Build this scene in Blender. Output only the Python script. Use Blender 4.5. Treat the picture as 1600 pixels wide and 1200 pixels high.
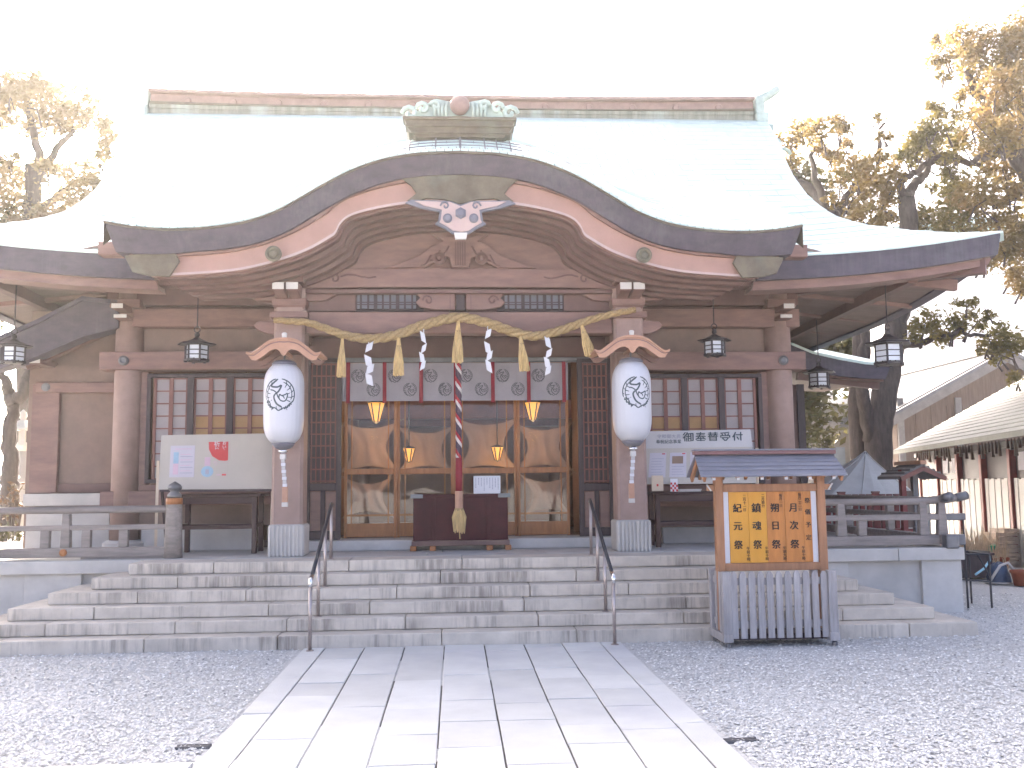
import bpy, math, random
import numpy as np
from mathutils import Vector, Matrix

random.seed(7)
RNG = np.random.default_rng(11)
scene = bpy.context.scene
for o in list(bpy.data.objects):
    bpy.data.objects.remove(o)
COL = scene.collection
R = math.radians

# ------------------------------------------------------------------ camera
F_PX = 1500.0
CAM = np.array([-0.081, -10.209, 1.65])
YAW, PITCH, ROLL = 0.060, 0.106, -0.011
_fw = np.array([math.sin(YAW) * math.cos(PITCH), math.cos(YAW) * math.cos(PITCH), math.sin(PITCH)])
_r0 = np.array([math.cos(YAW), -math.sin(YAW), 0.0])
_u0 = np.cross(_r0, _fw)
_rt = math.cos(ROLL) * _r0 + math.sin(ROLL) * _u0
_up = -math.sin(ROLL) * _r0 + math.cos(ROLL) * _u0
cd = bpy.data.cameras.new('camera')
cd.sensor_width = 36.0
cd.lens = 36.0 * F_PX / 1600.0
cd.clip_start = 0.05
cd.clip_end = 2000.0
cam = bpy.data.objects.new('camera', cd)
COL.objects.link(cam)
mw = Matrix.Identity(4)
for i in range(3):
    mw[i][0] = _rt[i]; mw[i][1] = _up[i]; mw[i][2] = -_fw[i]; mw[i][3] = CAM[i]
cam.matrix_world = mw
scene.camera = cam

# ------------------------------------------------------------------ sky and sun
SUN_AZ = R(-18.5)      # measured from +Y (into the building), negative = to the left
SUN_EL = R(24.0)
world = bpy.data.worlds.new('World')
scene.world = world
world.use_nodes = True
wn = world.node_tree
bg = wn.nodes['Background']
sky = wn.nodes.new('ShaderNodeTexSky')
sky.sky_type = 'NISHITA'
sky.sun_disc = False
sky.sun_elevation = SUN_EL
sky.sun_rotation = SUN_AZ
sky.altitude = 0.0
sky.air_density = 0.24
sky.dust_density = 6.0
sky.ozone_density = 0.5
wn.links.new(sky.outputs[0], bg.inputs[0])
bg.inputs[1].default_value = 0.15
sd = bpy.data.lights.new('sun', 'SUN')
sd.energy = 2.4
sd.angle = R(0.6)
sd.color = (1.0, 0.86, 0.66)
sun = bpy.data.objects.new('sun', sd)
COL.objects.link(sun)
sdir = Vector((math.sin(SUN_AZ) * math.cos(SUN_EL), math.cos(SUN_AZ) * math.cos(SUN_EL), math.sin(SUN_EL)))
sun.rotation_euler = sdir.to_track_quat('Z', 'Y').to_euler()
sun.location = sdir * 60

scene.view_settings.view_transform = 'Standard'
scene.view_settings.look = 'None'
scene.view_settings.exposure = 3.3
scene.view_settings.gamma = 1.0
scene.view_settings.use_curve_mapping = False
scene.render.engine = 'CYCLES'
scene.cycles.max_bounces = 8

# ------------------------------------------------------------------ helpers
def at(px, py, Y):
    """point of the place that stands at depth Y (metres from the foot of the steps) in direction of a photo pixel"""
    d = _fw + (px - 800) / F_PX * _rt - (py - 600) / F_PX * _up
    return CAM + d * ((Y - CAM[1]) / d[1])

def zat(py, Y, px=716):
    return float(at(px, py, Y)[2])

def xat(px, Y, py=700):
    return float(at(px, py, Y)[0])

def spline(pts, n=12):
    """Catmull-Rom through 2D/3D points"""
    P = np.array(pts, float)
    P = np.vstack([2 * P[0] - P[1], P, 2 * P[-1] - P[-2]])
    out = []
    for i in range(1, len(P) - 2):
        for k in range(n):
            t = k / n
            a, b, c, d = P[i - 1], P[i], P[i + 1], P[i + 2]
            out.append(0.5 * ((2 * b) + (-a + c) * t + (2 * a - 5 * b + 4 * c - d) * t * t + (-a + 3 * b - 3 * c + d) * t ** 3))
    out.append(P[-2])
    return np.array(out)

ORIGIN = {}

def tag(o, label=None, cat=None, group=None, kind=None):
    if label: o['label'] = label
    if cat: o['category'] = cat
    if group: o['group'] = group
    if kind: o['kind'] = kind
    return o

def thing(name, label, cat, loc=(0, 0, 0), group=None):
    o = bpy.data.objects.new(name, None)
    o.empty_display_size = 0.2
    COL.objects.link(o)
    o.location = loc
    ORIGIN[o] = np.array(loc, float)
    return tag(o, label, cat, group)

class MB:
    def __init__(self):
        self.v = []; self.f = []
    def add(self, vs, fs):
        n = len(self.v)
        self.v.extend([tuple(map(float, p)) for p in vs])
        self.f.extend([tuple(i + n for i in q) for q in fs])
        return self
    def box(self, x0, x1, y0, y1, z0, z1):
        return self.add([(x0, y0, z0), (x1, y0, z0), (x1, y1, z0), (x0, y1, z0), (x0, y0, z1), (x1, y0, z1), (x1, y1, z1), (x0, y1, z1)],
                        [(0, 3, 2, 1), (4, 5, 6, 7), (0, 1, 5, 4), (1, 2, 6, 5), (2, 3, 7, 6), (3, 0, 4, 7)])
    def hexa(self, pts):
        """8 points: bottom 4 ccw, top 4 ccw"""
        return self.add(pts, [(0, 3, 2, 1), (4, 5, 6, 7), (0, 1, 5, 4), (1, 2, 6, 5), (2, 3, 7, 6), (3, 0, 4, 7)])
    def bar(self, p0, p1, w, h, up=(0, 0, 1)):
        p0 = Vector(p0); p1 = Vector(p1); d = (p1 - p0).normalized(); u = Vector(up)
        s = d.cross(u)
        if s.length < 1e-4: s = d.cross(Vector((0, 1, 0)))
        s.normalize(); u = s.cross(d).normalized()
        s *= w / 2; u *= h / 2
        return self.hexa([p0 - s - u, p0 + s - u, p1 + s - u, p1 - s - u, p0 - s + u, p0 + s + u, p1 + s + u, p1 - s + u])
    def tube(self, pts, r, n=8, cap=True):
        P = [Vector(p) for p in pts]
        rs = r if hasattr(r, '__len__') else [r] * len(P)
        vs = []; fs = []
        prev = None
        for i, p in enumerate(P):
            d = (P[min(i + 1, len(P) - 1)] - P[max(i - 1, 0)]).normalized()
            if prev is None:
                a = Vector((0, 0, 1)) if abs(d.z) < 0.9 else Vector((1, 0, 0))
                s = d.cross(a).normalized()
            else:
                s = (prev - d * prev.dot(d)).normalized()
            prev = s
            t = d.cross(s)
            for k in range(n):
                an = 2 * math.pi * k / n
                vs.append(p + (s * math.cos(an) + t * math.sin(an)) * rs[i])
        for i in range(len(P) - 1):
            for k in range(n):
                a = i * n + k; b = i * n + (k + 1) % n
                fs.append((a, a + n, b + n, b))
        if cap:
            fs.append(tuple(range(n))); fs.append(tuple(reversed(range((len(P) - 1) * n, len(P) * n))))
        return self.add(vs, fs)
    def lathe(self, prof, n=20, o=(0, 0, 0), cap=True):
        vs = []; fs = []
        for r, z in prof:
            for k in range(n):
                a = 2 * math.pi * k / n
                vs.append((o[0] + r * math.cos(a), o[1] + r * math.sin(a), o[2] + z))
        for i in range(len(prof) - 1):
            for k in range(n):
                a = i * n + k; b = i * n + (k + 1) % n
                fs.append((a, b, b + n, a + n))
        if cap:
            fs.append(tuple(reversed(range(n)))); fs.append(tuple(range((len(prof) - 1) * n, len(prof) * n)))
        return self.add(vs, fs)
    def prism(self, poly, y0, y1):
        """poly in (x, z), extruded along y"""
        n = len(poly)
        vs = [(x, y0, z) for x, z in poly] + [(x, y1, z) for x, z in poly]
        fs = [tuple(range(n)), tuple(reversed(range(n, 2 * n)))]
        for i in range(n):
            j = (i + 1) % n
            fs.append((i, i + n, j + n, j))
        return self.add(vs, fs)
    def band(self, A, B, y0, y1):
        """solid between polylines A and B (x, z), extruded along y"""
        n = len(A)
        vs = [(p[0], y0, p[1]) for p in A] + [(p[0], y0, p[1]) for p in B] + [(p[0], y1, p[1]) for p in A] + [(p[0], y1, p[1]) for p in B]
        fs = []
        for i in range(n - 1):
            fs.append((i, n + i, n + i + 1, i + 1))
            fs.append((2 * n + i, 2 * n + i + 1, 3 * n + i + 1, 3 * n + i))
            fs.append((i, i + 1, 2 * n + i + 1, 2 * n + i))
            fs.append((n + i, 3 * n + i, 3 * n + i + 1, n + i + 1))
        fs.append((0, 2 * n, 3 * n, n)); fs.append((n - 1, 2 * n - 1, 4 * n - 1, 3 * n - 1))
        return self.add(vs, fs)
    def grid(self, G):
        G = np.asarray(G); a, b = G.shape[:2]
        return self.add(G.reshape(-1, 3), [(i * b + j, i * b + j + 1, (i + 1) * b + j + 1, (i + 1) * b + j) for i in range(a - 1) for j in range(b - 1)])
    def slab(self, G, off):
        """closed slab: grid G and the same grid moved by off"""
        G = np.asarray(G); a, b = G.shape[:2]; H = G + np.asarray(off)
        self.grid(G); self.add(H.reshape(-1, 3), [(i * b + j, (i + 1) * b + j, (i + 1) * b + j + 1, i * b + j + 1) for i in range(a - 1) for j in range(b - 1)])
        for L in (([(i, 0) for i in range(a)]), ([(i, b - 1) for i in range(a)]), ([(0, j) for j in range(b)]), ([(a - 1, j) for j in range(b)])):
            self.add([G[q] for q in L] + [H[q] for q in L], [(i, i + 1, len(L) + i + 1, len(L) + i) for i in range(len(L) - 1)])
        return self
    def build(self, name, mat, parent=None, smooth=False, bevel=0.0, seg=2, org=None):
        root = parent
        while root is not None and root.parent is not None: root = root.parent
        off = ORIGIN.get(root, np.zeros(3)) if root is not None else (np.array(org, float) if org is not None else np.zeros(3))
        me = bpy.data.meshes.new(name)
        V = np.array(self.v) - off
        me.from_pydata(V.tolist(), [], self.f)
        me.materials.append(mat)
        if smooth:
            me.polygons.foreach_set('use_smooth', [True] * len(me.polygons))
        me.update()
        o = bpy.data.objects.new(name, me)
        COL.objects.link(o)
        if parent is not None: o.parent = parent
        elif org is not None: o.location = org
        if bevel > 0:
            b = o.modifiers.new('bevel', 'BEVEL'); b.width = bevel; b.segments = seg; b.limit_method = 'ANGLE'; b.angle_limit = R(40)
        return o

def kids(o): return [c for c in bpy.data.objects if c.parent == o]

def dup(root, loc, label=None, rotz=None, scale=None):
    def cp(o, par):
        c = o.copy(); COL.objects.link(c)
        if par is not None: c.parent = par
        for ch in kids(o): cp(ch, c)
        return c
    ch = cp(root, None)
    ch.location = loc
    ORIGIN[ch] = np.array(loc, float)
    if rotz is not None: ch.rotation_euler = (0, 0, rotz)
    if scale is not None: ch.scale = (scale,) * 3
    if label: ch['label'] = label
    return ch

# ------------------------------------------------------------------ materials
def mat(name, col, rough=0.6, var=0.18, scale=5.0, bump=0.15, bscale=90.0, metal=0.0, rnd=0.0, streak=0.0, streak_col=(0.06, 0.05, 0.045), spec=0.4, stretch=(1, 1, 1), blotch=None, blotch_amt=0.0, transm=0.0):
    m = bpy.data.materials.new(name); m.use_nodes = True
    nt = m.node_tree; N = nt.nodes; L = nt.links
    b = N['Principled BSDF']
    b.inputs['Roughness'].default_value = rough
    b.inputs['Metallic'].default_value = metal
    b.inputs['Specular IOR Level'].default_value = spec
    if transm: b.inputs['Transmission Weight'].default_value = transm
    geo = N.new('ShaderNodeNewGeometry')
    mp = N.new('ShaderNodeMapping'); mp.inputs['Scale'].default_value = stretch
    L.new(geo.outputs['Position'], mp.inputs['Vector'])
    n1 = N.new('ShaderNodeTexNoise'); n1.inputs['Scale'].default_value = scale; n1.inputs['Detail'].default_value = 6; n1.inputs['Roughness'].default_value = 0.62
    L.new(mp.outputs[0], n1.inputs['Vector'])
    rp = N.new('ShaderNodeMapRange'); rp.inputs['From Min'].default_value = 0.3; rp.inputs['From Max'].default_value = 0.7
    rp.inputs['To Min'].default_value = 1 - var; rp.inputs['To Max'].default_value = 1 + var
    L.new(n1.outputs['Fac'], rp.inputs['Value'])
    val = rp.outputs[0]
    if rnd:
        oi = N.new('ShaderNodeObjectInfo')
        r2 = N.new('ShaderNodeMapRange'); r2.inputs['To Min'].default_value = 1 - rnd; r2.inputs['To Max'].default_value = 1 + rnd
        L.new(oi.outputs['Random'], r2.inputs['Value'])
        mu = N.new('ShaderNodeMath'); mu.operation = 'MULTIPLY'; L.new(val, mu.inputs[0]); L.new(r2.outputs[0], mu.inputs[1]); val = mu.outputs[0]
    vm = N.new('ShaderNodeVectorMath'); vm.operation = 'SCALE'; vm.inputs[0].default_value = col[:3]
    L.new(val, vm.inputs['Scale'])
    c = vm.outputs[0]
    if blotch:
        n4 = N.new('ShaderNodeTexNoise'); n4.inputs['Scale'].default_value = scale * 0.35; n4.inputs['Detail'].default_value = 8
        L.new(mp.outputs[0], n4.inputs['Vector'])
        r4 = N.new('ShaderNodeMapRange'); r4.inputs['From Min'].default_value = 0.5; r4.inputs['From Max'].default_value = 0.72; r4.inputs['To Max'].default_value = blotch_amt
        L.new(n4.outputs['Fac'], r4.inputs['Value'])
        mx = N.new('ShaderNodeMix'); mx.data_type = 'RGBA'; L.new(r4.outputs[0], mx.inputs[0]); L.new(c, mx.inputs[6]); mx.inputs[7].default_value = (*blotch, 1); c = mx.outputs[2]
    if streak:
        m2 = N.new('ShaderNodeMapping'); m2.inputs['Scale'].default_value = (16, 16, 1.1)
        L.new(geo.outputs['Position'], m2.inputs['Vector'])
        n3 = N.new('ShaderNodeTexNoise'); n3.inputs['Scale'].default_value = 1.0; n3.inputs['Detail'].default_value = 4; n3.inputs['Roughness'].default_value = 0.7
        L.new(m2.outputs[0], n3.inputs['Vector'])
        n5 = N.new('ShaderNodeTexNoise'); n5.inputs['Scale'].default_value = 1.3; n5.inputs['Detail'].default_value = 3
        L.new(geo.outputs['Position'], n5.inputs['Vector'])
        mm = N.new('ShaderNodeMath'); mm.operation = 'MULTIPLY'; L.new(n3.outputs['Fac'], mm.inputs[0]); L.new(n5.outputs['Fac'], mm.inputs[1])
        r3 = N.new('ShaderNodeMapRange'); r3.inputs['From Min'].default_value = 0.24; r3.inputs['From Max'].default_value = 0.40; r3.inputs['To Max'].default_value = streak
        L.new(mm.outputs[0], r3.inputs['Value'])
        # only upright faces carry run-off streaks
        sx = N.new('ShaderNodeSeparateXYZ'); L.new(geo.outputs['True Normal'], sx.inputs[0])
        ab = N.new('ShaderNodeMath'); ab.operation = 'ABSOLUTE'; L.new(sx.outputs['Z'], ab.inputs[0])
        lt = N.new('ShaderNodeMath'); lt.operation = 'LESS_THAN'; L.new(ab.outputs[0], lt.inputs[0]); lt.inputs[1].default_value = 0.5
        m3 = N.new('ShaderNodeMath'); m3.operation = 'MULTIPLY'; L.new(r3.outputs[0], m3.inputs[0]); L.new(lt.outputs[0], m3.inputs[1])
        mx = N.new('ShaderNodeMix'); mx.data_type = 'RGBA'; L.new(m3.outputs[0], mx.inputs[0]); L.new(c, mx.inputs[6]); mx.inputs[7].default_value = (*streak_col, 1); c = mx.outputs[2]
    L.new(c, b.inputs['Base Color'])
    if bump:
        n2 = N.new('ShaderNodeTexNoise'); n2.inputs['Scale'].default_value = bscale; n2.inputs['Detail'].default_value = 4
        L.new(mp.outputs[0], n2.inputs['Vector'])
        bp = N.new('ShaderNodeBump'); bp.inputs['Strength'].default_value = bump; bp.inputs['Distance'].default_value = 0.01
        L.new(n2.outputs['Fac'], bp.inputs['Height']); L.new(bp.outputs[0], b.inputs['Normal'])
    return m

def glow(name, col, strength):
    m = bpy.data.materials.new(name); m.use_nodes = True
    b = m.node_tree.nodes['Principled BSDF']
    b.inputs['Base Color'].default_value = (*col, 1)
    b.inputs['Emission Color'].default_value = (*col, 1)
    b.inputs['Emission Strength'].default_value = strength
    return m

def glassmat(name, tint=(1, 1, 1), refl=0.12):
    m = bpy.data.materials.new(name); m.use_nodes = True
    nt = m.node_tree; N = nt.nodes; L = nt.links
    N.remove(N['Principled BSDF'])
    tr = N.new('ShaderNodeBsdfTransparent'); tr.inputs[0].default_value = (*tint, 1)
    gl = N.new('ShaderNodeBsdfGlossy'); gl.inputs['Roughness'].default_value = 0.02
    geo = N.new('ShaderNodeNewGeometry')
    no = N.new('ShaderNodeTexNoise'); no.inputs['Scale'].default_value = 1.6
    L.new(geo.outputs['Position'], no.inputs['Vector'])
    bp = N.new('ShaderNodeBump'); bp.inputs['Strength'].default_value = 0.05; bp.inputs['Distance'].default_value = 0.1
    L.new(no.outputs['Fac'], bp.inputs['Height']); L.new(bp.outputs[0], gl.inputs['Normal'])
    fr = N.new('ShaderNodeFresnel'); fr.inputs['IOR'].default_value = 1.25
    ad = N.new('ShaderNodeMath'); ad.operation = 'ADD'; L.new(fr.outputs[0], ad.inputs[0]); ad.inputs[1].default_value = refl; ad.use_clamp = True
    mx = N.new('ShaderNodeMixShader'); L.new(ad.outputs[0], mx.inputs[0]); L.new(tr.outputs[0], mx.inputs[1]); L.new(gl.outputs[0], mx.inputs[2])
    L.new(mx.outputs[0], N['Material Output'].inputs['Surface'])
    return m

def leafmat(name, c1, c2, trans=0.5):
    m = bpy.data.materials.new(name); m.use_nodes = True
    nt = m.node_tree; N = nt.nodes; L = nt.links
    N.remove(N['Principled BSDF'])
    geo = N.new('ShaderNodeNewGeometry')
    no = N.new('ShaderNodeTexNoise'); no.inputs['Scale'].default_value = 0.9; no.inputs['Detail'].default_value = 5; no.inputs['Roughness'].default_value = 0.75
    L.new(geo.outputs['Position'], no.inputs['Vector'])
    mr = N.new('ShaderNodeMapRange'); mr.inputs['From Min'].default_value = 0.35; mr.inputs['From Max'].default_value = 0.65
    L.new(no.outputs['Fac'], mr.inputs['Value'])
    mx = N.new('ShaderNodeMix'); mx.data_type = 'RGBA'; L.new(mr.outputs[0], mx.inputs[0])
    mx.inputs[6].default_value = (*c1, 1); mx.inputs[7].default_value = (*c2, 1)
    d = N.new('ShaderNodeBsdfPrincipled'); d.inputs['Roughness'].default_value = 0.55; L.new(mx.outputs[2], d.inputs['Base Color'])
    t = N.new('ShaderNodeBsdfTranslucent'); L.new(mx.outputs[2], t.inputs[0])
    ms = N.new('ShaderNodeMixShader'); ms.inputs[0].default_value = trans
    L.new(d.outputs[0], ms.inputs[1]); L.new(t.outputs[0], ms.inputs[2])
    L.new(ms.outputs[0], N['Material Output'].inputs['Surface'])
    return m

def copper(name):
    """weathered copper sheet: mint patina with darker run-off"""
    return mat(name, (0.56, 0.68, 0.63), rough=0.55, var=0.12, scale=3.0, bump=0.05, bscale=30, rnd=0.05, blotch=(0.50, 0.60, 0.54), blotch_amt=0.4)

MT = {
    'copper': copper('copper_patina'),
    'copper_dull': mat('copper_dull', (0.115, 0.095, 0.062), rough=0.5, var=0.3, scale=6, bump=0.2, bscale=40, blotch=(0.15, 0.17, 0.13), blotch_amt=0.5),
    'ridge_brown': mat('ridge_brown', (0.24, 0.16, 0.14), rough=0.5, var=0.2, scale=4),
    'ridge_patina': mat('ridge_patina', (0.20, 0.21, 0.165), rough=0.6, var=0.35, scale=3, bump=0.1, stretch=(2.5, 1, 0.3), blotch=(0.34, 0.40, 0.35), blotch_amt=0.8),
    'patina_mid': mat('cast_patina', (0.36, 0.45, 0.41), rough=0.6, var=0.2, scale=6, bump=0.1),
    'fascia': mat('fascia_dark', (0.066, 0.056, 0.074), rough=0.6, var=0.25, scale=5, bump=0.1, stretch=(1, 1, 2), streak=0.16, streak_col=(0.2, 0.23, 0.22)),
    'paint': mat('painted_timber', (0.205, 0.122, 0.102), rough=0.6, var=0.2, scale=5, bump=0.12, bscale=40, stretch=(0.5, 1, 2.0), blotch=(0.15, 0.09, 0.076), blotch_amt=0.35),
    'paint_light': mat('painted_board', (0.35, 0.208, 0.165), rough=0.5, var=0.1, scale=4, bump=0.04),
    'column_paint': mat('column_paint', (0.29, 0.20, 0.17), rough=0.6, var=0.14, scale=5, bump=0.08, bscale=60, blotch=(0.22, 0.15, 0.125), blotch_amt=0.3),
    'paint_dark': mat('painted_timber_dark', (0.145, 0.084, 0.072), rough=0.6, var=0.15, scale=4, bump=0.06),
    'plaster': mat('plaster_wall', (0.215, 0.152, 0.124), rough=0.8, var=0.14, scale=3, bump=0.1, bscale=200, blotch=(0.15, 0.115, 0.09), blotch_amt=0.35),
    'soffit': mat('soffit_board', (0.22, 0.165, 0.14), rough=0.8, var=0.12, scale=3, bump=0.05),
    'cap_white': mat('white_cap_paint', (0.55, 0.53, 0.5), rough=0.5, var=0.06, bump=0.02),
    'bluegrey': mat('bluegrey_edge_paint', (0.15, 0.15, 0.18), rough=0.5, var=0.1, bump=0.02),
    'pinkwhite': mat('pale_pink_paint', (0.45, 0.34, 0.31), rough=0.5, var=0.06, bump=0.02),
    'dark_wood': mat('dark_wood', (0.045, 0.03, 0.032), rough=0.5, var=0.25, scale=6, bump=0.1, stretch=(4, 4, 0.6)),
    'table_wood': mat('table_wood', (0.05, 0.022, 0.02), rough=0.45, var=0.25, scale=6, bump=0.08),
    'box_wood': mat('lacquer_box_wood', (0.05, 0.008, 0.012), rough=0.6, var=0.25, scale=5, bump=0.06, spec=0.2),
    'red_wood': mat('red_brown_wood', (0.17, 0.065, 0.05), rough=0.5, var=0.2, scale=6, bump=0.08),
    'orange_wood': mat('orange_wood', (0.34, 0.135, 0.045), rough=0.45, var=0.2, scale=5, bump=0.08, stretch=(3, 3, 0.5)),
    'new_wood': mat('fresh_cypress', (0.42, 0.235, 0.155), rough=0.5, var=0.12, scale=6, bump=0.06),
    'board_wood': mat('notice_post_wood', (0.33, 0.16, 0.08), rough=0.55, var=0.22, scale=5, bump=0.12, stretch=(3, 3, 0.4)),
    'pale_wood': mat('pale_wood', (0.55, 0.45, 0.33), rough=0.6, var=0.12, scale=5, bump=0.08),
    'grey_wood': mat('weathered_grey_wood', (0.34, 0.32, 0.315), rough=0.8, var=0.25, scale=6, bump=0.3, stretch=(4, 4, 0.4), rnd=0.1),
    'rail_wood': mat('weathered_rail_wood', (0.25, 0.217, 0.195), rough=0.8, var=0.25, scale=6, bump=0.25, stretch=(0.4, 3, 3)),
    'granite': mat('granite', (0.48, 0.46, 0.425), rough=0.8, var=0.12, scale=3, bump=0.15, bscale=180, rnd=0.07, blotch=(0.30, 0.29, 0.27), blotch_amt=0.35),
    'step_stone': mat('step_granite', (0.56, 0.5, 0.42), rough=0.8, var=0.16, scale=4, bump=0.25, bscale=120, rnd=0.05, streak=0.6, streak_col=(0.12, 0.10, 0.085), blotch=(0.34, 0.30, 0.26), blotch_amt=0.35),
    'paving': mat('paving_granite', (0.57, 0.565, 0.535), rough=0.75, var=0.08, scale=2.5, bump=0.3, bscale=70, rnd=0.10, blotch=(0.42, 0.42, 0.46), blotch_amt=0.45),
    'gravel_bed': mat('gravel_bed', (0.5, 0.495, 0.475), rough=0.9, var=0.3, scale=45, bump=0.6, bscale=60),
    'gravel': mat('gravel_stone', (0.57, 0.565, 0.54), rough=0.85, var=0.3, scale=22, bump=0.1),
    'joint': mat('joint_soil', (0.10, 0.095, 0.085), rough=0.95, var=0.3, scale=20),
    'steel': mat('handrail_steel', (0.42, 0.36, 0.33), rough=0.35, var=0.08, metal=0.8, bump=0),
    'chrome': mat('bright_steel', (0.85, 0.85, 0.85), rough=0.15, var=0.03, metal=1.0, bump=0),
    'grip': mat('handrail_grip', (0.03, 0.03, 0.035), rough=0.4, var=0.1, bump=0),
    'bronze': mat('lantern_bronze', (0.045, 0.04, 0.042), rough=0.5, var=0.2, metal=0.3, bump=0.05),
    'bronze_pane': mat('lantern_paper', (0.62, 0.66, 0.70), rough=0.6, var=0.1, bump=0),
    'iron': mat('iron_fitting', (0.16, 0.16, 0.165), rough=0.45, var=0.2, metal=0.5, bump=0.05),
    'lantern_vinyl': mat('lantern_vinyl', (0.52, 0.53, 0.56), rough=0.32, var=0.03, scale=3, bump=0, spec=0.5),
    'ink': mat('ink', (0.055, 0.075, 0.085), rough=0.6, var=0.1, bump=0),
    'ink_black': mat('black_ink', (0.018, 0.014, 0.012), rough=0.6, var=0.1, bump=0),
    'ink_red': mat('red_ink', (0.50, 0.05, 0.05), rough=0.6, var=0.1, bump=0),
    'ink_grey': mat('pale_ink', (0.32, 0.32, 0.38), rough=0.6, var=0.1, bump=0),
    'ink_pink': mat('pink_ink', (0.52, 0.37, 0.44), rough=0.6, var=0.1, bump=0),
    'ink_blue': mat('blue_ink', (0.27, 0.4, 0.5), rough=0.6, var=0.15, bump=0),
    'paper': mat('white_paper', (0.6, 0.6, 0.62), rough=0.7, var=0.03, bump=0.02),
    'paper_pale': mat('poster_paper', (0.46, 0.44, 0.48), rough=0.7, var=0.03, bump=0.02),
    'board_white': mat('painted_notice_panel', (0.42, 0.385, 0.33), rough=0.6, var=0.05, scale=3, bump=0.03),
    'header_white': mat('sign_header_panel', (0.46, 0.45, 0.44), rough=0.6, var=0.04, scale=3, bump=0.02),
    'amber': mat('amber_board', (0.62, 0.29, 0.03), rough=0.5, var=0.07, scale=4, bump=0.05, stretch=(3, 3, 0.5)),
    'amber_dark': mat('aged_amber_board', (0.48, 0.185, 0.04), rough=0.5, var=0.18, scale=5, bump=0.08, stretch=(3, 3, 0.5)),
    'sheet_metal': mat('blue_grey_sheet_roof', (0.16, 0.165, 0.2), rough=0.4, var=0.1, scale=5, bump=0.02),
    'sheet_red': mat('brown_ridge_sheet', (0.17, 0.085, 0.085), rough=0.45, var=0.1, bump=0.02),
    'straw': mat('straw', (0.52, 0.37, 0.17), rough=0.85, var=0.35, scale=30, bump=0.5, bscale=150, stretch=(1, 1, 0.2)),
    'straw_rope': mat('rice_straw_rope', (0.34, 0.24, 0.115), rough=0.85, var=0.3, scale=40, bump=0.6, bscale=160),
    'rope_white': mat('rope_white', (0.60, 0.55, 0.52), rough=0.8, var=0.15, scale=30, bump=0.2),
    'rope_red': mat('rope_red', (0.36, 0.03, 0.04), rough=0.7, var=0.15, scale=30, bump=0.2),
    'rope_dark': mat('rope_purple', (0.08, 0.05, 0.07), rough=0.7, var=0.15, scale=30, bump=0.2),
    'red_cloth': mat('red_cloth', (0.24, 0.015, 0.028), rough=0.7, var=0.1, scale=20, bump=0.1),
    'curtain': mat('curtain_cloth', (0.33, 0.31, 0.33), rough=0.85, var=0.06, scale=6, bump=0.1, bscale=300),
    'crest_grey': mat('crest_print', (0.11, 0.11, 0.125), rough=0.85, var=0.1, bump=0),
    'shoji': mat('shoji_paper', (0.3, 0.27, 0.27), rough=0.8, var=0.08, scale=3, bump=0),
    'shoji_indoor_lit': mat('indoor_lit_pane', (0.33, 0.19, 0.08), rough=0.6, var=0.15, scale=3, bump=0),  # orange of the indoor light painted into the paper
    'glass': glassmat('door_glass', refl=0.02),
    'room_wall': mat('room_wall', (0.24, 0.13, 0.08), rough=0.7, var=0.15, scale=2, bump=0.05),
    'room_dark': mat('room_dark_wood', (0.07, 0.04, 0.03), rough=0.4, var=0.2, scale=3, bump=0.05),
    'reflection_beige': mat('beige_reflection_cloth', (0.24, 0.165, 0.12), rough=0.85, var=0.1, scale=4, bump=0.1),
    'bark': mat('bark', (0.075, 0.06, 0.054), rough=0.95, var=0.35, scale=7, bump=0.9, bscale=22, stretch=(2, 2, 0.5)),
    'roof_grey': mat('grey_roof_tile', (0.065, 0.068, 0.08), rough=0.5, var=0.15, scale=5, bump=0.1),
    'shed_roof': mat('pale_sheet_roof', (0.2, 0.2, 0.175), rough=0.7, var=0.12, scale=3, bump=0.1, rnd=0.05),
    'house_wall': mat('aged_board_wall', (0.13, 0.095, 0.075), rough=0.8, var=0.25, scale=4, bump=0.2, stretch=(4, 4, 0.4)),
    'verge_grey': mat('grey_verge_board', (0.18, 0.17, 0.165), rough=0.7, var=0.15, scale=4),
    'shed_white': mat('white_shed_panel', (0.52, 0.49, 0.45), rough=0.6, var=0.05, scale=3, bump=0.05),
    'shed_red': mat('red_shed_post', (0.17, 0.03, 0.025), rough=0.5, var=0.2, scale=6),
    'tarp': mat('grey_tarp', (0.5, 0.5, 0.47), rough=0.75, var=0.12, scale=2, bump=0.3, bscale=5),
    'concrete': mat('white_concrete', (0.75, 0.75, 0.74), rough=0.8, var=0.05, scale=0.5, bump=0),
    'far_window': mat('far_window_glass', (0.18, 0.22, 0.27), rough=0.2, var=0.1, bump=0),
    'teal_roof': mat('teal_roof', (0.20, 0.33, 0.32), rough=0.6, var=0.1, scale=1),
    'terracotta': mat('terracotta', (0.30, 0.09, 0.045), rough=0.8, var=0.2, scale=8),
    'plastic_green': mat('green_plastic', (0.03, 0.32, 0.17), rough=0.4, var=0.1, bump=0),
    'plastic_blue': mat('blue_sheet', (0.05, 0.08, 0.135), rough=0.45, var=0.3, scale=9, bump=0.4, bscale=12),
    'cyan': mat('pale_blue_strip', (0.30, 0.55, 0.65), rough=0.4, var=0.1, bump=0),
    'crate_wood': mat('crate_wood', (0.42, 0.34, 0.27), rough=0.8, var=0.25, scale=8, bump=0.2, rnd=0.12),
    'reed': mat('dry_reed', (0.52, 0.40, 0.26), rough=0.85, var=0.3, scale=12),
    'leaf_warm': leafmat('leaf_warm', (0.14, 0.115, 0.035), (0.24, 0.155, 0.06), 0.52),
    'leaf_green': leafmat('leaf_green', (0.105, 0.1, 0.028), (0.19, 0.145, 0.045), 0.5),
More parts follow.
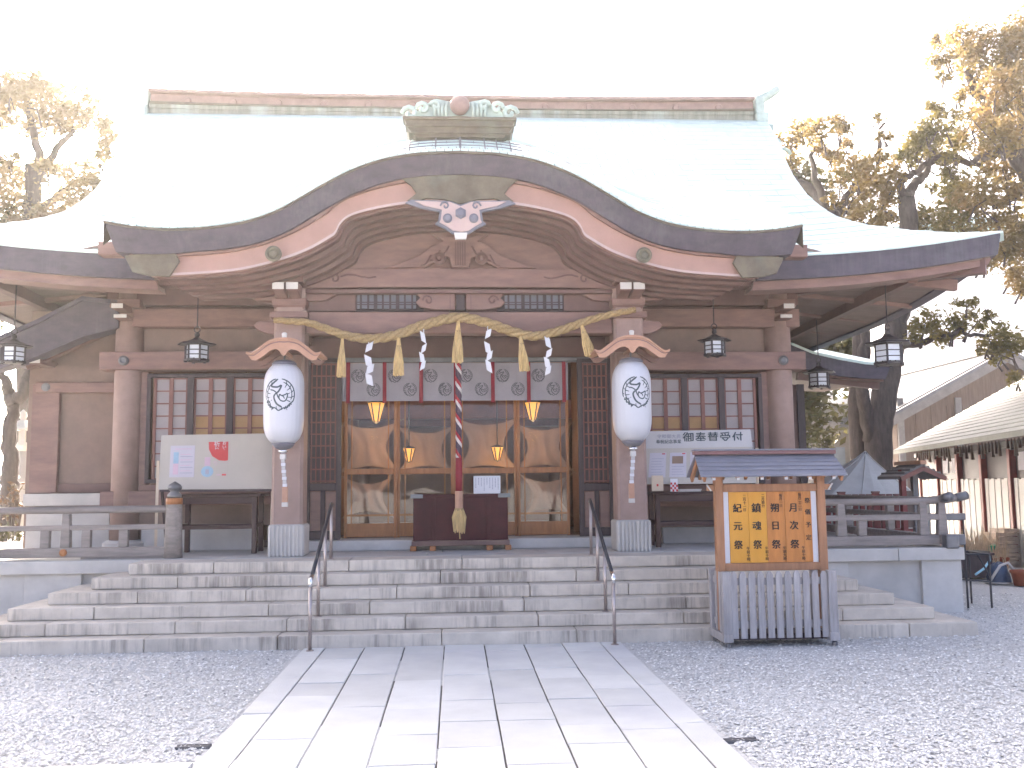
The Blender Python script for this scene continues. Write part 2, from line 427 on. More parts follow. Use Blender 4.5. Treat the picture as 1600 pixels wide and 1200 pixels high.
    'leaf_cool': leafmat('leaf_cool', (0.045, 0.055, 0.02), (0.09, 0.075, 0.03), 0.4),
    'leaf_pale': leafmat('leaf_pale', (0.17, 0.14, 0.075), (0.26, 0.19, 0.1), 0.55),
    'leaf_red': leafmat('leaf_red', (0.11, 0.04, 0.025), (0.07, 0.05, 0.02), 0.4),
}

# ================================================================== SETTING
H = 0.806           # terrace floor
RISE = H / 6

def ground():
    m = MB()
    # one sheet to the horizon, finer near the camera with slight unevenness
    xs = np.concatenate([[-700, -300, -120, -60, -30], np.linspace(-16, 16, 65), [30, 60, 120, 300, 700]])
    ys = np.concatenate([[-300, -100, -40, -20], np.linspace(-12, 20, 65), [30, 60, 120, 300, 800]])
    G = np.zeros((len(ys), len(xs), 3))
    for j, y in enumerate(ys):
        for i, x in enumerate(xs):
            G[j, i] = (x, y, -0.012 + 0.008 * math.sin(x * 1.7 + y * 0.9) * math.sin(y * 1.3 - x * 0.4))
    o = m.grid(G).build('gravel_ground', MT['gravel_bed'])
    return tag(o, kind='structure')
ground()

def gravel_stones():
    # loose crushed stones lying on the bed in front of the steps, one uncountable mass
    base_v = np.array([(1, 0, 0), (-0.6, 0.8, 0.1), (-0.5, -0.85, 0), (0.1, 0.05, 0.75), (0.55, 0.75, -0.1)])
    base_f = np.array([(0, 4, 3), (4, 1, 3), (1, 2, 3), (2, 0, 3)])
    N = 250000
    D = 1.0 / RNG.uniform(1 / 14.0, 1 / 4.2, N)          # denser near the eye
    Y = CAM[1] + D
    X = RNG.uniform(-1.0, 1.0, N) * (D + 1.2)
    ok = (np.abs(X) > 1.69) & ~((Y > 0.07) & (np.abs(X) < 5.62)) & ~((Y > 0.07) & (X < 0)) & ~((Y < -4.02) & (Y > -5.3) & (X < -1.6))
    ok &= ~((Y > 1.85) & (np.abs(X) < 6.5))
    X, Y = X[ok], Y[ok]; n = len(X)
    s = RNG.uniform(0.006, 0.014, n) * (1 + 0.035 * (Y - CAM[1]))
    a = RNG.uniform(0, 2 * math.pi, n); fl = RNG.uniform(0.5, 1.0, n); el = RNG.uniform(0.6, 1.1, n)
    bv = base_v[None] * np.stack([s * 1.2, s * el, s * fl], 1)[:, None, :]
    tz = RNG.uniform(-0.5, 0.5, n)
    x = bv[..., 0] * np.cos(a)[:, None] - bv[..., 1] * np.sin(a)[:, None]
    y = bv[..., 0] * np.sin(a)[:, None] + bv[..., 1] * np.cos(a)[:, None]
    z = bv[..., 2] + bv[..., 0] * tz[:, None] * 0.6
    V = np.stack([x + X[:, None], y + Y[:, None], z - 0.008 + RNG.uniform(0, 0.008, n)[:, None]], -1).reshape(-1, 3)
    Fc = (base_f[None] + (np.arange(n) * 5)[:, None, None]).reshape(-1, 3)
    me = bpy.data.meshes.new('gravel_stones')
    me.vertices.add(len(V)); me.vertices.foreach_set('co', V.ravel())
    me.loops.add(Fc.size); me.loops.foreach_set('vertex_index', Fc.ravel())
    me.polygons.add(len(Fc)); me.polygons.foreach_set('loop_start', np.arange(len(Fc)) * 3)
    me.polygons.foreach_set('loop_total', np.full(len(Fc), 3))
    me.update(); me.validate()
    # a colour of its own for every stone
    m = MT['gravel']; nt = m.node_tree
    at_ = me.attributes.new('shade', 'FLOAT', 'FACE')
    at_.data.foreach_set('value', np.repeat(RNG.normal(1.0, 0.2, n).clip(0.35, 1.6), 4))
    nd = nt.nodes.new('ShaderNodeAttribute'); nd.attribute_name = 'shade'
    vm = nt.nodes.new('ShaderNodeVectorMath'); vm.operation = 'SCALE'
    b = nt.nodes['Principled BSDF']; src = b.inputs['Base Color'].links[0].from_socket
    nt.links.new(src, vm.inputs[0]); nt.links.new(nd.outputs['Fac'], vm.inputs['Scale']); nt.links.new(vm.outputs[0], b.inputs['Base Color'])
    me.materials.append(m)
    o = bpy.data.objects.new('gravel_stones', me); COL.objects.link(o)
    tag(o, 'loose pale grey gravel spread over the forecourt', 'gravel', kind='stuff')
gravel_stones()

# ---- stone path
PATH_W = 1.66
def irregular_slab(x0, x1, y0, y1, z, name, mt, parent, thick=0.10, tilt=0.003):
    dz = random.uniform(-0.004, 0.004); g = 0.004
    c = [(x0 + g + random.uniform(0, .004), y0 + g + random.uniform(0, .006)), (x1 - g - random.uniform(0, .004), y0 + g + random.uniform(0, .006)),
         (x1 - g - random.uniform(0, .004), y1 - g - random.uniform(0, .006)), (x0 + g + random.uniform(0, .004), y1 - g - random.uniform(0, .006))]
    m = MB()
    m.hexa([(x, y, z - thick) for x, y in c] + [(x, y, z + dz + random.uniform(-tilt, tilt)) for x, y in c])
    return m.build(name, mt, parent, bevel=0.006)

def path():
    p = thing('stone_path', 'path of pale granite slabs leading to the steps', 'path', (0, -4, 0))
    p['kind'] = 'structure'
    MB().box(-PATH_W + .03, PATH_W - .03, -16, 0.06, -0.09, -0.008).build('bedding', MT['joint'], p)
    edges = [-PATH_W, -1.435, -1.025, -0.61, -0.20, 0.215, 0.63, 1.03, 1.435, PATH_W]
    for k in range(9):
        y = 0.085; x0, x1 = edges[k], edges[k + 1]
        curb = k in (0, 8)
        y -= 0.0 if curb else random.uniform(0.0, 0.05)
        first = True
        top = 0.085
        while top > -6.6:
            ln = random.uniform(0.9, 1.7) if curb else random.uniform(0.45, 1.35)
            if first: ln *= random.uniform(0.3, 0.9); first = False
            irregular_slab(x0, x1, top - ln, top, 0.004, 'paving_slab', MT['paving'], p)
            top -= ln
        if top > -16:
            MB().box(x0 + .004, x1 - .004, -16, top - .008, -0.1, 0.004).build('paving_strip', MT['paving'], p)
path()

def cross_path():
    p = thing('cross_path', 'granite paving branching off to the left', 'path', (-5, -4.6, 0))
    p['kind'] = 'structure'
    MB().box(-14, -PATH_W - .03, -5.35, -4.08, -0.09, -0.008).build('bedding', MT['joint'], p)
    for r_, (y0, y1) in enumerate([(-4.25, -4.05), (-4.8, -4.25), (-5.35, -4.8)]):
        x = -PATH_W - 0.01
        while x > -9:
            ln = random.uniform(0.6, 1.4)
            irregular_slab(x - ln, x, y0, y1, 0.004, 'paving_slab', MT['paving'], p)
            x -= ln
cross_path()

# ---- drain covers at the path edge
def drain(px, py, label, rz):
    d = _fw + (px - 800) / F_PX * _rt - (py - 600) / F_PX * _up
    q = CAM + d * (-CAM[2] / d[2])
    t = thing('drain_cover', label, 'drain cover', (q[0], q[1], 0), 'drain covers beside the path')
    m = MB(); m.box(-.11, .11, -.032, -.026, -.02, .006); m.box(-.11, .11, .026, .032, -.02, .006)
    m.v = [(a + q[0], b + q[1], c) for a, b, c in m.v]
    m.build('frame', MT['iron'], t)
    for k in range(4):
        mm = MB(); mm.box(q[0] - .105, q[0] + .105, q[1] - .021 + k * .012, q[1] - .015 + k * .012, -.02, .004)
        mm.build('slat', MT['iron'], t)
    t.rotation_euler = (0, 0, rz)
drain(302, 1166, 'small dark metal drain cover in gravel left of the stone path', 0.02)
drain(1158, 1156, 'small dark metal drain cover in gravel right of the stone path', 0.05)

# ---- the steps: six courses of granite blocks
STEP_Y = [0.08, 0.34, 0.575, 0.80, 1.06, 1.33]
STEP_W = [5.56, 5.22, 4.88, 4.56, 4.19, 3.87]
def steps():
    t = thing('stone_steps', 'broad granite steps of six courses in front of the porch', 'steps', (0, 0.8, 0))
    for k in range(6):
        z0, z1 = k * RISE - (0.06 if k == 0 else 0), (k + 1) * RISE
        x = -STEP_W[k]; end = STEP_W[k]
        ln = random.uniform(0.75, 1.0)
        while x < end - 0.01:
            x1 = min(x + ln, end)
            if end - x1 < 0.6: x1 = end
            g = 0.0035
            dy = random.uniform(-0.006, 0.006)
            m = MB()
            m.box(x + g, x1 - g, STEP_Y[k] + dy, 1.89, z0 + (0.0 if k == 0 else 0.003), z1 - random.uniform(0, 0.003))
            m.build('step_stone', MT['step_stone'], t, bevel=0.012)
            x = x1; ln = random.uniform(1.0, 1.9)
    MB().box(-3.8, 3.8, 1.5, 1.85, 0.0, H - .02).build('core', MT['joint'], t)
steps()

# ---- terrace the hall stands on
def terrace():
    t = thing('stone_terrace', 'granite faced terrace carrying the shrine hall', 'terrace', (0, 6, 0))
    X0, X1, YB = -9.5, 6.42, 14.0
    MB().box(X0 + .06, X1 - .06, 1.98, YB, 0.0, H - 0.07).build('core', MT['granite'], t)
    # floor slabs
    ys = [1.93, 2.9, 3.9]
    x = -9.4
    for yi in range(2):
        x = X0 + 0.5
        while x < X1 - 0.02:
            x1 = min(x + 1.25, X1 - 0.02)
            if x1 - x > .1:
                MB().box(x + .003, x1 - .003, ys[yi] + (.45 if yi == 0 else .003), ys[yi + 1] - .003, H - .07, H - .002).build('floor_slab', MT['granite'], t, bevel=0.004)
            x = x1
    MB().box(X0 + .5, X1 - .02, 3.9, YB, H - .07, H - .003).build('floor', MT['granite'], t)
    # coping stones
    def coping(a, b):
        x = a
        while x < b - .02:
            x1 = min(x + random.uniform(1.3, 1.9), b)
            if b - x1 < .7: x1 = b
            MB().box(x + .003, x1 - .003, 1.86, 2.375, H - 0.155, H + .002).build('coping_stone', MT['granite'], t, bevel=0.008)
            x = x1
    coping(X0, -3.9); coping(-3.9, 3.9); coping(3.9, X1)
    # side coping at the right end
    y = 2.38
    while y < 10:
        MB().box(X1 - .42, X1, y + .003, y + 1.6, H - .155, H + .002).build('coping_stone', MT['granite'], t, bevel=0.008); y += 1.603
    # face panels and pilasters
    def panel(x0, x1, y, nm='face_panel'):
        MB().box(x0, x1, y, y + .1, -0.05, H - .157).build(nm, MT['granite'], t, bevel=0.006)
    for a, b in [(-9.4, -8.2), (-8.2, -7.0), (-7.0, -5.9)]: panel(a + .003, b - .003, 1.955)
    panel(-5.89, -5.3, 1.955); panel(-5.29, -4.62, 1.925, 'pilaster'); panel(-4.61, -3.9, 1.985)
    panel(3.9, 4.55, 1.985); panel(4.555, 4.92, 1.925, 'pilaster'); panel(4.925, 5.87, 1.985); panel(5.875, 6.40, 1.925, 'pilaster')
    yy = 2.03
    while yy < 12:
        MB().box(X1 - .12, X1 - .02, yy + .003, yy + 1.2, -.05, H - .157).build('face_panel', MT['granite'], t, bevel=0.006); yy += 1.206
terrace()

# ================================================================== SHRINE HALL
hall = thing('shrine_hall', 'large shrine hall with curved copper roof and brown painted timber front', 'building', (0, 3.6, H))
WY = 3.6            # front wall plane
PY = 2.2            # porch pillar centre line
YR = 8.25           # ridge line

# ---------------- main roof: boundary read along the right gable edge and hip
_bt = [(1568, 362, 1.9), (1500, 364.5, 2.3), (1420, 360, 2.75), (1350, 351, 3.2), (1310, 340, 3.55), (1285, 325, 3.9), (1262, 305, 4.4),
       (1240, 275, 5.2), (1228, 250, 5.9), (1220, 225, 6.6), (1205, 200, 7.4), (1197, 187, 8.1)]
_bp = np.array([at(*q) for q in _bt])
_by = _bp[:, 1]
_lift = np.interp(_by, [1.9, 2.3, 2.75, 3.2, 3.9, 4.6, 6.0, 8.2], [0.37, 0.30, 0.23, 0.17, 0.10, 0.05, 0.0, 0.0])
def Xb(Y): return float(np.interp(Y, _by, _bp[:, 0]))
def zB(Y): return float(np.interp(Y, _by, _bp[:, 2]))
def zMc(Y): return float(np.interp(Y, _by, _bp[:, 2] - _lift))
def zmain(x, Y):
    s = max(0.0, min(1.0, (abs(x) - 2.5) / (Xb(Y) - 2.5)))
    return zMc(Y) + (zB(Y) - zMc(Y)) * s ** 2.6

# ---------------- porch roof profile
_pf = [(160, 344), (200, 351), (255, 355.5), (320, 353), (380, 344), (430, 327), (470, 305), (510, 282), (550, 262.5), (600, 246), (655, 237.5), (717, 235)]
_pp = np.array([at(a, b, 0.9) for a, b in _pf])[:, [0, 2]]
_pp[:, 0] -= _pp[-1, 0]
_half = spline(_pp, 8)
PROF = np.vstack([_half, _half[::-1][1:] * np.array([-1, 1])])      # x from -4.2 to 4.2
PX = float(PROF[-1, 0])
def zf(x): return float(np.interp(x, PROF[:, 0], PROF[:, 1]))
def smax(a, b, k=0.18):
    h = max(0.0, min(1.0, 0.5 + 0.5 * (a - b) / k)); return b * (1 - h) + a * h + k * h * (1 - h)
def zporch(x, Y):
    d = Y - 0.9
    rise = 0.55 * min(d, 0.9) + 0.40 * max(0.0, d - 0.9)
    return smax(zf(x) + rise, zMc(max(Y, 1.9)) + 0.035 if Y > 1.9 else -9)

def plate_rows(m, ys, xr, width, S, lift=0.014, gap=0.004):
    for i in range(len(ys) - 1):
        ya, yb = ys[i], ys[i + 1] + 0.02
        xa, xb = xr(ya); xa2, xb2 = xr(min(yb, ys[-1]))
        n = max(1, int(round((xb - xa) / width)))
        for k in range(-1, n + 1):
            u0 = (k + (0.5 if i % 2 else 0.0)) / n; u1 = u0 + 1.0 / n
            u0, u1 = max(u0, 0), min(u1, 1)
            if u1 - u0 < 1e-3: continue
            if S is zmain and ya < 2.3 and max(abs(xa + (xb - xa) * u0), abs(xa + (xb - xa) * u1)) < 4.0: continue
            a0, a1 = xa + (xb - xa) * u0 + gap, xa + (xb - xa) * u1 - gap
            b0, b1 = xa2 + (xb2 - xa2) * u0 + gap, xa2 + (xb2 - xa2) * u1 - gap
            j = random.uniform(-0.003, 0.003)
            v = [(a0, ya, S(a0, ya) + lift + j), (a1, ya, S(a1, ya) + lift + j), (b1, yb, S(b1, yb) + 0.004), (b0, yb, S(b0, yb) + 0.004),
                 (a0, ya, S(a0, ya) - 0.01), (a1, ya, S(a1, ya) - 0.01)]
            m.add(v, [(0, 1, 2, 3), (4, 5, 1, 0), (0, 3, 4), (1, 5, 2)])

def roofs():
    # solid front and back slopes
    ys = np.linspace(1.9, 8.1, 40)
    G = np.array([[(Xb(y) * u, y, zmain(Xb(y) * u, y)) for u in np.linspace(-1, 1, 81)] for y in ys])
    m = MB(); m.grid(G)
    m.f = [q for q in m.f if not (min(m.v[i][1] for i in q) < 2.3 and max(abs(m.v[i][0]) for i in q) < 4.0)]   # open under the porch roof
    B = G.copy(); B[..., 1] = 2 * YR - B[..., 1]
    m.add(B[::-1].reshape(-1, 3), MB().grid(B).f)
    top = G[-1]; tb = B[-1]
    m.add(list(top) + list(tb), [(i, i + 1, len(top) + i + 1, len(top) + i) for i in range(len(top) - 1)])
    # hip sides: from the hip line out to the side eave
    XE = Xb(1.9)
    for s in (-1, 1):
        hy = np.linspace(1.9, 4.4, 12)
        A = [(s * Xb(y), y, zB(y)) for y in hy]
        rows = [A]
        up = [(s * Xb(4.4), y, zB(4.4)) for y in np.linspace(4.4, 2 * YR - 4.4, 12)]
        lo = []
        for y in np.linspace(1.9, 2 * YR - 1.9, 36):
            e = min(y - 1.9, 2 * YR - 1.9 - y)
            lo.append((s * XE, y, zMc(1.9) + (zB(1.9) - zMc(1.9)) * max(0, 1 - e / 4.5) ** 2.4))
        upper = A + up[1:] + [(s * Xb(y), 2 * YR - y, zB(y)) for y in hy[::-1]][1:]
        U = np.array(upper); Lw = np.array(lo)
        tt = np.linspace(0, 1, 36)
        ui = np.array([[np.interp(t, np.linspace(0, 1, len(U)), U[:, k]) for k in range(3)] for t in tt])
        mid = ui * 0.5 + Lw * 0.5; mid[:, 2] -= 0.12
        Gs = np.stack([Lw, mid, ui], 1)
        m.grid(Gs)
        # gable triangle
        gy = np.linspace(4.4, 8.1, 14)
        gp = [(s * (Xb(y) - .25), y, zB(y) - .03) for y in gy] + [(s * (Xb(y) - .25), 2 * YR - y, zB(y) - .03) for y in gy[::-1]]
        m.add(gp, [tuple(range(len(gp)))])
    roof = m.build('main_roof', MT['copper'], hall, smooth=True)
    # plate courses on the visible slope
    m = MB(); plate_rows(m, list(np.arange(1.9, 8.0, 0.21)), lambda y: (-Xb(y), Xb(y)), 0.46, zmain)
    o = m.build('copper_plate_courses', MT['copper'], roof); tag(o, kind='stuff')
    # fascia along front eave (two stepped layers) and side eaves
    for sg in (-1, 1):
     xs = np.linspace(sg * 3.92, sg * XE, 41)
     for nm, y0, y1, dz0, dz1, mt_ in (('eave_fascia', 1.93, 2.25, -0.30, -0.005, 'fascia'), ('eave_underboard', 2.02, 2.35, -0.42, -0.302, 'paint')):
        A = [(x, zmain(x, 1.9) + dz1) for x in xs]; Bq = [(x, zmain(x, 1.9) + dz0) for x in xs]
        k = 0.985 if nm == 'eave_underboard' else 0.997
        A = [(x * k, z) for x, z in A]; Bq = [(x * (k - 0.008), z) for x, z in Bq]
        MB().band(A, Bq, y0, y1).build(nm, MT[mt_], hall)
    for s in (-1, 1):
        yy = np.linspace(1.95, 2 * YR - 1.95, 50)
        def ze(y):
            e = min(y - 1.9, 2 * YR - 1.9 - y); return zMc(1.9) + (zB(1.9) - zMc(1.9)) * max(0, 1 - e / 4.5) ** 2.4
        G1 = np.array([[(s * (XE - .03), y, ze(y) - .01), (s * (XE - .09), y, ze(y) - .30)] for y in yy])
        MB().slab(G1, (-s * .2, 0, 0)).build('eave_fascia', MT['fascia'], hall)
        # soffit of the side eave
        G2 = np.array([[(s * (XE - .12), y, ze(y) - .29), (s * 5.6, y, 4.52), (s * 4.6, y, 4.75)] for y in np.linspace(2.1, 2 * YR - 2.1, 40)])
        MB().slab(G2, (0, 0, .03)).build('soffit', MT['soffit'], hall)
        # beams under the side eave
        MB().bar((s * 6.15, 2.3, 4.42), (s * 6.15, 13.5, 4.32), .13, .16).build('eave_purlin', MT['paint_dark'], hall)
        for yb in (2.75, 4.1, 5.45, 6.8, 8.15, 9.5, 10.85, 12.2):
            MB().bar((s * 4.7, yb, 4.62), (s * 7.0, yb, 4.40), .10, .15).build('eave_beam', MT['paint'], hall)
        MB().bar((s * 4.75, 3.7, 4.52), (s * 7.05, 2.05, 4.52), .16, .2).build('hip_rafter', MT['paint_dark'], hall)
    # front soffits left and right of the porch
    for s in (-1, 1):
        xx = np.linspace(s * 2.2, s * (XE - .15), 24)
        G2 = np.array([[(x, 2.0, zmain(x, 1.9) - .40 + .1), (x, 2.9, 4.55 + .15 * 0), (x, WY + .1, 4.82)] for x in xx])
        MB().slab(G2, (0, 0, .03)).build('soffit', MT['soffit'], hall)
    # ridge
    xe = 5.93
    rx = np.linspace(-xe, xe, 61)
    sag = lambda x: 0.06 * abs(x / xe) ** 3
    zr = zat(184, 8.0)
    for nm, y0, y1, z0, z1, mt_ in (('ridge_base', 8.0, 8.5, -.25, .09, 'ridge_patina'), ('ridge_course', 7.985, 8.515, .092, .17, 'ridge_patina'), ('ridge_cushion', 7.97, 8.53, .172, .20, 'copper_dull'), ('ridge_wall', 8.04, 8.46, .202, .37, 'ridge_brown'), ('ridge_cap', 7.92, 8.58, .372, .44, 'ridge_brown')):
        MB().band([(x, zr + z1 + sag(x) * (1 if z1 > .19 else .6)) for x in rx], [(x, zr + z0 + sag(x) * (1 if z0 > .19 else .6)) for x in rx], y0, y1).build(nm, MT[mt_], roof, bevel=.01)
    for k in range(-6, 7):
        if k:
            x = k * .87; m = MB()
            m.lathe([(.075, -.03), (.075, 0.0), (.055, .02)], 16)
            m.v = [(x + a, 8.03 - c, zr + .25 + sag(x) + b) for a, b, c in m.v]
            m.build('ridge_boss', MT['ridge_brown'], roof)
    # ridge end ornaments
    for s in (-1, 1):
        x = s * (xe + .02)
        m = MB()
        for r0, z0, z1 in ((.30, -.42, -.12), (.24, -.12, .16), (.19, .16, .50)):
            m.box(min(x, x + s * r0), max(x, x + s * r0), 8.25 - r0 * 1.6, 8.25 + r0 * 1.6, zr + z0, zr + z1)
        m.build('ridge_end_block', MT['patina_mid'], roof, bevel=.03)
        pts = [(x + s * (.02 + .55 * t), 8.25, zr + .50 + .13 * t + .16 * t * t) for t in np.linspace(0, 1, 8)]
        MB().tube(pts, list(np.linspace(.11, .085, 8)), 10).build('ridge_end_horn', MT['patina_mid'], roof, smooth=True)
        m = MB()
        for q in range(3):
            sp = [(x + s * (.14 + .16 * q + (.15 - .015 * a) * math.cos(a * .6)), 8.0 - .1 * q, zr - .25 - .25 * q + (.15 - .015 * a) * math.sin(a * .6)) for a in range(10)]
            m.tube(sp, .035, 6)
        m.build('ridge_end_scroll', MT['patina_mid'], roof, smooth=True)

    # ---------------- porch roof
    ysp = np.concatenate([np.linspace(0.9, 1.9, 12), np.linspace(2.0, 7.55, 30)])
    xs = np.linspace(-PX, PX, 121)
    G = np.array([[(x, y, zporch(x, y)) for x in xs] for y in ysp])
    m = MB(); m.grid(G)
    for j in (0, 120):          # close the open sides down to the main slope
        e = G[:, j]
        m.add(list(e) + [(p[0], p[1], min(p[2], (zmain(p[0], max(1.9, p[1])) if p[1] > 1.9 else p[2] - .25)) - .05) for p in e],
              [(i, i + 1, len(e) + i + 1, len(e) + i) for i in range(len(e) - 1)])
    proof = m.build('porch_roof', MT['copper_dull'], hall, smooth=True)
    rows = [0.885, 1.02, 1.16]
    w = 2 * PX / 88
    for i in range(2):
        for k in range(88):
            m = MB()
            a0 = -PX + k * w + (w * .5 if i else 0) + .005; a1 = min(a0 + w - .010, PX)
            if a1 - a0 < .02: continue
            ya, yb = rows[i], rows[i + 1] + .02
            j = random.uniform(-.003, .004)
            S = zporch
            P = lambda x, y, d: (x, y, S(x, max(y, .9)) + d)
            m.hexa([P(a0, ya, -.008), P(a1, ya, -.008), P(a1, yb, -.008), P(a0, yb, -.008), P(a0, ya, .016 + j), P(a1, ya, .016 + j), P(a1, yb, .006), P(a0, yb, .006)])
            m.build('copper_plate', MT['copper'], proof)
    m = MB(); plate_rows(m, list(np.arange(1.16, 7.8, 0.21)), lambda y: (-PX, PX), 0.34, zporch)
    tag(m.build('copper_plate_courses', MT['copper'], proof), kind='stuff')
    # thick eave edge in two layers
    pr = PROF[::2]
    def off(dz, k): return [(x * k, z + dz) for x, z in pr]
    m = MB()
    n = len(pr)
    f1 = [(x, 0.90, z - .012) for x, z in pr]; f2 = [(x * .975, 1.02, z - .25 - .10 * max(0, (abs(x) - 3.2))) for x, z in pr]
    b1 = [(x, 1.40, z - .012 + .2) for x, z in pr]; b2 = [(x * .975, 1.40, z - .25 - .10 * max(0, (abs(x) - 3.2))) for x, z in pr]
    vs = f1 + f2 + b2 + b1
    fs = []
    for i in range(n - 1):
        fs += [(i, n + i, n + i + 1, i + 1), (n + i, 2 * n + i, 2 * n + i + 1, n + i + 1)]
    fs += [(0, 3 * n, 2 * n, n), (n - 1, 2 * n - 1, 3 * n - 1, 4 * n - 1)]
    m.add(vs, fs).build('eave_edge', MT['fascia'], proof)
    m = MB(); m.band([(x, z - .012) for x, z in pr], [(x, z - .035) for x, z in pr], 0.885, 0.93); m.build('eave_drip', MT['copper_dull'], proof)
    return roof, proof
main_roof, porch_roof = roofs()

# ---------------- cusped gable board under the porch eave
def gable():
    # outer edge = foot of the eave edge, inner edge read off the photo
    out_px = [(196, 398), (260, 391), (330, 386), (390, 376), (430, 361), (470, 340), (510, 316), (550, 296), (600, 279), (655, 270), (717, 267)]
    in_px = [(232, 431), (300, 428), (370, 422), (430, 408), (480, 390), (522, 366), (530, 349), (548, 336), (590, 325), (645, 317), (717, 314)]
    YG = 1.12
    O = np.array([at(a, b - 6, YG) for a, b in out_px])[:, [0, 2]]; I = np.array([at(a, b, YG) for a, b in in_px])[:, [0, 2]]
    O[:, 0] -= O[-1, 0]; I[:, 0] -= I[-1, 0]
    # resample both with the same count
    def dense(P, n=8):
        return spline(P, n)
    I1 = np.vstack([dense(I[:6], 8)[:-1], dense(I[5:], 10)]); Od = dense(O, 9)
    tt = np.linspace(0, 1, 81)
    def res(P):
        d = np.concatenate([[0], np.cumsum(np.linalg.norm(np.diff(P, axis=0), axis=1))]); d /= d[-1]
        return np.stack([np.interp(tt, d, P[:, 0]), np.interp(tt, d, P[:, 1])], 1)
    A, B = res(Od), res(I1)
    A2 = np.vstack([A, A[::-1][1:] * [-1, 1]]); B2 = np.vstack([B, B[::-1][1:] * [-1, 1]])
    MB().band(A2, B2, YG, YG + .09).build('gable_board', MT['paint_light'], hall)
    Mid = A2 * .62 + B2 * .38
    MB().band(A2, Mid, YG - .045, YG - .001).build('gable_board_moulding', MT['paint'], hall)
    E1 = A2 * .06 + B2 * .94
    MB().band(E1, B2 + [0, -.006], YG - .018, YG + .001).build('gable_board_edge', MT['pinkwhite'], hall)
    # receding ribs of the porch ceiling
    for k in range(5):
        sc = 1 - .02 * (k + 1)
        Bk = B2 * [sc, 1] + [0, -.022 * (k + 1)]
        Ak = A2 * [.985, 1] + [0, -.03]
        y0 = YG + .10 + k * .2
        MB().band(Ak, Bk, y0, y0 + .12).build('ceiling_rib', MT['paint_dark'], hall, bevel=.01)
        MB().band(Ak, Bk + [0, .06], y0 + .121, y0 + .199).build('ceiling_board', MT['paint'], hall)
    # tympanum
    T = B2 * [.93, 1] + [0, .05]
    zb = zat(424, 2.2)
    poly = [(x, z) for x, z in T if z > zb]
    poly = poly + [(poly[-1][0], zb - .1), (poly[0][0], zb - .1)]
    MB().prism([(float(a), float(b)) for a, b in poly], 2.13, 2.2).build('tympanum', MT['paint'], hall)
    # weathered copper covers: middle, both ends, and round bosses
    def px_poly(P, Y, mirror=True):
        L = [at(a, b, Y)[[0, 2]] for a, b in P]
        c = at(717, 300, Y)[0]
        L = [(float(p[0] - c), float(p[1])) for p in L]
        return L + [(-x, z) for x, z in L[::-1] if abs(x) > 1e-4] if mirror else L
    Yc = YG - .075
    P = px_poly([(717, 318), (690, 311), (664, 309), (650, 314), (634, 313), (648, 302), (640, 290), (622, 276), (660, 270), (717, 268)], Yc)
    MB().prism(P, Yc, Yc + .035).build('copper_cover', MT['copper_dull'], hall, bevel=.006)
    for s in (-1, 1):
        P = px_poly([(191, 399), (268, 391), (278, 408), (262, 432), (230, 431), (204, 425)], Yc, False)
        P = [(-x if s > 0 else x, z) for x, z in P]
        MB().prism(P if s < 0 else P[::-1], Yc, Yc + .035).build('copper_cover', MT['copper_dull'], hall, bevel=.006)
        q = at(425, 397, Yc); c = at(717, 300, Yc)[0]
        m = MB().lathe([(.095, 0), (.095, .03), (.07, .045), (.05, .03), (.03, .045)], 24)
        m.v = [((q[0] - c) * -s + a, Yc - b2, q[2] + b) for a, b, b2 in m.v]
        m.build('copper_boss', MT['copper_dull'], hall)
        # side wing of the cover: seam strip
    # pendant (carved board hanging from the gable peak)
    Yp = 1.00
    def rel(P, Y): return px_poly(P, Y)
    edge = rel([(717, 319), (700, 313), (640, 311), (630, 316), (655, 324), (684, 330), (682, 344), (677, 349), (692, 356), (704, 364), (717, 366)], Yp)
    pend = MB().prism(edge, Yp + .02, Yp + .07).build('gable_pendant', MT['bluegrey'], hall, bevel=.006)
    face = rel([(717, 322), (700, 315), (645, 313.5), (660, 321), (688, 327), (686, 343), (684, 347), (695, 353), (705, 360), (717, 362)], Yp)
    MB().prism(face, Yp, Yp + .02).build('pendant_face', MT['pinkwhite'], pend, bevel=.005)
    k = F_PX / 11.2
    cx = 0.0; c0 = at(717, 333, Yp)
    def disc(px, py, r, n, nm, mt_, rot=0, dome=True):
        q = at(px, py, Yp - .012); m = MB()
        m.lathe([(r, -.02), (r, .012), (r * .55, .028)], n)
        m.v = [(q[0] - c0[0] + a * math.cos(rot) - b * math.sin(rot), Yp - .012 - z, q[2] + a * math.sin(rot) + b * math.cos(rot)) for a, b, z in m.v]
        m.build(nm, mt_, pend)
    disc(717, 333, 9.5 / k, 6, 'hexagon_boss', MT['bluegrey'], R(30))
    for s in (-1, 1):
        disc(717 + s * 20.5, 341, 7.5 / k, 18, 'round_boss', MT['bluegrey'])
        q = at(717 + s * 24, 322, Yp)
        sp = [(q[0] - c0[0] + s * (.06 - .006 * a) * math.cos(a * .75), Yp - .006, q[2] + (.06 - .006 * a) * math.sin(a * .75)) for a in range(10)]
        MB().tube(sp, .012, 6).build('scroll', MT['bluegrey'], pend)
    MB().prism(rel([(717, 363), (707, 363), (709, 373), (717, 373)], Yp), Yp + .01, Yp + .06).build('pendant_foot', MT['cap_white'], pend)
    # carved frog-leg strut on the rainbow beam
    Yk = 2.02
    legs = rel([(717, 372), (694, 368), (672, 364), (690, 376), (672, 384), (655, 398), (625, 410), (598, 418), (660, 418), (680, 408), (690, 400), (700, 402), (704, 418), (717, 418)], Yk)
    st = MB().prism(legs, Yk, Yk + .1).build('carved_strut', MT['paint'], hall, bevel=.012)
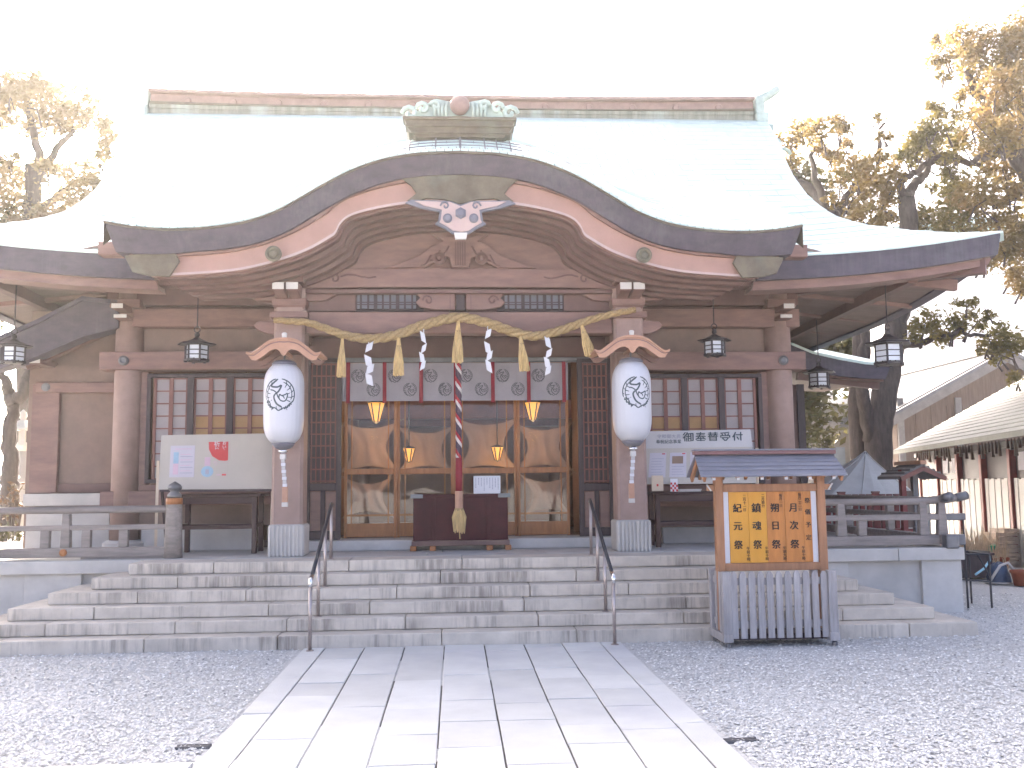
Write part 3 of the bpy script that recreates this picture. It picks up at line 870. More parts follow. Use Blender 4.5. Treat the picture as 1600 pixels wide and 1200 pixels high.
    for s in (-1, 1):
        q = at(717 + s * 33, 404, Yk); c1 = at(717, 404, Yk)[0]
        m = MB().lathe([(.08, -.02), (.08, .02), (.045, .045), (.02, .02)], 18)
        m.v = [(q[0] - c1 + a, Yk - z, q[2] + b) for a, b, z in m.v]
        m.build('strut_rosette', MT['paint_dark'], st)
        for j in range(3):
            pts = [at(717 + s * (18 + 14 * j + 16 * t), 384 + 7 * j + 16 * t + 6 * math.sin(t * 3), Yk - .015) for t in np.linspace(0, 1, 8)]
            MB().tube([(p[0] - c1, Yk - .008, p[2]) for p in pts], .012, 5).build('carved_line', MT['paint_dark'], st)
    for j in range(5):
        x = (j - 2) * .03
        MB().box(x - .009, x + .009, Yk - .014, Yk, zat(415, Yk), zat(378, Yk)).build('flute', MT['paint_dark'], st)
gable()

# ---------------- ornament on the porch ridge
def porch_ornament():
    Yo = 1.55
    c = at(717, 200, Yo)[0]
    def pp(P):
        L = [(float(at(a, b, Yo)[0] - c), float(at(a, b, Yo)[2])) for a, b in P]
        return L + [(-x, z) for x, z in L[::-1] if abs(x) > 1e-4]
    base = MB().prism(pp([(717, 214), (648, 214), (636, 200), (630, 185), (717, 181)]), Yo, Yo + 1.1).build('ridge_ornament', MT['copper_dull'], hall, bevel=.02)
    for y0, y1, k in ((183, 188, 1.03), (196, 199, .985), (207, 210, .93)):
        w = .70 * k
        MB().box(-w, w, Yo - .03, Yo + .2, zat(y1, Yo), zat(y0, Yo)).build('ornament_moulding', MT['copper_dull'], base, bevel=.012)
    crest = pp([(717, 183), (646, 183), (650, 172), (664, 160), (680, 152), (700, 156), (717, 160)])
    MB().prism(crest, Yo + .05, Yo + .5).build('ornament_crest', MT['patina_mid'], base, bevel=.03)
    q = at(717, 163, Yo - .05)
    m = MB(); n = 20; m.lathe([(.005, .10), (.07, .09), (.115, .05), (.125, 0), (.115, -.05), (.07, -.09), (.005, -.1)], 24)
    m.v = [(a, Yo - .02 - z, q[2] + b) for a, b, z in m.v]
    m.build('ornament_disc', MT['ridge_brown'], base, smooth=True)
    for s in (-1, 1):
        for (px, py, r0) in ((78, 176, .105), (58, 168, .085), (38, 164, .07)):
            q = at(717 + s * px, py, Yo)
            sp = [(q[0] - c + s * (r0 - r0 * .085 * a) * math.cos(a * .7), Yo + .02, q[2] + (r0 - r0 * .085 * a) * math.sin(a * .7)) for a in range(11)]
            MB().tube(sp, .028, 7).build('ornament_scroll', MT['patina_mid'], base, smooth=True)
        for j in range(4):
            x = s * (.17 + .05 * j)
            MB().tube([(x, Yo + .04, zat(181, Yo)), (x * 1.02, Yo + .02, zat(170, Yo)), (x * .96, Yo + .04, zat(158 + j * 2, Yo))], .022, 6).build('ornament_flute', MT['patina_mid'], base, smooth=True)
    # bird guard wires in front of the ornament foot
    g = MB()
    for yy in (1.0, 1.2, 1.38):
        pts = [(x, yy, zporch(x, yy) + .05) for x in np.linspace(-.75, .75, 13)]
        g.tube(pts, .006, 5)
    g.build('guard_wire', MT['iron'], base)
    for x in (-.62, -.3, 0, .3, .45, .62):
        MB().tube([(x, .96, zporch(x, .96) + .0), (x, 1.45, zporch(x, 1.45) + .06)], .009 if x else .014, 6).build('guard_post', MT['iron'], base)
porch_ornament()

# ---------------- pillars of the porch
PXC = 2.18
def pillars():
    for s in (-1, 1):
        x = s * PXC
        w = .195; c = .035
        poly = [(-w, -w + c), (-w + c, -w), (w - c, -w), (w, -w + c), (w, w - c), (w - c, w), (-w + c, w), (-w, w - c)]
        z0, z1 = H, zat(455, PY)
        m = MB(); m.add([(x + a, PY + b, z0) for a, b in poly] + [(x + a, PY + b, z1) for a, b in poly], [tuple(reversed(range(8))), tuple(range(8, 16))] + [(i, (i + 1) % 8, 8 + (i + 1) % 8, 8 + i) for i in range(8)])
        p = m.build('pillar', MT['column_paint'], hall)
        # ribbed metal shoe
        zt = zat(816, PY - .22)
        MB().box(x - .225, x + .225, PY - .225, PY + .225, H, zt).build('pillar_shoe', MT['granite'], p, bevel=.03)
        for k in range(9):
            xx = x - .195 + k * .0488
            MB().box(xx - .014, xx + .014, PY - .243, PY - .226, H + .004, zt - .01).build('shoe_rib', MT['granite'], p, bevel=.006)
pillars()

def swirl(m, x, y, z, r, s=1, th=.014, turns=11):
    m.tube([(x + s * (r - r * .08 * a) * math.cos(a * .7), y, z + (r - r * .08 * a) * math.sin(a * .7)) for a in range(turns)], th, 6)
    return m

# ---------------- porch beams and brackets
def porch_frame():
    zt, zb = zat(421, PY - .15), zat(452, PY - .15)
    # rainbow beam
    top = [(x, zt + .02 * math.cos(x * .7)) for x in np.linspace(-PXC, PXC, 25)]
    bot = [(x, zb + (.03 * (1 - (x / PXC) ** 4))) for x in np.linspace(-PXC, PXC, 25)]
    b = MB().band(top, bot, PY - .14, PY + .10).build('rainbow_beam', MT['paint'], hall, bevel=.012)
    for s in (-1, 1):
        m = MB(); swirl(m, s * 1.62, PY - .142, (zt + zb) / 2 + .01, .075, s); m.tube([(s * (1.54 - .09 * k), PY - .142, (zt + zb) / 2 + .04 + .025 * math.sin(k * 1.2)) for k in range(6)], .012, 6)
        m.build('beam_carving', MT['paint_dark'], b)
    MB().box(-2.0, 2.0, PY - .155, PY + .11, zat(458, PY - .15), zb + .0).build('beam_fillet', MT['paint_dark'], hall, bevel=.006)
    # strut zone between the two beams with carved panels and lattice vents
    z1, z0 = zat(457, PY), zat(486, PY)
    for s in (-1, 1):
        # carved panel
        P = [(s * .07, z0), (s * .33, z0), (s * .53, z0 + .04), (s * .58, z0 + .10), (s * .52, z0 + .16), (s * .57, z0 + .21), (s * .50, z1), (s * .07, z1)]
        P = [(float(a), float(b_)) for a, b_ in P]
        if s > 0: P = P[::-1]
        cp = MB().prism(P, PY - .09, PY - .03).build('carved_panel', MT['paint'], hall, bevel=.008)
        m = MB(); swirl(m, s * .42, PY - .095, (z0 + z1) / 2, .075, s, .012); m.build('panel_scroll', MT['paint_dark'], cp)
        m = MB(); m.box(min(s * .13, s * .14), max(s * .13, s * .14), PY - .097, PY - .088, z0 + .01, z1 - .01); m.build('panel_groove', MT['paint_dark'], cp)
        # vent: dark recess with bars
        a, e = s * .58, s * 1.34
        MB().box(min(a, e) - .1, max(a, e) + .1, PY + .02, PY + .06, z0, z1).build('vent_backing', MT['shoji'] if False else MT['dark_wood'], hall)
        v = MB().box(min(a, e), max(a, e), PY - .02, PY + .0, z0 + .03, z1 - .03).build('vent', MT['bluegrey'], hall)
        for k in range(8):
            x = a + (e - a) * (k + .5) / 8
            MB().box(x - .012 - (.01 if k in (2, 5) else 0), x + .012 + (.01 if k in (2, 5) else 0), PY - .045, PY - .022, z0 + .02, z1 - .02).build('vent_bar', MT['dark_wood'], v)
        for zz in (z0 + .07, z0 + .10):
            MB().box(min(a, e), max(a, e), PY - .052, PY - .046, zz, zz + .012).build('vent_bar', MT['dark_wood'], v)
        MB().box(min(s * 1.36, s * 2.0), max(s * 1.36, s * 2.0), PY - .02, PY + .03, z0, z1).build('infill_board', MT['paint_dark'], hall)
    MB().box(-.055, .055, PY - .06, PY + .0, z0, z1).build('centre_strut', MT['dark_wood'], hall, bevel=.006)
    # lower tie beam
    MB().box(-PXC + .2, PXC - .2, PY - .13, PY + .11, zat(521, PY - .13), zat(487, PY - .13)).build('tie_beam', MT['paint'], hall, bevel=.015)
    # brackets over the pillars
    for s in (-1, 1):
        x = s * PXC
        zz = lambda y: zat(y, PY - .2, 450 if s < 0 else 984)
        br = MB().box(x - .24, x + .24, PY - .24, PY + .24, zz(497), zz(487)).build('bearing_block', MT['paint'], hall, bevel=.012)
        m = MB(); m.hexa([(x - .15, PY - .15, zz(487)), (x + .15, PY - .15, zz(487)), (x + .15, PY + .15, zz(487)), (x - .15, PY + .15, zz(487)),
                          (x - .22, PY - .22, zz(476)), (x + .22, PY - .22, zz(476)), (x + .22, PY + .22, zz(476)), (x - .22, PY + .22, zz(476))])
        m.box(x - .22, x + .22, PY - .22, PY + .22, zz(476) + .001, zz(466))
        m.build('block_cup', MT['paint'], br, bevel=.01)
        # long side arm with rounded soffit
        arm = [(x - .58, zz(449)), (x - .58, zz(457)), (x - .45, zz(466)), (x - .25, zz(468)), (x + .25, zz(468)), (x + .45, zz(466)), (x + .58, zz(457)), (x + .58, zz(449))]
        MB().prism(arm, PY - .08, PY + .08).build('bracket_arm', MT['paint'], br, bevel=.01)
        for e in (-1, 1):
            MB().box(x + e * .58 - (.012 if e < 0 else -.001), x + e * .58 + (.012 if e > 0 else -.001), PY - .075, PY + .075, zz(456), zz(450)).build('arm_cap', MT['cap_white'], br)
        # twin noses to the front with white ends
        for e in (-1, 1):
            xc = x + e * .085
            nose = MB(); nose.hexa([(xc - .07, PY - .52, zz(461)), (xc + .07, PY - .52, zz(461)), (xc + .07, PY - .08, zz(470)), (xc - .07, PY - .08, zz(470)), (xc - .07, PY - .52, zz(449)), (xc + .07, PY - .52, zz(449)), (xc + .07, PY - .08, zz(446)), (xc - .07, PY - .08, zz(446))])
            no = nose.build('bracket_nose', MT['paint'], br, bevel=.008)
            MB().box(xc - .072, xc + .072, PY - .535, PY - .521, zz(459.5), zz(449.5)).build('nose_cap', MT['cap_white'], no)
        # upper block and slanted strut carrying the gable board
        MB().box(x - .2, x + .2, PY - .4, PY + .2, zz(446) + .003, zz(434)).build('upper_block', MT['paint'], br, bevel=.012)
        m = MB(); m.hexa([(x - .18, PY - .65, zz(434) + .004), (x + .18, PY - .65, zz(434) + .004), (x + .2, PY, zz(434) + .004), (x - .2, PY, zz(434) + .004),
                          (x - .18 - s * .14, PY - 1.0, zz(412)), (x + .18 - s * .14, PY - 1.0, zz(412)), (x + .2, PY, zz(412)), (x - .2, PY, zz(412))])
        m.build('gable_strut', MT['paint'], br, bevel=.012)
        # beam from pillar back to the hall
        MB().bar((x, PY + .2, zat(500, PY)), (x, WY, zat(505, PY)), .18, .26).build('linking_beam', MT['paint_dark'], hall)
        # projecting tie-beam nose beyond pillar
        P = [(x + s * .2, zz(498)), (x + s * .42, zz(500)), (x + s * .47, zz(507)), (x + s * .42, zz(513)), (x + s * .30, zz(519)), (x + s * .2, zz(520))]
        MB().prism(P if s < 0 else P[::-1], PY - .1, PY + .08).build('beam_nose', MT['paint'], hall, bevel=.01)
        # front purlin under porch eave sides
        zp = zat(444, PY - .1, 300)
        MB().box(min(x + s * .24, s * 4.5), max(x + s * .24, s * 4.5), PY - .1, PY + .1, zp - .02, zp + .2).build('eave_purlin', MT['paint_dark'], hall, bevel=.01)
        MB().box(min(x + s * .3, s * 4.35), max(x + s * .3, s * 4.35), 1.35, 1.55, zp + .2, zp + .36).build('eave_purlin', MT['paint'], hall, bevel=.01)
        # porch side ceilings
        G = np.array([[(xx, yy, 4.5 + .04 * (yy - 1.2) + .0 * xx) for xx in np.linspace(s * 2.45, s * 4.1, 6)] for yy in (1.25, 2.6)])
        MB().slab(G, (0, 0, .03)).build('porch_ceiling', MT['soffit'], hall)
porch_frame()

# ---------------- hall front: columns, beams, wall panels
CXO = 4.69
def front():
    zf_ = lambda py, px=716: zat(py, WY - .1, px)
    # backing wall either side (solid, windows sit in front openings)
    for s in (-1, 1):
        def B(nm, a, e, y0, y1, z0, z1, mt_, bev=.006, par=hall):
            return MB().box(min(s * a, s * e), max(s * a, s * e), y0, y1, z0, z1).build(nm, MT[mt_], par, bevel=bev)
        x = s * CXO
        # round column on a stone
        m = MB(); m.lathe([(.19, H + .15), (.19, 4.7)], 28, (x, WY, 0)); col = m.build('column', MT['column_paint'], hall, smooth=True)
        MB().lathe([(.28, H), (.28, H + .12), (.22, H + .16)], 28, (x, WY, 0)).build('column_base', MT['granite'], col)
        pxr = 250 if s < 0 else 1180
        Z = lambda py: zat(py, WY - .1, pxr)
        B('plinth', 2.9, 4.45, WY - .02, WY + .2, H, Z(823), 'granite', .01)
        B('dado_wall', 2.62, 4.5, WY + .03, WY + .15, Z(823) + .002, Z(772), 'plaster', 0)
        B('floor_tie', 2.3, 4.98, WY - .16, WY + .14, Z(790), Z(767), 'paint', .01)
        B('sill', 2.7, 4.5, WY - .05, WY + .1, Z(767) + .002, Z(757), 'paint', .008)
        B('window_post', 4.40, 4.52, WY - .03, WY + .12, Z(757) + .002, Z(580), 'paint', .006)
        B('nageshi_beam', 2.3, 5.03, WY - .22, WY + .1, Z(579), Z(551), 'paint', .012)
        for xx in (CXO,):
            m = MB().lathe([(.07, 0), (.07, .02), (.045, .04), (.02, .03)], 20); q = Z(565)
            m.v = [(s * xx + a, WY - .222 - c, q + b) for a, b, c in m.v]; m.build('round_boss', MT['iron'], hall)
        B('upper_wall', 2.5, 4.5, WY + .02, WY + .12, Z(551) + .002, Z(512), 'plaster', 0)
        B('head_beam', 2.3, 4.98, WY - .17, WY + .13, Z(512) + .002, Z(484), 'paint', .012)
        B('frieze_wall', 2.2, 4.9, WY + .0, WY + .12, Z(484) + .002, Z(478), 'paint_dark', 0)
        B('wall_plate', 2.2, 4.98, WY - .14, WY + .12, Z(478) + .003, Z(440), 'paint_dark', .01)
        # bracket on the column: block, forward arms with white ends
        b = MB().box(x - .21, x + .21, WY - .25, WY + .2, Z(484) + .004, Z(470)).build('column_bracket', MT['paint'], hall, bevel=.01)
        for (py0, py1, reach, w) in ((503, 497, .42, .09), (491, 483, .55, .08)):
            no = MB().box(x - w + (.0), x + w, WY - reach, WY - .15, Z(py0), Z(py1)).build('bracket_nose', MT['paint'], b, bevel=.006)
            MB().box(x - w + .004, x + w - .004, WY - reach - .012, WY - reach - .001, Z(py0) + .005, Z(py1) - .005).build('nose_cap', MT['cap_white'], no)
        for e in (-1, 1):
            xc = x + e * .11
            no = MB().bar((xc, WY - .9, Z(449)), (xc, WY, Z(452)), .13, .11).build('bracket_nose', MT['paint'], b, bevel=.006)
            MB().box(xc - .067, xc + .067, WY - .915, WY - .903, Z(449) - .05, Z(449) + .05).build('nose_cap', MT['cap_white'], no)
        # window
        win = thing_part = None
        w0, w1 = 2.66, 4.42
        zt, zb = Z(583), Z(755)
        fr = MB()
        fr.box(min(s * w0, s * w1), max(s * w0, s * w1), WY - .04, WY + .06, zt - .055, zt)
        fr.box(min(s * w0, s * w1), max(s * w0, s * w1), WY - .04, WY + .06, zb, zb + .055)
        for e in (w0, w1 - .055): fr.box(min(s * e, s * (e + .055)), max(s * e, s * (e + .055)), WY - .041, WY + .061, zb + .056, zt - .056)
        win = fr.build('window', MT['dark_wood'], hall, bevel=.004)
        bays = 3; bw = (w1 - w0 - .11) / bays
        for k in range(bays):
            a = w0 + .055 + k * bw; e = a + bw
            if k: MB().box(min(s * (a - .045), s * (a + .045)), max(s * (a - .045), s * (a + .045)), WY - .045, WY + .05, zb + .056, zt - .056).build('mullion', MT['dark_wood'], win, bevel=.004)
            a += .05; e -= .05
            lat = MB()
            cols = 2; rows = 8
            hz = (zt - zb - .13) / rows
            MB().box(min(s * (a + e) / 2 - .028, 9e9), s * (a + e) / 2 + .028, WY - .012, WY + .03, zb + .06, zt - .06).build('muntin', MT['red_wood'], win)
            for r_ in range(rows + 1):
                zz = zb + .06 + r_ * hz
                MB().box(min(s * a, s * e), max(s * a, s * e), WY - .006, WY + .026, zz - .009, zz + .009).build('muntin', MT['red_wood'], win)
            for e2 in (a, e):
                MB().box(s * e2 - .02, s * e2 + .02, WY - .01, WY + .03, zb + .06, zt - .06).build('muntin', MT['red_wood'], win)
            for c_ in range(2):
                for r_ in range(rows):
                    xa = a + (e - a) * c_ / 2 + .02; xb = a + (e - a) * (c_ + 1) / 2 - .02
                    zz = zb + .06 + r_ * hz
                    amber = r_ in (2, 3, 4)
                    amber = r_ < 5 and not (s > 0 and k == 2) and not (s < 0 and k == 2)  # lower panes carry the indoor light as colour
                    MB().box(min(s * xa, s * xb), max(s * xa, s * xb), WY + .012, WY + .018, zz + .008, zz + hz - .008).build('pane', MT['shoji_indoor_lit'] if amber else MT['shoji'], win)
    # lintel over the doors
    MB().box(-2.3, 2.3, WY - .2, WY + .1, zat(563, WY - .2), zat(527, WY - .2)).build('door_lintel', MT['paint_dark'], hall, bevel=.012)
    MB().box(-2.3, 2.3, WY + .0, WY + .1, zat(527, WY) + .002, 4.8).build('upper_wall', MT['paint_dark'], hall)
    MB().box(-2.1, 2.1, WY - .28, WY - .2, zat(566, WY - .24), zat(559, WY - .24)).build('curtain_rail', MT['iron'], hall, bevel=.008)
    # door sill stone
    MB().box(-2.35, 2.35, WY - .62, WY + .1, H, H + .135).build('door_sill_stone', MT['granite'], hall, bevel=.012)
    # folded lattice doors either side
    for s in (-1, 1):
        Y0 = WY - .32
        xa, xb = s * 1.66, s * 2.16
        l, r_ = min(xa, xb), max(xa, xb)
        Z = lambda py: zat(py, Y0, 510 if s < 0 else 920)
        z0, z1 = H + .137, Z(560)
        m = MB()
        for e in (l, r_ - .07): m.box(e, e + .07, Y0, Y0 + .06, z0, z1)
        for (a, b) in ((z0, z0 + .12), (Z(767), Z(755)), (z1 - .06, z1)): m.box(l + .071, r_ - .071, Y0 + .002, Y0 + .058, a, b)
        m.box((l + r_) / 2 - .03, (l + r_) / 2 + .03, Y0 + .004, Y0 + .056, z0 + .121, Z(767) - .001)
        d = m.build('lattice_door', MT['dark_wood'], hall, bevel=.004)
        for k in range(2):
            a = l + .08 + k * ((r_ - l) / 2 - .04); b = a + (r_ - l) / 2 - .11
            MB().box(a, b, Y0 + .025, Y0 + .04, z0 + .125, Z(768)).build('lower_panel', MT['paint_light'] if False else MT['paint'], d, bevel=.004)
        MB().box(l + .072, r_ - .072, Y0 + .05, Y0 + .056, Z(754), z1 - .062).build('lattice_backing', MT['dark_wood'], d)
        for k in range(6):
            x = l + .085 + k * (r_ - l - .17) / 5
            MB().box(x - .009, x + .009, Y0 + .015, Y0 + .035, Z(754), z1 - .062).build('lattice_bar', MT['red_wood'], d)
        for k in range(11):
            zz = Z(754) + .02 + k * (z1 - .062 - Z(754) - .04) / 10
            MB().box(l + .072, r_ - .072, Y0 + .01, Y0 + .03, zz - .009, zz + .009).build('lattice_bar', MT['red_wood'], d)
        # jamb
        MB().box(min(s * 2.17, s * 2.32), max(s * 2.17, s * 2.32), WY - .35, WY + .1, H + .137, zat(561, WY)).build('door_jamb', MT['dark_wood'], hall, bevel=.008)
        MB().box(min(s * 2.33, s * 2.62), max(s * 2.33, s * 2.62), WY - .05, WY + .1, H, zat(560, WY)).build('jamb_wall', MT['paint'], hall)
front()

# ---------------- glazed sliding doors
def glass_doors():
    Yd = WY + .02
    Z = lambda py: zat(py, Yd)
    z0, z1 = H + .137, zat(560, Yd)
    xs = [xat(538, Yd), xat(620, Yd), xat(709, Yd), xat(808, Yd), xat(889, Yd)]
    for k in range(4):
        l, r_ = xs[k], xs[k + 1]
        y = Yd + (.05 if k in (1, 2) else 0)
        m = MB(); w = .042
        m.box(l, l + w, y, y + .04, z0, z1); m.box(r_ - w, r_, y, y + .04, z0, z1)
        m.box(l + w + .001, r_ - w - .001, y + .002, y + .038, Z(837), Z(816)); m.box(l + w + .001, r_ - w - .001, y + .002, y + .038, Z(740), Z(731)); m.box(l + w + .001, r_ - w - .001, y + .002, y + .038, z1 - .07, z1)
        d = m.build('glazed_door', MT['orange_wood'], hall, bevel=.004)
        for t in (.14, .84):
            x = l + (r_ - l) * t
            MB().box(x - .009, x + .009, y + .012, y + .03, Z(816) + .001, Z(740) - .001).build('muntin', MT['orange_wood'], d)
            MB().box(x - .009, x + .009, y + .012, y + .03, Z(731) + .001, z1 - .071).build('muntin', MT['orange_wood'], d)
        MB().box(l + w, r_ - w, y + .010, y + .028, Z(805), Z(802)).build('muntin', MT['orange_wood'], d)
        MB().box(l + w, r_ - w, y + .018, y + .024, Z(816), Z(740)).build('pane', MT['glass'], d)
        MB().box(l + w, r_ - w, y + .018, y + .024, Z(731), z1 - .07).build('pane', MT['glass'], d)
glass_doors()

# ---------------- room behind
def room():
    z0 = H + .12
    MB().box(-4.4, 4.4, WY + .16, 10.0, z0 - .1, z0).build('room_floor', MT['room_dark'], hall)
    MB().box(-4.4, 4.4, 10.0, 10.1, z0, 4.4).build('room_back_wall', MT['room_wall'], hall)
    MB().box(-4.4, 4.4, WY + .16, 10.0, 4.3, 4.4).build('room_ceiling', MT['room_dark'], hall)
    for s in (-1, 1):
        MB().box(min(s * 4.4, s * 4.5), max(s * 4.4, s * 4.5), WY + .16, 10.0, z0, 4.4).build('room_side_wall', MT['room_wall'], hall)
        MB().box(min(s * 4.5, s * 4.8), max(s * 4.5, s * 4.8), WY + .16, 12.8, H, 4.7).build('hall_side_wall', MT['plaster'], hall)
        for y in (5.6, 7.6, 9.6):
            MB().lathe([(.2, H), (.2, 4.7)], 20, (s * CXO, y + .1, 0)).build('column', MT['paint'], hall, smooth=True)
            MB().lathe([(.12, z0), (.12, 4.3)], 16, (s * 1.9, y - .6, 0)).build('room_column', MT['room_wall'], hall, smooth=True)
    MB().box(-4.8, 4.8, 12.8, 12.95, H, 5.0).build('hall_back_wall', MT['plaster'], hall)
    for y in (5.4, 7.4):
        MB().box(-4.4, 4.4, y, y + .18, 2.75, 3.05).build('room_beam', MT['red_wood'], hall)
room()

# waisted cloths behind the glass, standing in for reflections in the panes
def reflection_cloths():
    def piece(cx, y, z0, z1, w, label):
        # four-cornered cloth drawn in at the waist, with folds
        n = 26; rows = 16; G = []
        for j in range(rows):
            t = j / (rows - 1)
            waist = 0.48 + 0.56 * abs(2 * t - 1) ** 1.8
            row = []
            for i in range(n):
                u = 2 * i / (n - 1) - 1
                sag = .16 * (1 - u * u)
                z = z0 + (z1 - z0) * t
                z += (-sag if t > .5 else sag * .9) * (abs(2 * t - 1))
                row.append((cx + u * w / 2 * waist, y + .014 * math.sin(u * 9 + t * 3 + cx * 2) * (1.2 - abs(u)), z))
            G.append(row)
        o = MB().slab(np.array(G), (0, .012, 0)).build('reflection_cloth', MT['reflection_beige'], None, smooth=True, org=(cx, y, z0))
        tag(o, label, 'reflection_beige', 'cloths standing in for door reflections')
    names = ['left pane of', 'second pane of', 'third pane of', 'right pane of']
    Z = lambda py, Y: zat(py, Y)
    xs = [xat(578, 4.6), xat(665, 4.6), xat(760, 4.6), xat(850, 4.6)]
    for k in range(4):
        piece(xs[k], 4.6 + .1 * (k % 2), Z(742, 4.6), Z(652 + (0, 8, -4, 4)[k], 4.6), (1.02, .98, 1.10, 1.0)[k], 'upper beige cloth standing in for a reflection in the %s the glazed doors' % names[k])
        if k in (0, 3):
            piece(xs[k], 4.35, Z(812, 4.4), Z(738, 4.4), .86, 'lower beige cloth standing in for a reflection in the %s the glazed doors' % names[k])
reflection_cloths()

# ---------------- left wing of the hall
def left_wing():
    t = thing('side_wing', 'lower side wing with plain plastered wall left of the hall', 'building', (-6, 5, H))
    Yw = 4.1
    X = lambda px: xat(px, Yw); Z = lambda py: zat(py, Yw, 110)
    MB().box(X(38), X(200), Yw + .08, 12, H, 4.3).build('wall', MT['plaster'], t)
    MB().box(X(47), X(90), Yw, Yw + .3, Z(770), Z(600)).build('corner_post', MT['paint'], t, bevel=.01)
    MB().box(X(90) + .002, X(180), Yw + .04, Yw + .079, Z(770), Z(756)).build('base_rail', MT['paint_dark'], t, bevel=.006)
    MB().box(X(54), X(180), Yw - .06, Yw + .07, Z(614), Z(598)).build('head_beam', MT['paint'], t, bevel=.01)
    MB().box(X(58), X(180), Yw + .0, Yw + .07, Z(597), Z(572)).build('frieze', MT['plaster'], t)
    MB().box(X(43), X(176), Yw - .08, Yw + .07, Z(790), Z(771)).build('stone_band', MT['granite'], t, bevel=.008)
    MB().box(X(47), X(176), Yw - .04, Yw + .07, H, Z(791)).build('stone_plinth', MT['granite'], t, bevel=.008)
    for a, b in ((47, 60), (64, 81)):
        no = MB().box(X(a), X(b), Yw - .5, Yw + .1, Z(575), Z(566)).build('beam_nose', MT['paint_dark'], t, bevel=.006)
        MB().box(X(a) + .005, X(b) - .005, Yw - .513, Yw - .501, Z(574), Z(567)).build('nose_cap', MT['cap_white'], no)
    m = MB().lathe([(.06, 0), (.06, .02), (.03, .035)], 18); q = at(72, 605, Yw - .06)
    m.v = [(q[0] + a, Yw - .062 - c, q[2] + b) for a, b, c in m.v]; m.build('round_boss', MT['iron'], t)
    # lower roof: dark eave edge falling to the left, soffit behind
    A = [at(185, 472, 3.4), at(130, 466, 3.4), at(60, 502, 3.4), at(0, 528, 3.4), at(-90, 548, 3.4)]
    B = [at(185, 512, 3.4), at(130, 526, 3.4), at(60, 556, 3.4), at(0, 576, 3.4), at(-90, 590, 3.4)]
    e = MB().band([(p[0], p[2]) for p in A], [(p[0], p[2]) for p in B], 3.4, 3.7).build('wing_eave', MT['fascia'], t)
    rf = MB(); P0 = np.array([(p[0], 3.35, p[2] + .02) for p in A]); P1 = P0 + np.array([0, 9, .35])
    rf.slab(np.stack([P0, P1]), (0, 0, -.06)); rf.build('wing_roof', MT['fascia'], t)
    MB().bar(at(175, 505, 3.75) + np.array([0, 0, 0]), at(40, 566, 3.75), .12, .24).build('wing_beam', MT['paint_dark'], t)
left_wing()

# ---------------- right rear eave (lower roof at the side of the hall)
def right_lower_roof():
    t = thing('rear_side_roof', 'low dark edged copper side roof behind the right end of the hall', 'roof', (6.5, 8, 3.4))
    Yr = 7.5
    A = [at(1236, 538, Yr), at(1270, 552, Yr), at(1310, 561, Yr), at(1350, 568, Yr), at(1392, 571, Yr)]
    B = [at(1236, 568, Yr), at(1270, 580, Yr), at(1310, 587, Yr), at(1350, 591, Yr), at(1384, 592, Yr)]
    MB().band([(p[0], p[2]) for p in A], [(p[0], p[2]) for p in B], Yr, Yr + .25).build('eave_fascia', MT['fascia'], t)
    P0 = np.array([(p[0], Yr - .04, p[2] + .03) for p in A]); P1 = P0 + np.array([0, 4, .9])
    MB().slab(np.stack([P0, P1]), (0, 0, -.05)).build('roof_sheet', MT['copper'], t)
    C0 = np.array([(p[0], Yr + .1, p[2]) for p in B]); C1 = C0 + np.array([0, 3, .1])
    MB().slab(np.stack([C0, C1]), (0, 0, -.04)).build('soffit', MT['paint_dark'], t)
    MB().bar(at(1245, 588, Yr + .3), at(1372, 603, Yr + .3), .12, .14).build('purlin', MT['paint_dark'], t)
    p = at(1252, 600, Yr + .4)
    MB().box(4.9, p[0], Yr + .5, 12, H, p[2]).build('wall', MT['paint_dark'], t)
    MB().box(p[0] - .07, p[0] + .07, Yr + .45, Yr + .49, H, p[2]).build('post', MT['dark_wood'], t)
right_lower_roof()

# ================================================================== LETTERING HELPER
def lettering(txt, pos, size, mt_, parent, name='lettering', vertical=False, step=1.1, bold=0.0, tilt=0.0, sx=1.0, rot=None):
    """flat printed characters standing in the X-Z plane, facing the forecourt; pos = centre of first char"""
    cu = bpy.data.curves.new(name, 'FONT')
    cu.size = size; cu.align_x = 'CENTER'; cu.align_y = 'CENTER'; cu.extrude = 0.0008; cu.resolution_u = 3
    if vertical:
        cu.body = '\n'.join(txt); cu.space_line = step
        cu.align_y = 'TOP'
    else:
        cu.body = txt; cu.space_character = step
    ob = bpy.data.objects.new(name, cu); COL.objects.link(ob)
    dg = bpy.context.evaluated_depsgraph_get()
    me = bpy.data.meshes.new_from_object(ob.evaluated_get(dg))
    bpy.data.objects.remove(ob)
    root = parent
    while root.parent is not None: root = root.parent
    off = ORIGIN.get(root, np.zeros(3))
    if bold:
        vs = [v.co.copy() for v in me.vertices]; fs = [tuple(p.vertices) for p in me.polygons]; n0 = len(vs)
        me2 = bpy.data.meshes.new(name)
        sh = [(-bold, 0, 0), (bold, 0, .0004), (0, bold * .7, .0008)]
        me2.from_pydata([tuple(v + Vector(d)) for d in sh for v in vs], [], [tuple(i + n0 * k for i in f) for k in range(3) for f in fs])
        me = me2
    M_ = Matrix.Translation(Vector(pos) - Vector(off)) @ (rot if rot is not None else Matrix.Identity(4)) @ Matrix.Rotation(R(90), 4, 'X') @ Matrix.Diagonal((sx, 1, 1, 1))
    me.transform(M_)
    me.materials.clear(); me.materials.append(mt_)
    o = bpy.data.objects.new(name, me); COL.objects.link(o); o.parent = parent
    return o

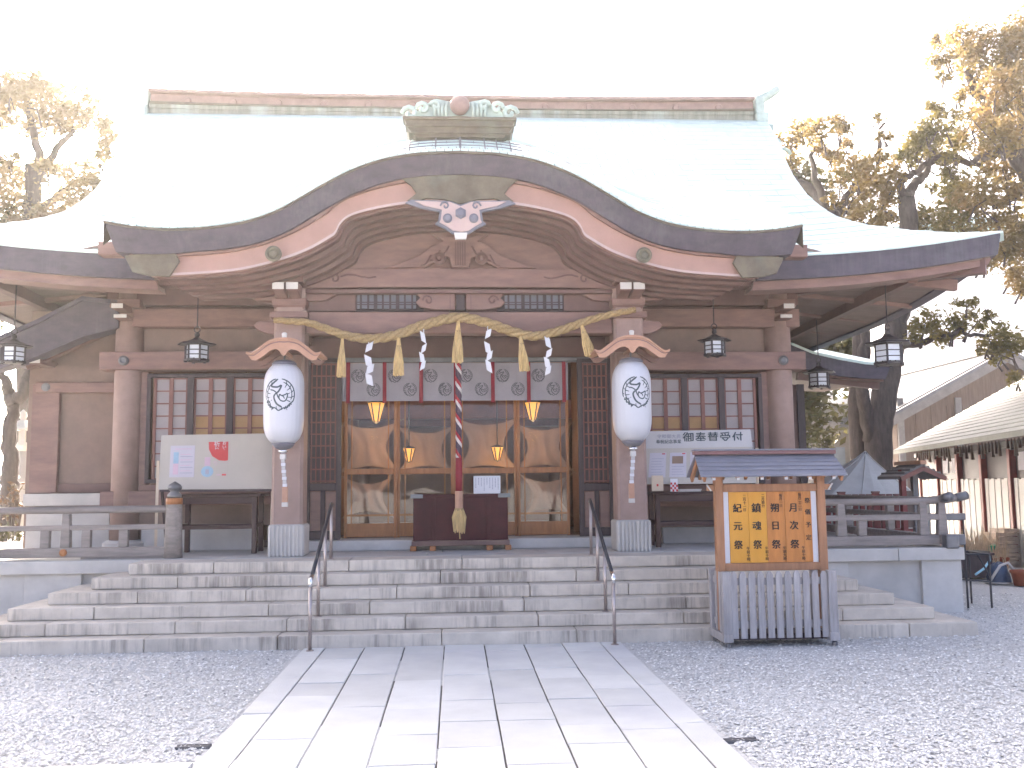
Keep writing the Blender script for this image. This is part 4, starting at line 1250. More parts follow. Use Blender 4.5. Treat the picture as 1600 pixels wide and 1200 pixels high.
# crane roundel: strokes in a unit disc (x right, y up)
def crane_strokes():
    S = []
    def arc(r, a0, a1, n=14, w=.06, wob=0.0, cx=0, cy=0):
        S.append(([(cx + (r + wob * math.sin(k * 1.7)) * math.cos(R(a0 + (a1 - a0) * k / (n - 1))), cy + (r + wob * math.sin(k * 1.7)) * math.sin(R(a0 + (a1 - a0) * k / (n - 1)))) for k in range(n)], w))
    arc(.97, 100, 200, w=.05); arc(.97, 80, -30, w=.05); arc(.80, 110, 215, w=.04); arc(.80, 70, -25, w=.04)   # wing rims
    arc(.93, 205, 250, wob=.05, w=.06); arc(.93, -35, -70, wob=.05, w=.06)
    for a in (118, 140, 162, 184, 204):                                                                     # left primaries
        S.append(([(.96 * math.cos(R(a)), .96 * math.sin(R(a))), (.78 * math.cos(R(a + 10)), .78 * math.sin(R(a + 10))), (.55 * math.cos(R(a + 14)), .55 * math.sin(R(a + 14)))], .045))
    for a in (62, 40, 18, -4, -24):
        S.append(([(.96 * math.cos(R(a)), .96 * math.sin(R(a))), (.78 * math.cos(R(a - 10)), .78 * math.sin(R(a - 10))), (.55 * math.cos(R(a - 14)), .55 * math.sin(R(a - 14)))], .045))
    S.append((list(map(tuple, spline([(-.05, .95), (-.5, .55), (-.1, .45), (.15, .55), (.0, .2), (-.3, -.1), (-.15, -.55), (.2, -.8)], 5))), .07))   # neck and body edge
    S.append((list(map(tuple, spline([(-.55, .3), (-.35, .25), (-.15, .1), (-.05, -.15), (.05, -.3)], 5))), .05))
    S.append((list(map(tuple, spline([(.05, .02), (.18, -.08), (.38, -.02), (.52, .05), (.50, -.2), (.36, -.42), (.12, -.38), (.02, -.2), (.05, .02)], 4))), .05))  # head
    S.append(([(.2, -.1), (.3, -.15), (.35, -.28)], .05))
    S.append((list(map(tuple, spline([(-.85, -.35), (-.6, -.5), (-.5, -.75), (-.2, -.85), (0, -1.0), (.25, -.86), (.5, -.8), (.65, -.6), (.9, -.4)], 4))), .05))  # tail
    for a in (-.45, -.15, .15, .42): S.append(([(a, -.72), (a * 1.1 + .05, -.98)], .05))
    return S
CRANE = crane_strokes()

def crest_mesh(mapf, r, lift=1.0):
    """strokes as flat ribbons on a surface given by mapf(u, v)->point"""
    m = MB()
    for pts, w in CRANE:
        P = np.array(pts); vs = []; w = w * 1.55
        for i in range(len(P)):
            d = P[min(i + 1, len(P) - 1)] - P[max(i - 1, 0)]; d = d / (np.linalg.norm(d) + 1e-9)
            nrm = np.array([-d[1], d[0]]) * w * .5 * (0.55 if i in (0, len(P) - 1) else 1)
            vs += [mapf(*((P[i] + nrm) * r)), mapf(*((P[i] - nrm) * r))]
        m.add(vs, [(2 * i, 2 * i + 1, 2 * i + 3, 2 * i + 2) for i in range(len(P) - 1)])
    return m

# ================================================================== RAILINGS ON THE TERRACE
def railing_left():
    t = thing('terrace_railing', 'weathered grey timber railing on terrace left of the steps with capped newel', 'railing', (-6, 2.1, H))
    Y = 2.12
    Z = lambda py: zat(py, Y, 100)
    X = lambda px: xat(px, Y, 800)
    xe = X(268)
    MB().tube([(-9.4, Y, Z(797)), (xe - .05, Y, Z(797) - .0)], .045, 12).build('top_rail', MT['rail_wood'], t, smooth=True)
    MB().box(-9.4, xe - .05, Y - .035, Y + .035, Z(829), Z(821)).build('middle_rail', MT['rail_wood'], t, bevel=.008)
    MB().box(-9.4, xe - .02, Y - .07, Y + .07, H + .03, H + .145).build('bottom_beam', MT['rail_wood'], t, bevel=.01)
    for x in (X(195),): MB().box(x - .5, x + .5, Y - .05, Y + .05, H + .003, H + .03).build('shim', MT['rail_wood'], t)
    k = 0
    for px in (105, 73, 137, -55, -120, 195):
        x = X(px)
        if px in (105, -120):
            m = MB(); m.hexa([(x - .06, Y - .05, H + .146), (x + .06, Y - .05, H + .146), (x + .06, Y + .05, H + .146), (x - .06, Y + .05, H + .146), (x - .045, Y - .045, Z(803)), (x + .045, Y - .045, Z(803)), (x + .045, Y + .045, Z(803)), (x - .045, Y + .045, Z(803))])
            m.build('post', MT['rail_wood'], t, bevel=.01)
            m = MB(); m.lathe([(.045, 0), (.045, .02), (.02, .03)], 16); m.v = [(x + a, Y - .07 - c, H + .09 + b) for a, b, c in m.v]
            m.build('beam_boss', MT['orange_wood'], t)
        else:
            MB().box(x - .055, x + .055, Y - .04, Y + .04, H + .146, Z(829)).build('short_post', MT['rail_wood'], t, bevel=.008)
    # newel: grey post, brown collar, dark onion cap
    m = MB(); m.lathe([(.115, H), (.105, H + .3), (.095, Z(790)), (.10, Z(787))], 20, (X(272), Y, 0)); nw = m.build('newel_post', MT['rail_wood'], t, smooth=True)
    zt = Z(790)
    MB().lathe([(.10, 0), (.10, .075), (.085, .08)], 20, (X(272), Y, zt)).build('newel_collar', MT['orange_wood'], nw, smooth=True)
    MB().lathe([(.085, .081), (.085, .12), (.055, .15), (.05, .165), (.085, .19), (.09, .215), (.07, .245), (.03, .27), (.005, .285)], 20, (X(272), Y, zt)).build('newel_cap', MT['iron'], nw, smooth=True)
railing_left()

def railing_right():
    t = thing('terrace_railing', 'weathered grey timber railing right of the steps with flared dark capped ends', 'railing', (5.5, 2.1, H))
    Y = 2.10
    Z = lambda py: zat(py, Y, 1400)
    X = lambda px: xat(px, Y, 800)
    x0 = 3.95
    pts = [(x0, Y, Z(784)), (X(1440), Y, Z(784)), (X(1480), Y, Z(782)), (X(1503), Y, Z(777))]
    MB().tube(pts, [.045, .045, .045, .052], 12).build('top_rail', MT['rail_wood'], t, smooth=True)
    MB().tube([(X(1494), Y, Z(779)), (X(1512), Y, Z(775))], .056, 12).build('rail_end_cap', MT['iron'], t, smooth=True)
    MB().box(x0, X(1498), Y - .04, Y + .04, Z(813), Z(804)).build('middle_rail', MT['rail_wood'], t, bevel=.008)
    MB().box(X(1473), X(1506), Y - .045, Y + .045, Z(813.7), Z(803.3)).build('rail_end_cap', MT['iron'], t, bevel=.008)
    MB().box(x0, X(1496), Y - .07, Y + .07, H + .03, H + .15).build('bottom_beam', MT['rail_wood'], t, bevel=.01)
    MB().box(X(1474), X(1502), Y - .078, Y + .078, H + .02, H + .158).build('rail_end_cap', MT['iron'], t, bevel=.01)
    # the railing returning along the side of the terrace
    xs = X(1470)
    MB().tube([(xs, Y - .16, Z(779)), (xs, Y + .3, Z(783)), (xs, 9, Z(783))], .048, 12).build('side_top_rail', MT['rail_wood'], t, smooth=True)
    MB().tube([(xs, Y - .25, Z(776)), (xs, Y - .1, Z(779))], .06, 12).build('rail_end_cap', MT['iron'], t, smooth=True)
    MB().box(xs - .04, xs + .04, Y + .2, 9, Z(813), Z(804)).build('side_middle_rail', MT['rail_wood'], t, bevel=.008)
    MB().box(xs - .07, xs + .07, Y - .16, 9, H + .035, H + .148).build('side_bottom_beam', MT['rail_wood'], t, bevel=.01)
    MB().box(xs - .085, xs + .085, Y - .28, Y - .14, H - .01, H + .165).build('rail_end_cap', MT['iron'], t, bevel=.02)
    for px in (1313, 1345, 1441, 1470):
        x = X(px)
        MB().hexa([(x - .065, Y - .05, H + .151), (x + .065, Y - .05, H + .151), (x + .065, Y + .05, H + .151), (x - .065, Y + .05, H + .151), (x - .045, Y - .045, Z(786)), (x + .045, Y - .045, Z(786)), (x + .045, Y + .045, Z(786)), (x - .045, Y + .045, Z(786))]).build('post', MT['rail_wood'], t, bevel=.01) if px != 1345 else \
            MB().box(x - .055, x + .055, Y - .045, Y + .045, H + .151, Z(813)).build('post', MT['rail_wood'], t, bevel=.01)
    for y in (3.6, 5.1, 6.6, 8.1):
        MB().box(xs - .05, xs + .05, y - .05, y + .05, H + .149, Z(786)).build('post', MT['rail_wood'], t, bevel=.01)
railing_right()

# ================================================================== HANDRAILS ON THE STEPS
def handrail(s, label):
    x = s * 1.565
    t = thing('handrail', label, 'handrail', (x, -.1, 0), 'steel handrails on the steps')
    p0 = at(485 if s < 0 else 962, 908 if s < 0 else 902, -.1); p1 = at(512 if s < 0 else 928, 786 if s < 0 else 780, 1.55)
    p0[0] = p1[0] = x
    d = (p1 - p0)
    on = lambda y: p0 + d * ((y - p0[1]) / d[1])
    for y, zb in ((-.1, .004), (.47, 2 * RISE), (1.0, 4 * RISE), (1.52, 6 * RISE)):
        q = on(min(y, 1.5))
        MB().tube([(x, y, zb), (x, y, q[2] - .02)], .019, 12).build('post', MT['steel'], t, smooth=True)
        MB().lathe([(.04, zb), (.04, zb + .008), (.02, zb + .012)], 16, (x, y, 0)).build('foot_plate', MT['steel'], t)
    pts = [on(-.1) + np.array([0, .0, -.02]), on(-.02), on(.7), on(1.45), on(1.52) + np.array([0, 0, .005])]
    MB().tube([pts[1], pts[2], pts[3], pts[4], pts[4] + np.array([0, .06, -.02])], .021, 12).build('grip', MT['grip'], t, smooth=True)
    MB().tube([on(-.12) + np.array([0, 0, -.05]), on(-.115) + np.array([0, 0, .0]), on(-.06) + np.array([0, 0, .01]), on(-.01)], [.019, .023, .025, .024], 12).build('grip_end', MT['chrome'], t, smooth=True)
handrail(-1, 'steel handrail with black grip on the left of the steps')
handrail(1, 'steel handrail with black grip on the right of the steps')

# ================================================================== TABLES AND BOARDS BEHIND THE RAILINGS
def table(xa, xb, y0, y1, ztop, zshelf, label):
    t = thing('wooden_table', label, 'table', ((xa + xb) / 2, (y0 + y1) / 2, H), 'dark tables along the front wall')
    MB().box(xa - .06, xb + .06, y0 - .05, y1 + .05, ztop - .035, ztop).build('table_top', MT['table_wood'], t, bevel=.006)
    MB().box(xa + .05, xb - .05, y0 + .005, y0 + .025, ztop - .13, ztop - .037).build('apron', MT['table_wood'], t, bevel=.004)
    for x in (xa, xb - .065):
        for y in (y0, y1 - .065):
            MB().box(x, x + .065, y, y + .065, H, ztop - .037).build('leg', MT['table_wood'], t, bevel=.006)
    for y in (y0 + .01, y1 - .05):
        MB().box(xa + .067, xb - .067, y, y + .04, zshelf - .05, zshelf).build('stretcher', MT['table_wood'], t, bevel=.004)
    for x in (xa + .01, xb - .05):
        MB().box(x, x + .04, y0 + .067, y1 - .067, zshelf - .03, zshelf + .02).build('stretcher', MT['table_wood'], t, bevel=.004)
TY0, TY1 = 2.75, 3.25
table(xat(277, TY0), xat(403, TY0), TY0, TY1, zat(772, TY0, 340), zat(821, TY0, 340), 'dark wooden table behind the blank cream notice panel')
table(xat(1022, TY0), xat(1185, TY0), TY0, TY1, zat(768, TY0, 1100), zat(815, TY0, 1100), 'dark wooden table below the lettered donation sign')

def panel_left():
    Y = 2.62
    t = thing('leaning_signboard', 'cream notice panel with red fan shaped poster leaning left of the porch', 'sign', (xat(340, Y), Y, H))
    P = [at(247, 765, Y - .06), at(427, 764, Y - .06), at(427, 677, Y + .1), at(252, 680, Y + .1)]
    m = MB(); n = np.array([0, .03, .0])
    m.hexa([P[0], P[1], P[1] + n, P[0] + n, P[3], P[2], P[2] + n, P[3] + n]); m.build('panel', MT['board_white'], t, bevel=.004)
    ctr = lambda u, v: (P[0] * (1 - u) + P[1] * u) * (1 - v) + (P[3] * (1 - u) + P[2] * u) * v
    m = MB(); q = n * -.1
    for px, top, bot in ((245, 720, 852), (425, 745, 850)):
        a = at(px + 2, top, Y + .0); b = at(px - 2, bot, Y - .12); b[2] = H
        MB().bar(a, b, .035, .03).build('leg', MT['pale_wood'], t)
        a2 = a + np.array([.0, .06, 0]); b2 = np.array([a[0], Y + .5, H])
        MB().bar(a2, b2, .03, .03).build('rear_leg', MT['dark_wood'], t)
    MB().bar(P[0] + np.array([.02, .015, -.016]), P[1] + np.array([-.02, .015, -.016]), .03, .03).build('lower_rail', MT['dark_wood'], t)
    # poster with lines of text
    def quad(u0, u1, v0, v1, nm, mt_, par, lift=.004):
        A = [ctr(u0, v0), ctr(u1, v0), ctr(u1, v1), ctr(u0, v1)]
        o = np.array([0, -lift, 0]); b = np.array([0, -.0005, 0])
        return MB().hexa([A[0] + o, A[1] + o, A[1] + b, A[0] + b, A[3] + o, A[2] + o, A[2] + b, A[3] + b]).build(nm, mt_, par)
    po = quad(.09, .305, .22, .80, 'poster', MT['paper_pale'], t)
    quad(.12, .165, .27, .47, 'poster_block', MT['ink_pink'], po, .006); quad(.12, .165, .47, .68, 'poster_block', MT['ink_blue'], po, .006)
    for k in range(4):
        quad(.18, .29, .29 + .10 * k, .292 + .10 * k + .012, 'poster_line', MT['ink_grey'], po, .006)
        quad(.18, .27, .33 + .10 * k, .332 + .10 * k + .01, 'poster_line', MT['ink_pink'], po, .006)
    quad(.13, .28, .73, .745, 'poster_line', MT['ink_pink'], po, .006)
    sh = quad(.40, .60, .2, .86, 'poster', MT['paper_pale'] if False else MT['board_white'], t, .003)
    # red fan shape with white writing
    pts = [(.425, .86), (.60, .86), (.60, .52), (.575, .51), (.52, .52), (.46, .60), (.43, .72)]
    vs = [ctr(u, v) + np.array([0, -.006, 0]) for u, v in pts]
    m = MB().add(vs, [tuple(reversed(range(len(vs))))]); m.build('red_fan', MT['ink_red'], sh)
    c = ctr(.565, .73); lettering('おいの', c + np.array([0, -.008, .10]), .055, MT['paper'], sh, vertical=True, step=.95)
    c = ctr(.50, .74); lettering('祈り', c + np.array([0, -.008, .095]), .085, MT['paper'], sh, vertical=True, step=.95)
    vs = [ctr(.42 + .055 * math.cos(a) , .32 + .10 * math.sin(a)) + np.array([0, -.006, 0]) for a in np.linspace(0, 2 * math.pi, 20, endpoint=False)]
    MB().add(vs, [tuple(range(20))]).build('blue_vase_print', MT['ink_blue'], sh)
    quad(.395, .445, .42, .58, 'pink_print', MT['ink_pink'], sh, .006); quad(.405, .435, .27, .36, 'print_shade', MT['ink_grey'], sh, .008)
    lettering('り', ctr(.49, .46) + np.array([0, -.008, 0]), .07, MT['ink_pink'], sh)
    quad(.55, .585, .245, .275, 'seal', MT['ink_red'], sh, .006); quad(.50, .54, .25, .265, 'poster_line', MT['ink_pink'], sh, .006)
panel_left()

def panel_right():
    Y = 2.55
    t = thing('donation_sign', 'donation reception sign with lettered white header and pinned papers', 'sign', (xat(1095, Y), Y, H))
    P = [at(1003, 757, Y - .06), at(1182, 755, Y - .06), at(1172, 671, Y + .12), at(1010, 674, Y + .12)]
    n = np.array([0, .03, 0])
    ctr = lambda u, v: (P[0] * (1 - u) + P[1] * u) * (1 - v) + (P[3] * (1 - u) + P[2] * u) * v
    def quad(u0, u1, v0, v1, nm, mt_, par, lift=.004):
        A = [ctr(u0, v0), ctr(u1, v0), ctr(u1, v1), ctr(u0, v1)]
        o = np.array([0, -lift, 0]); b = np.array([0, -.0005, 0])
        return MB().hexa([A[0] + o, A[1] + o, A[1] + b, A[0] + b, A[3] + o, A[2] + o, A[2] + b, A[3] + b]).build(nm, mt_, par)
    MB().hexa([P[0], P[1], P[1] + n, P[0] + n, P[3], P[2], P[2] + n, P[3] + n]).build('panel', MT['board_white'], t, bevel=.004)
    hd = quad(.0, 1.0, .67, 1.0, 'header', MT['header_white'], t, .012)
    c = ctr(.62, .845); lettering('御奉賛受付', c + np.array([0.02, -.02, 0]), .155, MT['ink'], hd, step=1.18, bold=.0025)
    c = ctr(.215, .89); lettering('令和御大典', c + np.array([0, -.02, 0]), .062, MT['ink_grey'], hd, step=1.15)
    c = ctr(.215, .79); lettering('奉祝記念事業', c + np.array([0, -.02, 0]), .058, MT['ink'], hd, step=1.0)
    for k, u in enumerate((.05, .235, .42, .60, .78)):
        pa = quad(u, u + .15, .13, .585, 'pinned_paper', MT['paper_pale'], t)
        quad(u + .11, u + .14, .555, .575, 'seal', MT['ink_red'], pa, .006)
        if k == 1: quad(u + .02, u + .12, .38, .52, 'print', MT['reflection_beige'], pa, .006)
        for j in range(7):
            if k == 1 and j > 3: continue
            quad(u + .02, u + .13 - .01 * (j % 3), .17 + .05 * j, .172 + .05 * j + .008, 'printed_line', MT['ink_grey'], pa, .006)
    for px, top, bot in ((1004, 700, 857), (1183, 700, 855)):
        a = at(px, top, Y); b = at(px + (5 if px < 1100 else 0), bot, Y - .1); b[2] = H
        MB().bar(a, b, .035, .03).build('leg', MT['pale_wood'], t)
        MB().bar(a + np.array([0, .07, 0]), (a[0], Y + .5, H), .03, .03).build('rear_leg', MT['dark_wood'], t)
    # envelopes hanging on the table edge
    for u, mt_, lab, px, y0, y1, w in ((0, 'pale_wood', 'cream envelope tucked below the donation sign', 1027, 743, 767, .155), (1, 'paper', 'red and white checked envelope below the donation sign', 1053, 748, 768, .10)):
        a = at(px, y0, 2.45); b = at(px, y1, 2.45)
        e = thing('envelope', lab, 'envelope', (a[0], 2.45, b[2]), 'envelopes below the donation sign')
        MB().box(a[0] - w / 2, a[0] + w / 2, 2.45, 2.456, b[2], a[2]).build('sheet', MT[mt_], e)
        if u:
            for i in range(4):
                for j in range(4):
                    if (i + j) % 2: MB().box(a[0] - w / 2 + i * w / 4, a[0] - w / 2 + (i + 1) * w / 4, 2.447, 2.4495, b[2] + j * .03, b[2] + (j + 1) * .03).build('red_square', MT['ink_red'], e)
        else: MB().box(a[0] - .012, a[0] + .012, 2.447, 2.4495, b[2] + .06, b[2] + .09).build('seal', MT['ink_red'], e)
    a = at(1082, 763, 2.6)
    o = MB().box(a[0] - .15, a[0] + .15, 2.55, 2.75, a[2] - .02, a[2] + .02).build('paper_stack', MT['paper'], None, bevel=.004, org=(a[0], 2.65, a[2])) if False else None
    pt = thing('paper_stack', 'flat stack of white papers on table under the donation sign', 'papers', (a[0], 2.85, zat(768, TY0, 1100)))
    for k in range(3):
        MB().box(a[0] - .16 + .01 * k, a[0] + .15 + .006 * k, 2.74, 2.95, zat(768, TY0, 1100) + .012 * k + .001, zat(768, TY0, 1100) + .012 * (k + 1)).build('sheaf', MT['paper'], pt)
panel_right()

# ================================================================== BIG PAPER LANTERNS
def lantern_canopy(s, label):
    cxp = 443.5 if s < 0 else 988
    Y0 = 1.42
    c = at(cxp, 545, Y0)
    t = thing('lantern_canopy', label, 'canopy', (c[0], 1.97, c[2]), 'small lantern canopies on the porch pillars')
    dy = 0 if s < 0 else -4
    def P(L): return [at(cxp + a, b + dy, Y0)[[0, 2]] for a, b in L]
    o = spline(P([(-59, 551), (-50, 552.5), (-38, 544), (-24, 534), (-10, 529.5), (0, 529)]), 6); i = spline(P([(-51, 562), (-42, 562), (-30, 554), (-20, 547), (-8, 545), (0, 546)]), 6)
    mir = lambda A: np.vstack([A, np.stack([2 * c[0] - A[::-1][1:, 0], A[::-1][1:, 1]], 1)])
    O, I = mir(o), mir(i)
    MB().band(O, I, Y0, Y0 + .035).build('gable_board', MT['new_wood'], t)
    MB().band(O * .75 + I * .25, O * .62 + I * .38, Y0 - .006, Y0 - .0005).build('board_groove', MT['paint'], t)
    MB().band(O + [0, .012], O + [0, -.015], Y0 - .02, 1.99).build('roof', MT['new_wood'], t, bevel=.004)
    MB().band((O * .7 + I * .3) * 1.0, I, 1.9, 1.96).build('rear_board', MT['paint'], t)
    z = zat(546 + dy, Y0, cxp)
    pd = MB().prism([(c[0] - .10, z + .01), (c[0] - .05, z - .02), (c[0] - .03, z - .06), (c[0], z - .08), (c[0] + .03, z - .06), (c[0] + .05, z - .02), (c[0] + .10, z + .01)], Y0 - .012, Y0 + .01)
    pd.build('pendant', MT['new_wood'], t, bevel=.005)
    zt = zat(530 + dy, Y0, cxp)
    MB().lathe([(.014, 0), (.028, .01), (.03, .05), (.034, .07), (.02, .085)], 14, (c[0], Y0 + .03, zt)).build('finial', MT['cap_white'], t, smooth=True)
    MB().box(c[0] - .02, c[0] + .02, 1.55, 1.965, z - .035, z + .0).build('hanger_arm', MT['new_wood'], t)
    return c
c1 = lantern_canopy(-1, 'small curved wooden canopy above the lantern on the left porch pillar')
c2 = lantern_canopy(1, 'small curved wooden canopy above the lantern on the right porch pillar')

def paper_lantern(s, label):
    cxp = 443.5 if s < 0 else 987
    dy = 0 if s < 0 else -4
    Yc = 1.68
    c = at(cxp, 630 + dy, Yc)
    x = c[0]; zt = zat(571 + dy, Yc, cxp); zb = zat(692 + dy, Yc, cxp); hgt = zt - zb
    t = thing('paper_lantern', label, 'lantern', (x, Yc, zb), 'white lanterns on the porch pillars')
    Rr = .243
    prof = []
    rows = 30
    for k in range(rows + 1):
        u = k / rows
        r = Rr * (1 - (abs(2 * u - 1)) ** 5.5 * .42) * (1.0 + .012 * (u - .5))
        prof.append((r, zb + hgt * u))
    n = 96
    m = MB(); vs = []; fs = []
    for k, (r, z) in enumerate(prof):
        for j in range(n):
            a = 2 * math.pi * j / n
            rr = r * (1 + .010 * abs(math.cos(a * 12)))
            vs.append((x + rr * math.cos(a), Yc + rr * math.sin(a), z))
    for k in range(rows):
        for j in range(n): fs.append((k * n + j, k * n + (j + 1) % n, (k + 1) * n + (j + 1) % n, (k + 1) * n + j))
    fs.append(tuple(reversed(range(n)))); fs.append(tuple(range(rows * n, rows * n + n)))
    body = m.add(vs, fs).build('lantern_body', MT['lantern_vinyl'], t, smooth=True)
    # crane roundel printed on the front, slightly turned
    zc = zat(619 + dy, Yc, cxp); a0 = -math.pi / 2 + (-.08 if s < 0 else .14)
    def mp(u, v):
        a = a0 + u / Rr; r = Rr * 1.012
        return (x + r * math.cos(a), Yc + r * math.sin(a), zc + v)
    crest_mesh(mp, .195).build('crane_crest', MT['ink'], body)
    MB().lathe([(Rr * .62, 0), (Rr * .62, .02), (Rr * .5, .05), (.03, .07)], 24, (x, Yc, zt)).build('top_cap', MT['bluegrey'], t, smooth=True)
    MB().tube([(x, Yc, zt + .06), (x, Yc, zt + .30)], .012, 8).build('hanger', MT['iron'], t)
    MB().lathe([(.07, -.075), (.1, -.06), (Rr * .55, -.02), (Rr * .58, 0)], 24, (x, Yc, zb)).build('bottom_cap', MT['bluegrey'], t, smooth=True)
    MB().lathe([(.02, -.13), (.045, -.12), (.065, -.10), (.045, -.08)], 16, (x, Yc, zb)).build('metal_ring', MT['chrome'], t, smooth=True)
    MB().box(x - .034, x + .034, Yc - .034, Yc + .034, zb - .2, zb - .135).build('tassel_block', MT['cap_white'], t, bevel=.008)
    # hanging tag: pale strip, wooden lower end, white tip
    kx = .03 * (1 if s < 0 else -1)
    for k in range(8):
        xx = x + kx * (k / 8); z1 = zb - .2 - k * .042
        MB().box(xx - .022 - .004 * (k % 2), xx + .022 + .004 * (k % 2), Yc - .014, Yc + .014, z1 - .04, z1 - .001).build('tag_segment', MT['paper'] if k % 2 else MT['header_white'], t, bevel=.004)
    MB().box(x + kx - .034, x + kx + .034, Yc - .02, Yc + .02, zb - .72, zb - .535).build('wooden_tag', MT['new_wood'], t, bevel=.004)
    MB().box(x + kx - .036, x + kx + .036, Yc - .022, Yc + .022, zb - .775, zb - .722).build('tag_tip', MT['granite'], t, bevel=.004)
paper_lantern(-1, 'white lantern with black crane crest on the left porch pillar')
paper_lantern(1, 'white lantern with black crane crest on the right porch pillar')

# ================================================================== STRAW ROPE WITH PAPER STREAMERS
YROPE = 1.90
_rp = [(428, 500), (452, 502), (480, 504), (505, 512), (540, 524), (580, 529.5), (620, 523), (665, 507), (716, 496), (762, 505), (800, 518), (836, 525), (876, 516), (915, 502), (955, 491), (993, 484)]
def rope():
    P = np.array([at(a, b, YROPE) for a, b in _rp])
    P = spline(P, 14)
    n = len(P)
    L = np.concatenate([[0], np.cumsum(np.linalg.norm(np.diff(P, axis=0), axis=1))])
    t = thing('shimenawa_rope', 'thick twisted straw rope strung across the porch between the pillars', 'rope', P[n // 2])
    for k in range(3):
        pts = []; rs = []
        for i in range(n):
            d = P[min(i + 1, n - 1)] - P[max(i - 1, 0)]; d /= np.linalg.norm(d)
            a = np.array([0, -1, 0]); b = np.cross(d, a); b /= np.linalg.norm(b)
            u = L[i] / L[-1]
            thick = .040 * (0.42 + 0.58 * math.sin(math.pi * min(1, max(0, u * .9 + .05))) ** .8)
            ph = -L[i] * 2 * math.pi / .42 + k * 2 * math.pi / 3
            pts.append(P[i] + (a * math.cos(ph) + b * math.sin(ph)) * thick * .75); rs.append(thick)
        MB().tube(pts, rs, 8).build('strand', MT['straw_rope'], t, smooth=True)
    # straw tassels of the rope
    for (x0, y0, x1, y1, w) in ((535, 529, 533, 588, 13), (623, 527, 623, 586, 16), (716, 502, 715, 566, 17), (813, 524, 820, 579, 16), (909, 508, 923, 556, 19)):
        a, b = at(x0, y0, YROPE - .02), at(x1, y1, YROPE - .06)
        m = MB(); k = F_PX / 12.0; ns = 26
        r1 = w / 2 / k
        for j in range(ns):
            an = j * 2.399; rr = r1 * math.sqrt((j + .5) / ns)
            e = b + np.array([rr * math.cos(an), rr * math.sin(an) * .8, random.uniform(-.015, .015)])
            mid = a * .7 + b * .3 + np.array([rr * .45 * math.cos(an), rr * .45 * math.sin(an), 0])
            m.tube([a + np.array([rr * .18 * math.cos(an), rr * .18 * math.sin(an), 0]), mid, a * .35 + b * .65 + np.array([rr * .85 * math.cos(an), rr * .8 * math.sin(an), 0]), e], [.008, .010, .012, .011], 5)
        ta = m.build('straw_tassel', MT['straw'], t)
        q = a * .75 + b * .25
        MB().tube([q + np.array([0, 0, .012]), q - np.array([0, 0, .012])], r1 * .48, 10).build('tassel_binding', MT['straw_rope'], ta)
rope()

def shide(x0, y0, y1, flip, label, sc=1.0):
    Y = YROPE - .03
    k = F_PX / 12.0
    a = at(x0, y0, Y); Hh = (y1 - y0) / k
    t = thing('paper_streamer', label, 'streamer', a, 'paper streamers on the straw rope')
    w = .075 * sc; seg = 4; hh = Hh / (seg + .35)
    for i in range(seg):
        s = flip if i % 2 == 0 else -flip
        x = a[0] + s * .018 + .006 * i * flip; z1 = a[2] - .35 * hh * (1 if i else .2) - i * hh + (.15 * hh if i == 0 else 0)
        tw = .25 * math.sin(i * 2.1 + x0)
        sl = .35 * hh * s
        dy = w / 2 * tw
        z0 = z1 - hh * 1.02
        F_ = [np.array([x - w / 2, Y - dy, z1 - sl * .5]), np.array([x + w / 2, Y + dy, z1 + sl * .5]), np.array([x + w / 2 - s * .02, Y + dy, z0 + sl * .9]), np.array([x - w / 2 - s * .02, Y - dy, z0 - sl * .1])]
        o = np.array([0, .003, 0])
        MB().hexa([F_[3], F_[2], F_[2] + o, F_[3] + o, F_[0], F_[1], F_[1] + o, F_[0] + o]).build('paper_fold', MT['paper'], t)
    MB().tube([a + np.array([0, 0, .05]), a - np.array([0, 0, .02])], .006, 5).build('tie', MT['paper'], t)
shide(576, 537, 600, 1, 'white zigzag paper streamer beside the leftmost straw tassel', 1.15)
shide(662, 520, 580, -1, 'narrow white zigzag paper streamer left of the middle straw tassel', .8)
shide(762, 516, 580, 1, 'white zigzag paper streamer right of the middle straw tassel', .95)
shide(857, 528, 588, -1, 'white zigzag paper streamer left of the rightmost straw tassel', .95)

# ================================================================== CURTAIN OVER THE DOORS
def curtain():
    Y = WY - .26
    c = at(712, 595, Y)
    t = thing('door_curtain', 'pale lilac grey curtain with red straps and crane roundels above the doors', 'curtain', c)
    zt, zb = zat(567, Y), zat(626, Y)
    straps = [544, 601, 658, 712, 770, 826, 881]
    xs = [xat(p, Y, 600) for p in straps]
    ext = [xat(534, Y, 600)] + xs + [xat(888, Y, 600)]
    for k in range(len(ext) - 1):
        a, b = ext[k] + .004, ext[k + 1] - .004
        nx = 9
        G = np.array([[(a + (b - a) * i / (nx - 1), Y + .008 * math.sin(i * 1.3 + k * 2 + j * .4), zt + (zb - zt) * j / 5) for i in range(nx)] for j in range(6)])
        p = MB().slab(G, (0, .004, 0)).build('curtain_panel', MT['curtain'], t, smooth=True)
        if 0 < k < len(ext) - 2:
            for fx, fy in ((.27, .34), (.70, .70)):
                px_, pz = a + (b - a) * fx, zt + (zb - zt) * fy
                mp = lambda u, v: (px_ + u, Y - .012, pz + v)
                ring = MB(); nn = 24
                crest_mesh(mp, .095).build('crane_roundel', MT['crest_grey'], p)
    for x in xs:
        MB().box(x - .026, x + .026, Y - .022, Y - .012, zb - .03, zt + .01).build('red_strap', MT['red_cloth'], t)
curtain()

